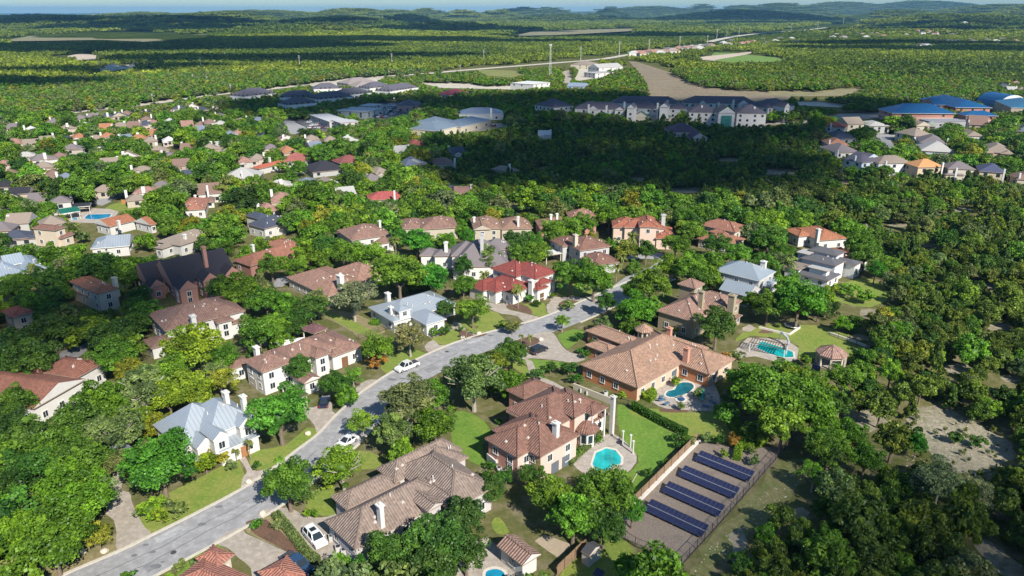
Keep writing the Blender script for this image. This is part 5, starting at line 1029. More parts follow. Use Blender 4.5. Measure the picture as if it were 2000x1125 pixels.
# ------------------------------------------------------------------ power poles along the highway
pm = MB().tube([(0, 0, 0), (0, 0, 1)], [.03, .016], 6).mesh('pole', paint('galvanised_steel', (.5, .48, .45), .5, .3))
LANDS.append(('left end of the highway', G(100, 224)))
POL = [(2, 130, 147), (196, 122, 138), (394, 114, 139), (406, 150, 166), (378, 146, 162), (452, 166, 186), (299, 185, 202), (586, 111, 135), (766, 107, 129), (945, 100, 124), (1134, 94, 120), (1209, 84, 111), (1267, 79, 102), (1327, 74, 96), (1381, 72, 91), (1399, 62, 83), (1418, 58, 75), (1443, 56, 70), (1489, 53, 67), (1545, 48, 61), (1597, 43, 56), (1646, 40, 52), (634, 154, 166), (760, 139, 150), (820, 133, 142), (899, 128, 140)]
for i, (x, y0, y1) in enumerate(POL):
    g = G(x, y1); g.z = hz(g.x, g.y); hgt = (y1 - y0) / (FPX / PX(g)[2]) / .93
    if i and x < 1400: lab = 'pale steel power pole about %s across the photo, %s' % (('a tenth', 'a fifth', 'two sevenths', 'a third', 'two fifths', 'half', 'three fifths', 'two thirds', 'seven tenths')[min(8, int(x / 155))], 'tall and alone' if hgt > 22 else 'short')
    else: lab = 'pale steel power pole beside the far highway' 
    o = thing('power_pole', lab, 'power pole', g, group='power poles along the highway'); p = obj('shaft', pm, o); p.scale = (hgt * .8, hgt * .8, hgt)
    c = MB();
    for zz, ww in ((.97, .16), (.88, .2), (.8, .16)): c.box((0, 0, hgt * zz), (hgt * ww, .25, .25))
    obj('crossarm', c.mesh('crossarm', paint('galvanised_steel', (.5, .48, .45), .5, .3)), o)
g = G(1074, 158); t = thing('cell_tower', 'tall lattice cell tower with antennas near the white warehouse', 'tower', g); mb = MB(); H_ = 40
for i in range(3):
    a = 2.094 * i; mb.tube([(1.6 * math.cos(a), 1.6 * math.sin(a), 0), (.5 * math.cos(a), .5 * math.sin(a), H_)], .12, 5)
for j in range(16):
    for i in range(3):
        a, b = 2.094 * i, 2.094 * (i + 1); r0 = 1.6 - 1.1 * j / 16; r1 = 1.6 - 1.1 * (j + 1) / 16
        mb.beam((r0 * math.cos(a), r0 * math.sin(a), H_ * j / 16), (r1 * math.cos(b), r1 * math.sin(b), H_ * (j + 1) / 16), .09, .09)
obj('mast', mb.mesh('mast', WHITE), t)
for i in range(6):
    a = 1.047 * i; obj('antenna', MB().box((1.3 * math.cos(a), 1.3 * math.sin(a), H_ - 1), (.4, .3, 2.2), a).mesh('antenna', WHITE), t)
for x, y, l in ((785, 262, 'curved street lamp rising from bright trees by the dark wood'), (799, 260, 'second street lamp just right of the curved one')):
    g = G(x, y); t = thing('street_lamp', l, 'street lamp', g); obj('pole', MB().tube([(0, 0, 0), (0, 0, 7.6), (.4, 0, 8.3), (1.6, 0, 8.5)], .1, 6).mesh('pole', DARK), t); obj('lamp_head', MB().box((2, 0, 8.5), (.8, .3, .15)).mesh('lamp_head', WHITE), t)

# ------------------------------------------------------------------ cars
def car_parts(kind, col):
    key = ('car', kind, col)
    if key in SHARED: return SHARED[key]
    L, W, hb, hr = {'suv': (4.8, 1.9, 1.05, 1.78), 'sedan': (4.7, 1.82, .9, 1.42), 'pickup': (5.8, 2.0, 1.1, 1.85)}[kind]
    body = MB(); x0, x1 = -L / 2, L / 2
    prof = [(x0, .45), (x0 + .05, hb * .92), (x0 + .25, hb), (x1 - 1.2, hb), (x1 - .15, hb * .84), (x1, hb * .6), (x1 - .02, .38), (x0 + .1, .35)]
    if kind == 'sedan': prof = [(x0, .4), (x0 + .04, hb * .9), (x0 + .3, hb), (x1 - 1.3, hb), (x1 - .2, hb * .78), (x1, hb * .55), (x1 - .02, .3), (x0 + .1, .3)]
    n = len(prof); secs = [(-W / 2, .9), (-W / 2 + .07, 1.0), (W / 2 - .07, 1.0), (W / 2, .9)]
    vs = [(px * (1 if i in (1, 2) else .985), y, (pz - .35) * s + .35) for i, (y, s) in enumerate(secs) for px, pz in prof]
    fs = [(i * n + j, i * n + (j + 1) % n, (i + 1) * n + (j + 1) % n, (i + 1) * n + j) for i in range(3) for j in range(n)] + [tuple(range(n)), tuple(range(4 * n - 1, 3 * n - 1, -1))]
    m = paint('car_paint', col, .28, .2, .6); body.add(vs, fs)
    me = body.mesh('body', m); fixnorm(me)
    ca, cb = {'suv': (x0 + .12, x1 - 1.15), 'sedan': (x0 + .55, x1 - 1.35), 'pickup': (x0 + 1.9, x1 - 1.35)}[kind]
    ta, tb = {'suv': (ca + .35, cb - .75), 'sedan': (ca + .75, cb - .95), 'pickup': (ca + .3, cb - .7)}[kind]
    gl = MB(); w2, w3 = W / 2 - .08, W / 2 - .28; z0, z1 = hb - .02, hr
    gl.add([(ca, -w2, z0), (cb, -w2, z0), (cb, w2, z0), (ca, w2, z0), (ta, -w3, z1), (tb, -w3, z1), (tb, w3, z1), (ta, w3, z1)], [(0, 1, 5, 4), (1, 2, 6, 5), (2, 3, 7, 6), (3, 0, 4, 7), (4, 5, 6, 7)])
    gm = gl.mesh('windows', GLASS)
    rf = MB(); rf.box(((ta + tb) / 2, 0, z1 + .02), (tb - ta + .06, w3 * 2 + .06, .06))
    for sx, a, b in ((-1, ta, ca), (1, tb, cb)):
        for sy in (-1, 1): rf.beam((a, sy * w3, z1), (b, sy * (w2 + .01), z0), .1, .08)
    for sy in (-1, 1): rf.beam(((ta + tb) / 2, sy * (w3 + .01), z1), ((ca + cb) / 2 - .1, sy * (w2 + .02), z0), .12, .05)
    rm = rf.mesh('roof', m)
    wh = MB().tube([(0, -.13, 0), (0, .13, 0)], .37 if kind != 'sedan' else .33, 14).mesh('tyre', RUB); rim = MB().tube([(0, -.14, 0), (0, .14, 0)], .2, 10).mesh('rim', paint('alloy', (.5, .5, .52), .35, .7))
    hl = MB().box((0, 0, 0), (.08, .38, .16)).mesh('headlight', paint('lamp_lens', (.7, .7, .7), .1)); tl = MB().box((0, 0, 0), (.08, .16, .4)).mesh('tail_light', paint('tail_lens', (.35, .01, .01), .2))
    bed = None
    if kind == 'pickup': bed = MB().box((x0 + .98, 0, hb + .005), (1.6, W - .34, .03)).mesh('bed', paint('bed_liner', (.04, .04, .045), .8))
    sr = MB().box(((ta + tb) / 2 + .2, 0, z1 + .062), (.9, .9, .02)).mesh('sunroof', GLASS) if kind == 'suv' else None
    mi = MB().box((cb - .15, W / 2 + .1, hb + .1), (.12, .2, .16)).box((cb - .15, -W / 2 - .1, hb + .1), (.12, .2, .16)).mesh('mirror', m)
    SHARED[key] = (me, gm, rm, wh, rim, hl, tl, bed, sr, mi, L, W, hb); return SHARED[key]
def car(kind, col, px, py, ang, label, group='cars on the drives and the street', low=False):
    me, gm, rm, wh, rim, hl, tl, bed, sr, mi, L, W, hb = car_parts(kind, col); g = G(px, py, .8 if not low else .5); g.z = .04
    o = thing('parked_car' if kind != 'pickup' else 'pickup_truck', label, 'car' if kind != 'pickup' else 'pickup', g, ang, group)
    obj('body', me, o); obj('windows', gm, o); obj('roof', rm, o)
    if low: return o
    for sx in (-1, 1):
        for sy in (-1, 1):
            wv = obj('wheel', wh, o, (sx * (L / 2 - .85), sy * (W / 2 - .12), .36)); obj('rim', rim, wv)
        obj('headlight', hl, o, (L / 2 - .05, sx * (W / 2 - .25), hb * .68)); obj('tail_light', tl, o, (-L / 2, sx * (W / 2 - .12), hb * .75))
    if bed: obj('bed', bed, o)
    if sr: obj('sunroof', sr, o)
    obj('mirror', mi, o); return o
def heading(a, b): p, q = G(*a), G(*b); return math.atan2(q.y - p.y, q.x - p.x)
car('pickup', (.72, .72, .71), 795, 714, heading((775, 722), (816, 706)) + math.pi, 'white crew-cab pickup parked along the kerb by the long white villa', 'cars on the drives and the street')
car('suv', (.02, .022, .028), 1052, 682, heading((1037, 688), (1067, 676)), 'black car standing on the circular drive of the orange house')
car('sedan', (.015, .02, .05), 634, 782, heading((630, 795), (638, 768)), 'dark navy car on the drive under a tree by the white villa')
car('sedan', (.75, .75, .74), 677, 860, heading((664, 869), (690, 853)) + math.pi, 'white sedan at the kerb half under a lime tree')
car('suv', (.78, .78, .77), 615, 1048, heading((602, 1030), (634, 1066)), 'white off-roader with a big sunroof on the lower drive')
car('pickup', (.03, .07, .14), 580, 1100, heading((555, 1085), (602, 1120)), 'dark blue pickup with pale bed beside the salmon garage')
LOTC = [(.6, .6, .6), (.04, .04, .05), (.3, .3, .32), (.7, .7, .7), (.25, .03, .03), (.05, .08, .2)]
lr = random.Random(9)
LOT = [(x, y) for y, xs in ((238, range(600, 650, 5)), (244, range(612, 658, 5)), (249, range(606, 652, 6)), (206, range(752, 800, 5)), (211, range(738, 812, 6)), (217, range(722, 800, 6)), (223, range(712, 776, 6)), (228, range(704, 754, 6)), (251, range(872, 930, 7)), (246, range(910, 985, 7))) for x in xs]
for x, y in LOT:
    if lr.random() < .18: continue
    cl_ = lr.randrange(6); cn_ = ('silver', 'black', 'grey', 'white', 'red', 'blue')[cl_]
    car(lr.choice(('suv', 'sedan')), LOTC[cl_], x + lr.uniform(-1, 1), y + lr.uniform(-.5, .5), R(lr.choice((70, 80, 250))), 'small %s parked car in the %s' % (cn_, 'car park below the strip mall' if x < 660 else 'shop car park by the dark hip-roofed shop' if x < 850 else 'office car park by the metal-roofed office'), 'cars in the %s' % ('mall car park' if x < 660 else 'shop car park' if x < 850 else 'office car park'), low=True)

# ------------------------------------------------------------------ pools
LANDS.append(('solar yard', G(1360, 980)))
def pool(label, px, water, sm=2, spa=None, lm=None):
    pts = [G(x, y).xy for x, y in px]; pts = [Vector((p[0], p[1], 0)) for p in (smooth_poly(pts, sm) if sm > 1 else pts)]
    c = sum(pts, Vector()) / len(pts); t = thing('swimming_pool', label, 'pool', c)
    def f(s, z): return [(p - c) * s + Vector((0, 0, z)) for p in pts]
    n = len(pts); tri = [tuple(q) for q in tessellate_polygon([f(1, 0)])]; a = f(1, .06); tri = [q if (a[q[1]] - a[q[0]]).cross(a[q[2]] - a[q[0]]).z > 0 else q[::-1] for q in tri]
    obj('water', mesh('water', a, tri, water_mat(water)), t)
    cop = [((p - c) + (p - c).normalized() * .5 + Vector((0, 0, .1))) for p in pts]
    me = mesh('coping', f(1, .1) + cop + f(1, .0), [(i, (i + 1) % n, (i + 1) % n + n, i + n) for i in range(n)] + [(i, i + 2 * n, (i + 1) % n + 2 * n, (i + 1) % n) for i in range(n)], plain('pool_coping', (.55, .5, .43))); fixnorm(me); obj('coping', me, t)
    if lm: LANDS.append((lm, c))
    return t
pool('turquoise angular pool on the flagstone deck of the salmon house', [(1157, 907), (1164, 885), (1184, 876), (1202, 880), (1213, 894), (1212, 906), (1196, 912), (1180, 922), (1164, 918)], (.02, .33, .33), 1, lm='turquoise angular pool')
pool('deep teal kidney pool in the terrace of the orange house', [(1300, 772), (1305, 764), (1318, 761), (1322, 752), (1334, 747), (1350, 749), (1355, 757), (1346, 766), (1334, 772), (1320, 776), (1308, 776)], (.01, .12, .16), 2, lm='teal kidney pool')
pool('round blue spa beside the teal kidney pool', [(1322, 779), (1326, 776), (1333, 776), (1338, 780), (1334, 784), (1326, 784)], (.01, .06, .14), 2)
pool('long turquoise pool with a curling slide behind the olive house', [(1478, 680), (1484, 668), (1492, 668), (1530, 680), (1548, 688), (1550, 698), (1532, 699), (1505, 692)], (.01, .3, .3), 1, lm='pool with the slide')
pool('blue round-ended pool by the bottom edge at the pool house', [(948, 1122), (955, 1114), (970, 1112), (983, 1118), (990, 1135), (985, 1150), (955, 1150)], (.01, .2, .33), 2)
pool('large bright blue community pool in the left part of the suburb', [(164, 427), (172, 419), (218, 418), (214, 424), (196, 428), (176, 429)], (.01, .2, .36), 1, lm='blue community pool')
pool('small wading pool at the left end of the community pool', [(139, 427), (144, 425), (152, 426), (150, 430), (142, 430)], (.02, .22, .36), 1)
sheet('paving', [(120, 416), (160, 406), (215, 408), (232, 414), (220, 430), (180, 436), (138, 434)], .028, PATIO)
for lab, A, B, hh, W, c in (('green canopy roof beside the community pool', (118, 418), (157, 412), 3, 7, (.02, .16, .11)), ('dark canopy behind the green one', (140, 405), (176, 402), 3, 5, (.05, .05, .06))):
    h = House('pool_canopy', lab, 'canopy', ('metal', c), CREAM, win=False, far=True); h.block(A, B, None, hh, 'gx', .35, W=W, open_=True); h.build()
# ------------------------------------------------------------------ solar yard
blue = None
def solar_mat():
    m, t, b = newmat('solar_cells'); tc = N(t, 'ShaderNodeTexCoord').outputs['Object']; br = N(t, 'ShaderNodeTexBrick')
    br.offset = 0; br.inputs['Scale'].default_value = 1; br.inputs['Brick Width'].default_value = .16; br.inputs['Row Height'].default_value = .16; br.inputs['Mortar Size'].default_value = .006
    br.inputs['Color1'].default_value = (.012, .016, .06, 1); br.inputs['Color2'].default_value = (.018, .022, .075, 1); br.inputs['Mortar'].default_value = (.06, .07, .12, 1)
    t.links.new(tc, br.inputs[0]); t.links.new(br.outputs[0], b.inputs['Base Color']); b.inputs['Roughness'].default_value = .22; return m
SOL = solar_mat(); FR = paint('panel_frame', (.08, .085, .1), .4, .6); STEEL = paint('steel_rail', (.5, .5, .5), .45, .6)
sa, sb = G(1356, 898, .5), G(1462, 941, .5); su = (sb - sa); su.z = 0; SL = su.length; su.normalize(); sn = Vector((-su.y, su.x, 0)); sang = math.atan2(su.y, su.x)
NP = 14; pw = SL / NP; tilt = R(18); ph = 1.2
pan = MB().box((0, 0, 0), (pw - .03, ph, .03)).mesh('solar_panel', SOL)
frm = MB().box((0, -ph / 2 + .02, .003), (pw - .02, .04, .045)).box((0, ph / 2 - .02, .003), (pw - .02, .04, .045)).box((-pw / 2 + .035, 0, .002), (.04, ph - .1, .043)).box((pw / 2 - .035, 0, .002), (.04, ph - .1, .043)).mesh('panel_frame', FR)
for i, ((x, y), lab) in enumerate((((1356, 898), 'rearmost row of dark blue solar panels in the gravel yard'), ((1324, 928), 'second row of solar panels from the back of the yard'), ((1292, 960), 'third row of solar panels from the back of the yard'), ((1257, 996), 'nearest row of solar panels, closest to the bottom edge'))):
    p = G(x, y, .5); t = thing('solar_array', lab, 'solar panels', (p.x, p.y, 0), sang, 'rows of solar panels in the gravel yard')
    for r in range(2):
        for k in range(NP):
            yy = (ph / 2 + r * (ph + .14)); o = obj('solar_panel', pan, t, ((k + .5) * pw, yy * math.cos(tilt), .5 + yy * math.sin(tilt))); o.rotation_euler = (tilt, 0, 0); obj('panel_frame', frm, o)
    zc = (ph + .07); obj('rail', MB().beam((0, zc * math.cos(tilt), .5 + zc * math.sin(tilt) + .02), (SL, zc * math.cos(tilt), .5 + zc * math.sin(tilt) + .02), .12, .05).mesh('rail', STEEL), t)
    for k in range(5):
        xx = .3 + (SL - .6) * k / 4; obj('leg', MB().box((xx, .35, .26), (.1, .1, .52)).mesh('leg', STEEL), t); obj('leg', MB().box((xx, 2.1, .55), (.1, .1, 1.1)).mesh('leg', STEEL), t)
LANDS.append(('rows of solar panels', G(1370, 950)))
# ------------------------------------------------------------------ fences and walls
def board_fence(a, b, h_, lab, mat=WOOD, bw=.9, post=2.7, name='board_fence', cat='fence'):
    A, B = G(*a), G(*b); d = B - A; L = d.length; ang = math.atan2(d.y, d.x); t = thing(name, lab, cat, A, ang); n = int(L / bw); bm_ = MB().box((0, 0, h_ / 2), (bw - .05, .04, h_ - .04)).mesh('board', mat)
    for i in range(n): obj('board', bm_, t, ((i + .5) * bw, random.uniform(-.012, .012), random.uniform(-.03, .03)))
    pmh = MB().box((0, 0, h_ / 2), (.14, .14, h_ + .12)).mesh('post', mat)
    for i in range(int(L / post) + 1): obj('post', pmh, t, (i * post, .11, 0))
    obj('rail', MB().box((L / 2, .06, h_ - .25), (L, .06, .1)).box((L / 2, .06, .35), (L, .06, .1)).mesh('rail', mat), t); return t
board_fence((1361, 862), (1234, 990), 1.9, 'weathered cedar board fence along the upper left side of the solar yard')
board_fence((1142, 1072), (1085, 1128), 1.9, 'cedar board fence beside the little shed at the bottom')
board_fence((238, 398), (256, 398), 1.8, 'orange-brown board fence beside the tan-roofed house near the pool', plain('fresh_cedar', (.4, .17, .06)))
def wall(pts, h_, th, lab, mat=STONE, name='garden_wall', cat='wall'):
    P = [G(*p) for p in pts]; t = thing(name, lab, cat, P[0])
    for i in range(len(P) - 1): obj('wall', MB().beam(P[i] - P[0] + Vector((0, 0, h_ / 2)), P[i + 1] - P[0] + Vector((0, 0, h_ / 2)), th, h_ + .002 * i).mesh('wall', mat), t)
wall([(1366, 862), (1238, 990)], .45, .5, 'pale concrete retaining kerb inside the solar yard fence', plain('pale_concrete', (.6, .56, .5)))
def iron(pts, h_, lab, post=2.4):
    P = [G(*p) for p in pts]; t = thing('iron_fence', lab, 'fence', P[0]); pk = MB()
    for i in range(len(P) - 1):
        a, b = P[i] - P[0], P[i + 1] - P[0]; L = (b - a).length; r = MB()
        for z in (.15, h_ - .08): r.beam(a + Vector((0, 0, z)), b + Vector((0, 0, z)), .05, .05)
        obj('rail', r.mesh('rail', DARK), t)
        for k in range(int(L / post) + 1): q = a + (b - a) * min(1, k * post / L); obj('post', MB().box((q.x, q.y, h_ / 2), (.09, .09, h_)).mesh('post', DARK), t)
        for k in range(int(L / .35)): q = a + (b - a) * (k * .35 / L); pk.box((q.x, q.y, h_ / 2), (.022, .022, h_ - .1))
    obj('pickets', pk.mesh('pickets', DARK), t, kind='stuff')
iron([(1197, 1040), (1240, 1068), (1330, 1106)], 1.8, 'black iron fence along the near side of the solar yard')
iron([(1330, 1106), (1400, 1030), (1470, 950), (1538, 873)], 1.8, 'black iron fence along the right side of the solar yard')
iron([(700, 664), (724, 655), (764, 640)], 1.5, 'black iron fence across the dry lawn by the blue-grey roof')
iron([(1205, 788), (1240, 798), (1290, 826), (1345, 852)], 1.5, 'iron fence with creepers between the two big back lawns')
iron([(1620, 655), (1694, 684), (1672, 708)], 1.5, 'thin iron fence at the corner of the gazebo lawn')
wall([(1620, 652), (1660, 666), (1697, 680)], .5, .4, 'low white garden wall behind the gazebo lawn', plain('pale_concrete', (.6, .56, .5)))
wall([(1482, 641), (1541, 655), (1562, 641)], .5, .35, 'low white garden wall on the upper lawn near the slide pool', plain('pale_concrete', (.6, .56, .5)))
wall([(1120, 760), (1150, 772), (1195, 790)], 1.4, .3, 'cream garden wall beside the air conditioners of the orange house', wall_mat(CREAM))
wall([(952, 902), (970, 918), (975, 905)], 1.8, .3, 'white screen wall beside the salmon house, hiding air conditioners', wall_mat(WW))
wall([(1232, 948), (1247, 920)], .1, .1, 'thin pale edging strip on the lawn by the turquoise pool')
def lattice_gate(px, py, lab):
    g = G(px, py); t = thing('garden_gate', lab, 'gate', g, R(35))
    for s in (-1, 1): obj('post', MB().box((s * 1.6, 0, 1), (.4, .4, 2)).mesh('post', wall_mat(CREAM)), t)
    for k in range(12): obj('bar', MB().box((-1.3 + k * .235, 0, .8), (.03, .03, 1.5)).mesh('bar', DARK), t)
lattice_gate(216, 934, 'iron drive gate between cream posts at the top of the lowest left drive'); lattice_gate(10, 1010, 'iron gate at the left edge drive')
# ------------------------------------------------------------------ gazebo, pergola, slide, umbrella, loungers, goods in the gardens
def octa(px, py, r, h_, ht, lab, rf, wl, name='gazebo'):
    g = G(px, py); t = thing(name, lab, name, g); n = 8
    def ring(r_, z): return [(r_ * math.cos(6.2832 * (i + .5) / n), r_ * math.sin(6.2832 * (i + .5) / n), z) for i in range(n)]
    obj('roof', mesh('roof', ring(r * 1.18, h_) + ring(r * 1.18, h_ + .18) + [(0, 0, ht)], [(i, (i + 1) % n, (i + 1) % n + n, i + n) for i in range(n)] + [(i + n, (i + 1) % n + n, 2 * n) for i in range(n)] + [tuple(range(n - 1, -1, -1))], roof_mat(*rf), uvs='slope'), t)
    for p in ring(r, 0): obj('column', MB().box((p[0], p[1], h_ / 2), (.45, .45, h_), math.atan2(p[1], p[0])).mesh('column', wl), t)
    rg_ = MB()
    for i in range(n):
        a, b = ring(r, h_ - .3)[i], ring(r, h_ - .3)[(i + 1) % n]; rg_.beam(a, b, .3, .55)
    obj('lintel', rg_.mesh('lintel', wl), t); obj('floor', mesh('floor', ring(r * 1.1, .12), [tuple(range(n))], PATIO), t)
    for a, b in zip(ring(r * 1.18, h_ + .2), [(0, 0, ht + .02)] * 8): obj('ridge_cap', MB().beam(a, b, .2, .12).mesh('ridge_cap', roof_mat(*rf), 'slope'), t)
    BOX.append((px - 30, py - 45, px + 30, py + 4, PX(g)[2])); LANDS.append(('octagonal gazebo', g))
octa(1621, 712, 3.0, 2.9, 4.9, 'octagonal gazebo with ribbed pink tile roof and cream arches on the lawn', ('tile', (.42, .25, .19)), wall_mat(CREAM))
g = G(1372, 785); t = thing('patio_umbrella', 'closed teal patio umbrella on the orange house terrace', 'umbrella', g); obj('pole', MB().tube([(0, 0, 0), (0, 0, 2.6)], .04, 6).mesh('pole', DARK), t)
obj('canopy', MB().tube([(0, 0, .7), (0, 0, 1.2), (0, 0, 2.3), (0, 0, 3.1)], [.42, .36, .24, .04], 8).mesh('canopy', plain('teal_canvas', (.01, .25, .22))), t)
g = G(1245, 868); t = thing('patio_umbrella', 'dark umbrella base near the white pergola posts by the turquoise pool', 'umbrella', G(1210, 865)); obj('pole', MB().tube([(0, 0, 0), (0, 0, 2.2)], .05, 6).mesh('pole', DARK), t); obj('base', MB().tube([(0, 0, 0), (0, 0, .15)], .6, 10).mesh('base', DARK), t)
for x, y, l in ((1216, 866, 'leftmost of the white pergola posts beside the turquoise pool'), (1231, 874, 'middle white pergola post beside the turquoise pool'), (1236, 886, 'rightmost white pergola post beside the turquoise pool')):
    obj_ = thing('garden_column', l, 'column', G(x, y), me=MB().tube([(0, 0, 0), (0, 0, 2.6)], .14, 8).box((0, 0, 2.65), (.42, .42, .14)).mesh('garden_column', wall_mat((.55, .52, .47))))
for i, (x, y) in enumerate(((1293, 783), (1302, 790), (1292, 778), (1385, 775), (1392, 787), (1378, 795))):
    t = thing('sun_lounger', ('blue-grey sun lounger on the terrace of the orange house, ' + ('middle left', 'lower left', 'upper left', 'upper right', 'right edge', 'lower right')[i]), 'sun lounger', G(x, y), R(20 + 25 * i), 'sun loungers on the terrace')
    obj('seat', MB().box((0, 0, .32), (1.5, .65, .08)).mesh('seat', plain('blue_canvas', (.07, .13, .2))), t); obj('backrest', MB().box((-.95, 0, .52), (.6, .65, .07), 0, 0, Matrix.Rotation(R(38), 3, 'Y')).mesh('backrest', plain('blue_canvas', (.07, .13, .2))), t)
    for a in (-.6, .6):
        for b in (-.26, .26): obj('leg', MB().box((a, b, .15), (.05, .05, .3)).mesh('leg', DARK), t)
g = G(1500, 690); t = thing('pergola', 'dark slatted pergola over the left end of the slide pool', 'pergola', g, R(-30))
for k in range(14): obj('slat', MB().box((-4 + k * .6, 0, 2.6), (.14, 3.6, .12)).mesh('slat', plain('dark_wood', (.09, .06, .045))), t)
for a in (-4, 3.8):
    for b in (-1.5, 1.5): obj('post', MB().box((a, b, 1.3), (.18, .18, 2.6)).mesh('post', WHITE), t)
for b in (-1.5, 1.5): obj('beam', MB().box((-.1, b, 2.48), (8.4, .16, .12)).mesh('beam', plain('dark_wood', (.09, .06, .045))), t)
t = thing('pool_slide', 'grey curling water slide at the far side of the turquoise pool', 'slide', G(1528, 674)); pts = [(0, 1.6, 2.6), (.3, .9, 2.5), (1.0, .2, 1.9), (1.1, -.8, 1.2), (.5, -1.8, .7), (-.2, -2.6, .35)]
obj('chute', MB().tube(pts, .28, 8).mesh('chute', paint('slide_plastic', (.3, .31, .33), .5)), t); obj('ladder', MB().tube([(-.3, 2.2, 0), (-.25, 1.6, 2.9)], .05, 5).tube([(.3, 2.2, 0), (.25, 1.6, 2.9)], .05, 5).box((0, 1.9, 1.2), (.6, .1, .05)).box((0, 2.0, .6), (.6, .1, .05)).box((0, 1.75, 1.9), (.6, .1, .05)).mesh('ladder', STEEL), t)
t = thing('trampoline', 'round black trampoline on the shaded back lawn', 'trampoline', G(1547, 640)); obj('mat', MB().tube([(0, 0, .75), (0, 0, .78)], 1.7, 18).mesh('mat', DARK), t); obj('frame', MB().tube([(1.85 * math.cos(a * .349), 1.85 * math.sin(a * .349), .78) for a in range(19)], .07, 5).mesh('frame', STEEL), t)
for i in range(4): obj('leg', MB().box((1.8 * math.cos(i * 1.57), 1.8 * math.sin(i * 1.57), .38), (.06, .06, .76)).mesh('leg', STEEL), t)
for i, (x, y) in enumerate(((975, 921), (984, 925), (1003, 917), (1135, 765), (1147, 770), (1182, 772), (648, 1055), (661, 1076), (672, 1082))):
    t = thing('air_conditioner', ('grey air-conditioning unit ' + ('left of the screen wall of the salmon house', 'right of the screen wall of the salmon house', 'below the salmon gable corner', 'at the left foot of the orange wall', 'second at the foot of the orange wall', 'right by the orange wall window', 'by the garage wall behind the white off-roader', 'at the corner below the garage roof', 'lowest by the garage corner')[i]), 'air conditioner', G(x, y), R(20), 'air-conditioning units by the house walls')
    obj('casing', MB().box((0, 0, .45), (.85, .85, .9)).mesh('casing', plain('ac_grey', (.4, .39, .37))), t); obj('fan_grille', MB().tube([(0, 0, .9), (0, 0, .94)], .33, 12).mesh('fan_grille', DARK), t)
t = thing('shade_sail', 'white shade sail slung behind the long white villa', 'shade sail', G(560, 672)); a = [G(536, 668, 4), G(552, 680, 2.9), G(596, 658, 3.8), G(575, 662, 3.0)]
o_ = G(560, 672); obj('sail', fixnorm(mesh('sail', [p - o_ for p in a] + [p - o_ - Vector((0, 0, .03)) for p in a], [(0, 1, 2), (0, 2, 3), (4, 6, 5), (4, 7, 6)], plain('sail_cloth', (.6, .58, .54)))), t)
for p in a[:3]: obj('post', MB().tube([(p.x - o_.x, p.y - o_.y, 0), (p.x - o_.x, p.y - o_.y, p.z)], .07, 6).mesh('post', DARK), t)
t = House('pavilion', 'small maroon hip-roofed pavilion behind the long white villa', 'pavilion', ('tile', (.2, .09, .09)), WW, win=False); t.block((613, 652), (640, 641), None, 3.4, 'hip', .5, W=5, open_=True); t.build()
t = House('arched_entry', 'small arched arbour of pale stone over the drive of the white villa', 'arbour', PINK, CREAM, win=False); t.block((545, 748), (590, 775), None, 3.0, 'flat', 0, W=1.6, open_=True, mat=plain('dark_wood', (.09, .06, .045))); t.build()
g = G(1588, 755); t = thing('satellite_dish', 'dark square panel on a post at the edge of the big oak', 'panel', g); obj('post', MB().tube([(0, 0, 0), (0, 0, 3.2)], .06, 6).mesh('post', WHITE), t); obj('panel', MB().box((0, 0, 4.0), (1.8, .1, 2.4), R(-50)).mesh('panel', SOL), t)
t = thing('solar_table', 'small tilted solar panel on the grass at the bottom edge', 'solar panels', G(1165, 1128), R(-35)); o = obj('solar_panel', pan, t, (0, 0, 1)); o.rotation_euler = (R(25), 0, 0); o = obj('solar_panel', pan, t, (pw, 0, 1)); o.rotation_euler = (R(25), 0, 0); obj('leg', MB().box((pw / 2, 0, .45), (.1, .1, .9)).mesh('leg', STEEL), t)
# loose stones and low brush on the rocky clearing
cr = random.Random(8); rb = MB()
for i in range(420):
    a, b = cr.random(), cr.random(); px, py = (1770 + 210 * a, 800 + 120 * b + 40 * a) if i % 3 else (1350 + 230 * a, 1130 - 230 * a + cr.uniform(-25, 25)); g = G(px, py); r_ = cr.uniform(.08, .26)
    k = [Vector((g.x + r_ * math.cos(q * 1.26 + i) * cr.uniform(.7, 1.1), g.y + r_ * math.sin(q * 1.26 + i) * cr.uniform(.7, 1.1), .0)) for q in range(5)]; rb.add(k + [Vector((g.x, g.y, r_ * cr.uniform(.4, .8)))], [(q, (q + 1) % 5, 5) for q in range(5)])
obj('loose_stones', rb.mesh('loose_stones', plain('weathered_stone', (.33, .29, .22))), kind='stuff', label='loose limestone rubble lying on the rocky clearing')
# mailboxes, rocks
for i, (x, y) in enumerate(((602, 848), (486, 942), (160, 1080), (205, 1078), (935, 652), (903, 660), (512, 1005), (493, 1030), (1056, 664), (1385, 778))):
    thing('boulder', 'pale limestone boulder ' + ('on the verge beneath the emerald oak', 'on the paved circle at the villa path foot', 'on the dry verge at the lower left', 'in the tree ring at the lower left', 'in the flower bed beside the street, right one', 'in the flower bed beside the street, left one', 'at the corner of the lower drive', 'in the planting strip by the lower drive', 'on the gravel island of the circular drive', 'at the edge of the teal pool terrace')[i], 'boulder', G(x, y), R(37 * i), 'pale boulders in the gardens', me=SHARED.setdefault('rock', None) or None)
rk = bmesh.new(); bmesh.ops.create_icosphere(rk, subdivisions=2, radius=.6)
for v in rk.verts: v.co *= 1 + .35 * noise.noise(v.co * 2); v.co.z = max(-.05, v.co.z * .7 + .2)
rme = bpy.data.meshes.new('boulder'); rk.to_mesh(rme); rk.free(); rme.materials.append(STONE)
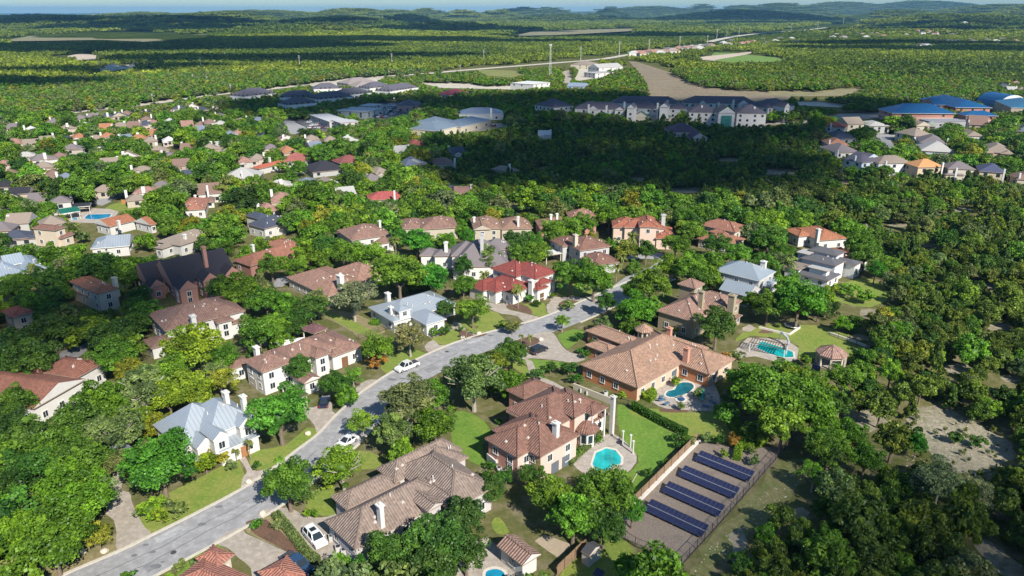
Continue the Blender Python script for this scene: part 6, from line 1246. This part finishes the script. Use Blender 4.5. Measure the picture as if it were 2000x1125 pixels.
for o in list(COL.objects):
    if o.name.startswith('boulder'):
        n_ = bpy.data.objects.new('limestone_boulder', rme); COL.objects.link(n_); n_.location = o.location; n_.rotation_euler = o.rotation_euler
        for k in ('label', 'category', 'group'): n_[k] = o[k]
        bpy.data.objects.remove(o)
# hedges clipped along the lawns
def hedge(pts, w_, h_, lab, col):
    P = catmull([G(*p) for p in pts], 4); me = bpy.data.meshes.new('hedge'); rg_ = np.random.RandomState(len(lab)); V = []; 
    o = P[0]; 
    for i in range(len(P) - 1):
        a, b = P[i], P[i + 1]; L = (b - a).length; n = int(L * 260)
        for _ in range(n):
            t_ = rg_.rand(); c = a + (b - a) * t_ - o; d = (b - a).normalized(); s = Vector((-d.y, d.x, 0)); th = rg_.uniform(-.2, math.pi + .2); q = c + s * (w_ / 2 * math.copysign(abs(math.cos(th)) ** .5, math.cos(th))) + Vector((0, 0, h_ * max(0, abs(math.sin(th))) ** .5)) + Vector(rg_.normal(size=3)) * .05
            e = Vector(rg_.normal(size=3)).normalized(); f = e.orthogonal().normalized() * .11; g_ = e.cross(f).normalized() * .11; V += [q - f, q - g_, q + f, q + g_]
    me.from_pydata([tuple(v) for v in V], [], [(i, i + 1, i + 2, i + 3) for i in range(0, len(V), 4)]); me.attributes.new('var', 'FLOAT', 'POINT').data.foreach_set('value', list(np.repeat(rg_.uniform(.2, .9, len(V) // 4), 4))); me.materials.append(FOL)
    t = thing('hedge', lab, 'hedge', o); c = obj('leaves', me, t); c.color = (*GREENS[col], 1)
    bx_ = MB()
    for i in range(len(P) - 1): bx_.beam(P[i] - o + Vector((0, 0, h_ * .45)), P[i + 1] - o + Vector((0, 0, h_ * .45)), w_ * .8, h_ * .85)
    m2 = bx_.mesh('stems', FOL); m2.attributes.new('var', 'FLOAT', 'POINT').data.foreach_set('value', [.1] * len(m2.vertices)); c = obj('stems', m2, t); c.color = (*GREENS[col], 1)
hedge([(1398, 800), (1430, 830), (1445, 856), (1470, 866), (1446, 872), (1438, 900)], 1.4, 1.1, 'winding bright hedge between the back lawn and the solar yard', 'lime')
hedge([(1438, 874), (1465, 876), (1485, 866), (1494, 858)], 1.4, 1.1, 'short rounded hedge spur running right above the solar panels', 'lime')
hedge([(1268, 768), (1272, 776), (1262, 784)], 2.2, 1.5, 'rounded clipped hedge at the right corner of the orange wall', 'lime')
hedge([(1110, 908), (1128, 890), (1160, 862), (1166, 845)], 1.3, .8, 'low hedge between the salmon house and its pool deck', 'olive')
hedge([(1235, 798), (1290, 828), (1340, 852)], 1.2, 1.6, 'loose dark hedge on the fence between the two back lawns', 'dark')
hedge([(540, 1010), (570, 1045), (600, 1085), (620, 1100)], 1.3, 1.2, 'narrow dark flowering hedge beside the lower drive', 'olive')
hedge([(725, 632), (742, 634)], 2.0, 1.2, 'rounded clipped shrub hedge beside the blue-grey metal roof', 'bright')

# ------------------------------------------------------------------ trees that can be picked out in the photograph: centre of the crown, width
for a in [
 (312, 906, 150, 'vivid'), (545, 812, 125, 'vivid', 'oak'), (562, 945, 118, 'oak'), (668, 912, 100, 'bright', 'open'), (708, 828, 62, 'lime', 'open'), (925, 742, 132, 'olive', 'oak'), (800, 790, 118, 'olive', 'oak'), (850, 835, 92, 'oak'), (770, 845, 95, 'olive'), (840, 775, 80, 'oak'),
 (1000, 690, 66, 'dark'), (1098, 628, 34, 'bright', 'open'), (1400, 638, 92, 'dark'), (380, 680, 130, 'lime', 'oak'), (440, 702, 70, 'oak'), (505, 650, 86, 'oak'), (574, 642, 46, 'dark'), (606, 603, 66, 'dark'), (690, 582, 92, 'grey', 'oak'), (800, 660, 72, 'grey', 'oak'), (736, 682, 66, 'oak'), (583, 722, 62, 'dark'), (656, 752, 60, 'dark'), (690, 738, 40, 'bright', 'open'),
 (923, 607, 66, 'oak'), (870, 605, 42, 'dark'), (780, 540, 110, 'bright'), (842, 545, 76, 'vivid'), (905, 560, 54, 'oak'), (1115, 540, 76, 'oak'), (1160, 545, 90, 'oak'), (1185, 592, 50, 'dark'), (1245, 608, 84, 'vivid'), (1270, 560, 96, 'oak'), (1238, 570, 60, 'bright'), (1350, 530, 76, 'oak'), (1310, 522, 60, 'bright'), (1560, 590, 110, 'vivid'), (1500, 600, 74, 'oak'), (1540, 560, 70, 'bright'), (1470, 590, 50, 'oak'), (1600, 602, 50, 'dark'),
 (1500, 772, 136, 'oak'), (1560, 790, 130, 'oak'), (1462, 742, 84, 'bright'), (1530, 830, 110, 'bright', 'oak'), (1600, 830, 80, 'bright'), (1440, 775, 60, 'dark'), (1590, 745, 60, 'oak'), (1650, 740, 70, 'oak'), (1640, 790, 60, 'dark'),
 (1185, 965, 130, 'oak'), (1075, 975, 100, 'bright', 'oak'), (1120, 1010, 120, 'bright', 'oak'), (1040, 930, 60, 'dark'), (1235, 1000, 60, 'vivid'), (1180, 1030, 90, 'dark'), (850, 1062, 140, 'dark'), (905, 1010, 96, 'deep', 'oak'), (770, 1085, 110, 'dark'), (960, 960, 66, 'dark'), (700, 1122, 66, 'vivid'), (660, 1110, 60, 'bright'), (910, 1080, 100, 'deep'), (830, 1120, 120, 'deep'), (985, 935, 40, 'dark'),
 (100, 1060, 150, 'oak', 'oak'), (40, 1050, 120, 'bright', 'oak'), (170, 985, 120, 'bright', 'oak'), (130, 950, 130, 'bright', 'oak'), (60, 920, 110, 'dark'), (190, 1045, 62, 'yellow'), (188, 975, 56, 'yellow'), (220, 850, 110, 'olive', 'oak'), (150, 830, 120, 'dark'), (200, 790, 120, 'oak'), (280, 770, 110, 'olive', 'oak'), (330, 780, 86, 'lime', 'oak'), (250, 830, 80, 'lime', 'oak'), (110, 880, 110, 'oak'), (60, 850, 100, 'dark'), (30, 790, 90, 'dark'), (20, 840, 90, 'deep'), (170, 900, 100, 'oak'), (20, 950, 90, 'deep'), (225, 905, 60, 'olive'), (90, 990, 80, 'oak'),
 (60, 705, 110, 'dark'), (30, 720, 80, 'dark'), (225, 700, 90, 'oak'), (250, 725, 60, 'yellow'), (215, 660, 90, 'dark'), (170, 640, 70, 'deep'), (100, 650, 90, 'deep'), (100, 582, 56, 'dark'), (105, 618, 70, 'dark'), (40, 672, 80, 'deep'), (260, 640, 66, 'dark'), (266, 606, 60, 'dark'), (275, 580, 50, 'dark'), (30, 570, 60, 'dark'), (185, 632, 60, 'deep'), (262, 540, 44, 'dark'), (92, 548, 66, 'dark'), (30, 560, 70, 'oak'),
 (430, 745, 70, 'yellow', 'open'), (420, 725, 50, 'olive'), (350, 715, 80, 'lime'), (540, 640, 60, 'bright'), (470, 570, 90, 'oak'), (430, 568, 66, 'dark'), (520, 590, 70, 'oak'), (560, 600, 70, 'oak'), (620, 590, 60, 'olive'), (530, 522, 60, 'oak'), (575, 522, 52, 'oak'), (634, 486, 70, 'dark'), (670, 500, 70, 'oak'), (600, 495, 60, 'bright'), (720, 500, 70, 'bright'), (815, 474, 66, 'vivid'), (872, 474, 50, 'bright'), (780, 466, 44, 'vivid'), (912, 464, 40, 'vivid'), (1004, 476, 60, 'dark'), (1040, 474, 50, 'oak'), (1080, 455, 70, 'bright'), (1110, 450, 70, 'bright'), (1140, 440, 60, 'oak'), (1190, 425, 60, 'bright'), (1338, 428, 54, 'oak'), (1345, 452, 56, 'bright'), (1262, 490, 50, 'dark'), (1320, 480, 56, 'oak'), (1400, 480, 56, 'dark'), (1440, 500, 60, 'bright'), (1500, 470, 80, 'oak'), (1525, 495, 48, 'oak'), (1690, 500, 60, 'oak'), (1730, 520, 50, 'bright'), (1710, 530, 44, 'vivid'), (1680, 480, 70, 'oak'), (1480, 440, 60, 'bright'), (1050, 500, 60, 'bright'), (1020, 500, 60, 'oak'), (950, 505, 60, 'olive'), (905, 520, 50, 'dark')]: tree(*a)
for x, y, wp, c in [(400, 900, 60, 'lime'), (425, 885, 50, 'yellow'), (340, 985, 52, 'olive'), (295, 985, 60, 'lime'), (310, 1000, 44, 'lime'), (500, 905, 20, 'dark'), (450, 905, 26, 'olive'), (500, 1020, 26, 'vivid'), (540, 1020, 26, 'olive'), (1000, 635, 40, 'olive'), (985, 630, 26, 'dark'), (1110, 592, 30, 'olive'), (1080, 575, 14, 'lime'), (1050, 590, 18, 'dark'), (1035, 580, 22, 'vivid'), (1045, 588, 14, 'lime'), (1075, 714, 34, 'dark'), (1050, 725, 34, 'dark'), (1110, 715, 40, 'dark'), (1125, 735, 30, 'dark'), (1145, 688, 22, 'dark'), (1135, 682, 16, 'vivid'), (1160, 660, 22, 'dark'), (1130, 655, 26, 'dark'), (1405, 855, 30, 'dark'), (1432, 855, 34, 'rust'), (1380, 850, 30, 'olive'), (1345, 855, 30, 'dark'), (1320, 850, 24, 'dark'), (1415, 882, 20, 'lime'), (1475, 895, 26, 'olive'), (1470, 877, 18, 'olive'), (1300, 900, 16, 'dark'), (1265, 920, 20, 'dark'), (1325, 865, 20, 'dark'), (990, 835, 20, 'oak'), (975, 820, 16, 'oak'), (960, 905, 24, 'dark'), (950, 925, 26, 'dark'), (1095, 885, 26, 'olive'), (1128, 880, 20, 'oak'), (1170, 855, 20, 'oak'), (1365, 765, 26, 'dark'), (1330, 790, 20, 'olive'), (1320, 742, 24, 'lime'), (1262, 768, 24, 'lime'), (1215, 768, 20, 'lime'), (1410, 795, 24, 'lime'), (600, 1000, 20, 'lime'), (615, 1000, 18, 'oak'), (655, 925, 30, 'lime'), (640, 940, 30, 'lime'), (735, 700, 40, 'rust'), (735, 705, 20, 'olive'), (660, 775, 20, 'lime'), (690, 770, 20, 'lime'), (870, 640, 30, 'dark'), (850, 645, 24, 'oak'), (900, 640, 14, 'oak'), (610, 745, 24, 'lime'), (1320, 640, 20, 'dark'), (1440, 690, 30, 'olive'), (1420, 690, 24, 'rust'), (1575, 700, 30, 'oak'), (1640, 725, 30, 'bright'), (1660, 560, 44, 'bright'), (1690, 575, 40, 'bright'), (1635, 560, 30, 'lime'), (250, 1120, 30, 'dark'), (350, 1100, 30, 'olive'), (380, 1095, 20, 'olive'), (330, 1125, 24, 'lime'), (620, 915, 30, 'lime'), (1670, 855, 40, 'rust'), (1868, 850, 34, 'dark'), (1910, 857, 36, 'dark'), (1790, 850, 60, 'dark')]:
    tree(x, y, wp, c, 'shrub', hr=.8)
for i in range(46):
    a, b = cr.random(), cr.random(); tree(1770 + 215 * a, 795 + 110 * b + 45 * a, cr.uniform(5, 14), cr.choice(('cedar2', 'olive', 'grey', 'cedar')), 'shrub', hr=.7)
for a in [(1660, 850, 70, 'bright', 'oak'), (1620, 880, 90, 'oak', 'oak'), (1690, 900, 80, 'oak', 'oak'), (1745, 860, 90, 'cedar2', 'cedar'), (1720, 800, 70, 'cedar2', 'cedar'), (1790, 870, 46, 'vivid', 'oak'), (1680, 790, 60, 'cedar', 'cedar'), (1835, 945, 100, 'grey', 'oak'), (1900, 960, 80, 'grey', 'open'), (1590, 930, 60, 'bright', 'open'), (1740, 730, 60, 'lime', 'oak'), (1755, 650, 60, 'bright', 'open'), (1800, 760, 60, 'cedar2', 'cedar'), (1760, 770, 50, 'cedar2', 'cedar'), (1900, 770, 60, 'cedar', 'cedar')]: tree(*a)
for x, y, h_, wp in [(772, 468, 7, 24), (733, 478, 4, 20), (1012, 562, 6, 30), (946, 535, 5, 26), (1236, 460, 6, 28), (1270, 450, 5, 22), (1300, 470, 5, 22), (62, 520, 6, 26), (25, 540, 4, 22), (485, 862, 4, 22), (460, 880, 2.5, 20), (911, 645, 3, 12), (931, 638, 3, 12), (1018, 655, 3.5, 14), (1035, 657, 3, 16), (1155, 520, 4, 20), (790, 555, 4, 22), (1205, 520, 5, 26), (1215, 500, 5, 26), (735, 515, 4, 22), (1687, 494, 4, 24)]: palm(x, y, h_, wp)
# ------------------------------------------------------------------ the woods and garden trees, single ones first, the rest as masses
def pip(P, poly):
    x, y = P[:, 0], P[:, 1]; ins = np.zeros(len(P), bool); n = len(poly)
    for i in range(n):
        x1, y1 = poly[i]; x2, y2 = poly[(i + 1) % n]
        if y1 == y2: continue
        ins ^= ((y1 > y) != (y2 > y)) & (x < (x2 - x1) * (y - y1) / (y2 - y1) + x1)
    return ins
def PXn(P):
    x, y, z = P[:, 0], P[:, 1], P[:, 2] - CAM_H; Z = y * CP - z * SP; Z = np.where(Z < 1, 1, Z)
    return np.stack([1000 + FPX * x / Z, 562.5 - FPX * (y * SP + z * CP) / Z, Z], 1)
WOODP = [(1250, 1400), (1330, 1170), (1450, 1010), (1560, 890), (1650, 790), (1720, 690), (1760, 600), (1690, 470), (1560, 425), (1200, 405), (860, 405), (830, 350), (880, 300), (840, 270), (1080, 245), (1580, 240), (1600, 300), (1640, 355), (3500, 368), (3500, 1400)]
rg = np.random.RandomState(11)
def grid(step, rmin, rmax, halfang):
    n = int(rmax / step); gx, gy = np.meshgrid(np.arange(-n, n + 1) * step, np.arange(-int(60 / step), n + 1) * step)
    P = np.stack([gx.ravel(), gy.ravel()], 1) + rg.uniform(-.46, .46, (gx.size, 2)) * step
    d = np.hypot(P[:, 0], P[:, 1]); a = np.abs(np.degrees(np.arctan2(P[:, 0], P[:, 1])))
    return P[(d > rmin) & (d < rmax) & (a < halfang + 25 * np.clip(1 - d / 250, 0, 1))]
def noise2(P, s, seed): return np.array([noise.noise(Vector((p[0] * s, p[1] * s, seed))) for p in P])
cands = []
def region_trees():
    P = grid(3.0, 62, 1000, 44); q = PXn(np.column_stack([P, np.full(len(P), 1.5)]))
    wood = pip(q, WOODP); town = ~wood & (q[:, 1] > 236); far = ~wood & ~town
    dist = np.hypot(P[:, 0], P[:, 1])
    keep = rg.rand(len(P)); dens = np.where(wood, .9, np.where(far, .5, np.where(q[:, 1] > 430, .8, .95)))
    n1 = noise2(P, .02, 1); dens = dens * np.where(wood, np.clip(1.05 + .8 * n1, .7, 1.25), 1.0)
    m = keep < dens; P, q, wood, town, far, dist = P[m], q[m], wood[m], town[m], far[m], dist[m]
    r = np.where(wood, np.clip(rg.uniform(1.3, 2.6, len(P)) + (rg.rand(len(P)) < .08) * 1.6, 0, 4), np.where(far, rg.uniform(2.4, 4.2, len(P)), rg.uniform(2.0, 5.2, len(P))))
    r = np.where(town & (q[:, 1] < 430), rg.uniform(3.2, 6.6, len(P)), r)
    h = r * rg.uniform(1.25, 1.7, len(P)) + 1.0
    # keep streets, gardens and roofs clear
    ok = np.ones(len(P), bool); C = PXn(np.column_stack([P, h * .62])); rp = r * FPX / C[:, 2]
    samples = [C[:, :2] + np.stack([a * rp, b * rp], 1) for a, b in ((0, 0), (.8, 0), (-.8, 0), (0, -.75), (0, .8))] + [q[:, :2]]
    for poly in POLYS:
        xs = [p[0] for p in poly]; ys = [p[1] for p in poly]
        near = (C[:, 0] > min(xs) - 90) & (C[:, 0] < max(xs) + 90) & (C[:, 1] > min(ys) - 90) & (C[:, 1] < max(ys) + 60) & ok
        idx = np.nonzero(near)[0]
        if len(idx) == 0: continue
        bad = np.zeros(len(idx), bool)
        for s in samples: bad |= pip(s[idx], poly)
        ok[idx[bad]] = False
    for x0, y0, x1, y1, Z in BOX:
        idx = np.nonzero(ok & (C[:, 2] < Z + 4) & (C[:, 0] + rp * .9 > x0) & (C[:, 0] - rp * .9 < x1) & (C[:, 1] + rp * .6 > y0) & (C[:, 1] - rp * .75 < y1))[0]
        ok[idx] = False
    for cx, cy, an, hl, hw in FOOT:
        dx, dy = P[:, 0] - cx, P[:, 1] - cy; u = dx * math.cos(an) + dy * math.sin(an); v = -dx * math.sin(an) + dy * math.cos(an)
        ok &= ~((np.abs(u) < hl + r * .35) & (np.abs(v) < hw + r * .35))
    for t in TREES: ok &= np.hypot(P[:, 0] - t['x'], P[:, 1] - t['y']) > (t['r'] * .8 + r * .35)
    idx = np.nonzero(ok)[0]; order = idx[np.argsort(-r[idx])]
    # thin overlaps in the town
    cell = {}; out = []
    for i in order:
        x, y = P[i]; kx, ky = int(x // 8), int(y // 8); f = .46 if wood[i] else ((.5 if far[i] else .4 if q[i, 1] > 430 else .34)); hit = False
        for a in (-1, 0, 1):
            for b in (-1, 0, 1):
                for j in cell.get((kx + a, ky + b), ()):
                    if math.hypot(P[j][0] - x, P[j][1] - y) < f * (r[i] + r[j]): hit = True; break
                if hit: break
            if hit: break
        if not hit: cell.setdefault((kx, ky), []).append(i); out.append(i)
    for i in out:
        x, y = P[i]; u = rg.rand(); nz = noise.noise(Vector((x * .012, y * .012, 5)))
        if wood[i]:
            u2 = u + .25 * nz
            cn = 'cedar' if u2 < .4 else 'cedar2' if u2 < .62 else 'dark' if u2 < .72 else 'olive' if u2 < .79 else 'oak' if u2 < .9 else 'yellow' if u2 < .915 else 'grey' if u2 < .94 else 'bright'
            kind = 'cone' if u < .14 else 'cedar'
        elif far[i]:
            cn = 'olive' if u < .3 else 'oak' if u < .6 else 'yellow' if u < .67 + max(0, nz) * .3 else 'cedar2' if u < .85 else 'bright'; kind = 'cedar'
        else:
            cn = 'oak' if u < .3 else 'bright' if u < .56 else 'dark' if u < .68 else 'olive' if u < .83 else 'lime' if u < .9 else 'yellow' if u < .94 else 'deep'; kind = 'oak' if rg.rand() < .6 else 'open'
            if r[i] < 2.3: kind = 'shrub'
        TREES.append(dict(x=x, y=y, r=r[i], h=h[i] if kind != 'cone' else h[i] * 1.25, kind=kind, col=jit(GREENS[cn], TR, .22), cn=cn, man=False))
region_trees()
for t in TREES:
    q = PX((t['x'], t['y'], t['h'] * .6)); t['q'] = q; t['size'] = t['r'] * FPX / q[2]
    t['vis'] = -20 < q[0] < 2020 and -20 < q[1] < 1150
SH = [t for t in TREES if t['man']]
rest = sorted([t for t in TREES if not t['man'] and t['vis']], key=lambda t: -t['size'])
nman = sum(1 for t in SH if t['kind'] != 'shrub')
IND = SH + rest[:max(0, 298 - len(SH))]
indset = set(id(t) for t in IND); MASS = [t for t in TREES if id(t) not in indset]
CW = {'oak': 'mid green', 'bright': 'bright green', 'lime': 'yellow-green', 'vivid': 'vivid emerald', 'dark': 'dark green', 'olive': 'olive green', 'yellow': 'mustard yellow', 'grey': 'grey-green', 'cedar': 'dull olive', 'cedar2': 'light olive', 'rust': 'rust orange', 'deep': 'blackish green', 'palm': 'fan-leaved'}
KW = {'oak': ('oak_tree', 'rounded oak'), 'open': ('shade_tree', 'open shade tree'), 'shrub': ('garden_shrub', 'garden shrub'), 'cedar': ('juniper_tree', 'scrubby juniper'), 'cone': ('cedar_tree', 'pointed cedar'), 'palm': ('palm_tree', 'palm')}
used = {}
def describe(t):
    q = t['q']; best = None
    for nm, p in LANDS:
        a = PX(p); d = math.hypot(a[0] - q[0], (a[1] - q[1]) * 1.3)
        if best is None or d < best[0]: best = (d, nm, a)
    d, nm, a = best; dx, dy = q[0] - a[0], q[1] - a[1]
    rel = ('right of' if dx > 0 else 'left of') if abs(dx) > 1.3 * abs(dy) else ('in front of' if dy > 0 else 'behind')
    sz = 'large' if t['r'] > 4.6 else 'small' if t['r'] < 2.2 else 'mid-sized'
    l = '%s %s %s %s the %s' % (sz, CW[t['cn']], KW[t['kind']][1], rel, nm); return (l if len(l.split()) <= 13 else l.split(' ', 1)[1]), d
ORD = ['nearest', 'second nearest', 'third nearest', 'fourth nearest', 'fifth nearest', 'sixth nearest', 'seventh nearest', 'eighth nearest', 'ninth nearest', 'tenth nearest', 'eleventh nearest', 'twelfth nearest']
byl = {}
for t in IND:
    l, d = describe(t); t['l'] = l; byl.setdefault(l, []).append((d, id(t), t))
for l, v in byl.items():
    v.sort(key=lambda e: e[:2])
    for i, (d, _, t) in enumerate(v):
        t['l'] = l if len(v) == 1 else (l + ', ' + (ORD[i] if i < 12 else 'number %d away' % (i + 1)))
rndt = random.Random(3)
for t in IND:
    while len(t['l'].replace('-', ' ').split()) > 16: t['l'] = t['l'].split(' ', 1)[1]
for t in IND:
    nm = KW[t['kind']][0]; cat = 'shrub' if t['kind'] == 'shrub' else 'palm' if t['kind'] == 'palm' else 'tree'
    o = thing(nm, t['l'], cat, (t['x'], t['y'], 0), rndt.uniform(0, 6.28), group='shrubs in the gardens' if cat == 'shrub' else 'palms' if cat == 'palm' else 'trees standing singly')
    r, h = t['r'], t['h']
    if t['kind'] == 'palm':
        a = obj('trunk', PTRUNK, o); a.scale = (h * .8, h * .8, h); c = obj('fronds', rndt.choice(PALMM), o, (0, 0, h)); c.scale = (r, r, r * 1.1); c.color = (*t['col'], 1); continue
    me = rndt.choice(CROWN[t['kind']])
    if t['kind'] == 'shrub':
        c = obj('leaves', me, o, (0, 0, h * .42)); c.scale = (r, r, h * .5); c.color = (*t['col'], 1)
        s_ = obj('stem', TRUNK[0], o); s_.scale = (r, r, h * .8); continue
    a = obj('trunk', rndt.choice(TRUNKP if t['cn'] in ('olive', 'grey') or t['kind'] == 'open' else TRUNK), o); a.scale = (r * 1.1, r * 1.1, h * 1.0)
    c = obj('crown', me, o, (0, 0, h * (.62 if t['kind'] != 'cone' else .5))); zz = h * .56 if t['kind'] != 'cone' else h * .5
    m_ = .84 if t['man'] else 1.0; c.scale = (r * rndt.uniform(.92, 1.15) * m_, r * rndt.uniform(.92, 1.15) * m_, zz * (m_ ** .5)); c.color = (*t['col'], 1)

PRO = {}
def proto_col(name, meshes):
    c = bpy.data.collections.new(name)
    for i, m in enumerate(meshes): c.objects.link(bpy.data.objects.new('%s_%02d' % (name, i), m))
    return c
LOD = proto_col('loose_tree', [leaf_mesh('tree', 70 + i, 26, 34, .12, FOLI, .85) for i in range(6)] + [leaf_mesh('tree', 80 + i, 22, 30, .13, FOLI, 1.15, True, 'cone') for i in range(2)]
    + [leaf_mesh('tree', 170 + i, 52, 95, .06, FOLI, .95, True, 'round', .95) for i in range(5)] + [leaf_mesh('tree', 180 + i, 44, 80, .065, FOLI, 1.15, True, 'cone') for i in range(2)])
def patch_mesh(seed):
    rnd = random.Random(seed); bases = [leaf_mesh('b', 90 + seed * 3 + i, 9, 13, .24, FOLI, .85) for i in range(3)]
    V = []; F = []; A = []; k = 0
    for i in range(6):
        for j in range(6):
            b = rnd.choice(bases); n = len(b.vertices); co = np.empty(n * 3, np.float32); b.vertices.foreach_get('co', co); co = co.reshape(-1, 3).copy()
            r = rnd.uniform(3.2, 5.6); x = (i - 2.5) * 6.4 + rnd.uniform(-2.4, 2.4); y = (j - 2.5) * 6.4 + rnd.uniform(-2.4, 2.4); a = rnd.uniform(0, 6.28)
            if rnd.random() < .08: continue
            c, s = math.cos(a), math.sin(a); xy = np.stack([co[:, 0] * c - co[:, 1] * s, co[:, 0] * s + co[:, 1] * c], 1) * r
            co = np.column_stack([xy + [x, y], co[:, 2] * r * 1.1 + r * .6]); V.append(co)
            for p in b.polygons: F.append(tuple(v + k for v in p.vertices))
            va = np.empty(n, np.float32); b.attributes['var'].data.foreach_get('value', va); A.append(np.clip(va * .55 + rnd.uniform(-.15, .5), 0, 1)); k += n
    me = bpy.data.meshes.new('grove'); me.from_pydata(np.concatenate(V).tolist(), [], F); at = me.attributes.new('var', 'FLOAT', 'POINT'); at.data.foreach_set('value', np.concatenate(A).astype(np.float32))
    me.materials.append(FOLI); return me
GROVE = proto_col('grove', [patch_mesh(i) for i in range(5)])
def scatter(name, pts, scl, rot, idx, tint, coll, kind='stuff', **tags):
    n = len(pts); me = bpy.data.meshes.new(name); me.vertices.add(n); me.vertices.foreach_set('co', np.array(pts, np.float32).ravel())
    me.attributes.new('scl', 'FLOAT_VECTOR', 'POINT').data.foreach_set('vector', np.array(scl, np.float32).ravel())
    rv = np.zeros((n, 3), np.float32); rv[:, 2] = rot; me.attributes.new('rot', 'FLOAT_VECTOR', 'POINT').data.foreach_set('vector', rv.ravel())
    me.attributes.new('idx', 'INT', 'POINT').data.foreach_set('value', np.array(idx, np.int32))
    me.attributes.new('tint', 'FLOAT_VECTOR', 'POINT').data.foreach_set('vector', np.array(tint, np.float32).ravel())
    me.update(); o = obj(name, me, kind=kind, **tags)
    g = bpy.data.node_groups.new(name, 'GeometryNodeTree'); g.interface.new_socket('Geometry', in_out='INPUT', socket_type='NodeSocketGeometry'); g.interface.new_socket('Geometry', in_out='OUTPUT', socket_type='NodeSocketGeometry')
    gi = g.nodes.new('NodeGroupInput'); go = g.nodes.new('NodeGroupOutput'); ip = g.nodes.new('GeometryNodeInstanceOnPoints'); ci = g.nodes.new('GeometryNodeCollectionInfo')
    ci.inputs['Collection'].default_value = coll; ci.inputs['Separate Children'].default_value = True; ci.inputs['Reset Children'].default_value = True
    def na(nm, ty): x = g.nodes.new('GeometryNodeInputNamedAttribute'); x.data_type = ty; x.inputs['Name'].default_value = nm; return x.outputs['Attribute']
    ip.inputs['Pick Instance'].default_value = True; L = g.links.new
    L(gi.outputs[0], ip.inputs['Points']); L(ci.outputs[0], ip.inputs['Instance']); L(na('idx', 'INT'), ip.inputs['Instance Index']); L(na('scl', 'FLOAT_VECTOR'), ip.inputs['Scale']); L(na('rot', 'FLOAT_VECTOR'), ip.inputs['Rotation']); L(ip.outputs[0], go.inputs[0])
    md = o.modifiers.new('scatter', 'NODES'); md.node_group = g; return o
P = [(t['x'], t['y'], hz(t['x'], t['y']) + t['h'] * .55) for t in MASS]
scatter('woodland_trees', P, [(t['r'] * 1.1, t['r'] * 1.1, t['h'] * .6) for t in MASS], [rndt.uniform(0, 6.28) for _ in MASS], [(rndt.randrange(6) if t['kind'] != 'cone' else 6 + rndt.randrange(2)) if t['size'] < 13 else (8 + rndt.randrange(5) if t['kind'] != 'cone' else 13 + rndt.randrange(2)) for t in MASS], [t['col'] for t in MASS], LOD, label='dense mass of green trees filling the woods and back gardens')
def groves(name, step, r0, r1, ang, s, sz, label):
    Q = grid(step, r0, r1, ang); q = PXn(np.column_stack([Q, np.zeros(len(Q))])); ok = np.ones(len(Q), bool)
    for poly in POLYS:
        if min(p[1] for p in poly) > 200: continue
        for dx in (-s * 15, s * 15):
            for dy, dz in ((-s * 15, 0), (s * 15, 0), (-s * 8, 7 * sz)):
                ok &= ~pip(PXn(np.column_stack([Q[:, 0] + dx, Q[:, 1] + dy, np.full(len(Q), dz)]))[:, :2], poly)
    for cx, cy, an, hl, hw in FOOT:
        if math.hypot(cx, cy) > 850: ok &= np.hypot(Q[:, 0] - cx, Q[:, 1] - cy) > max(hl, hw) + 14
    Q = Q[ok]; tint = []
    for x, y in Q:
        a = noise.noise(Vector((x * .0016, y * .0016, 2))) + .5 * noise.noise(Vector((x * .008, y * .008, 4)))
        base = Vector((.075, .12, .02)) * (1 - max(0, min(1, .5 + a))) + Vector((.21, .25, .03)) * max(0, min(1, .5 + a)); tint.append(tuple(base * rndt.uniform(.8, 1.2)))
    scatter(name, [(x, y, hz(x, y)) for x, y in Q], [(s, s, sz)] * len(Q), [rndt.choice((0, 1.5708, 3.1416, 4.7124)) + rndt.uniform(-.3, .3) for _ in Q], [rndt.randrange(5) for _ in Q], tint, GROVE, label=label)
groves('distant_woods', 34, 990, 2500, 43, 1.0, 1.0, 'distant green woods rolling out beyond the highway and apartments')
groves('far_hill_woods', 74, 2450, 7000, 40, 2.2, 1.5, 'far wooded plain and low hills below the horizon')
groves('horizon_woods', 88, 6950, 11500, 37, 2.6, 1.3, 'woods on the last hills before the horizon')
# ------------------------------------------------------------------ the air
bx = MB().box((0, 0, 92), (60000, 60000, 196)).mesh('haze', plain('x', (1, 1, 1)))
hm = bpy.data.materials.new('haze_air'); hm.use_nodes = True; t = hm.node_tree; t.nodes.remove(t.nodes['Principled BSDF'])
pv = t.nodes.new('ShaderNodeVolumePrincipled'); pv.inputs['Color'].default_value = (.24, .52, .82, 1); pv.inputs['Density'].default_value = HAZE; pv.inputs['Anisotropy'].default_value = 0.0
t.links.new(pv.outputs[0], t.nodes['Material Output'].inputs['Volume']); bx.materials.clear(); bx.materials.append(hm)
if HAZE > 0: obj('haze', bx, kind='stuff', label='thin blue haze over the whole landscape')
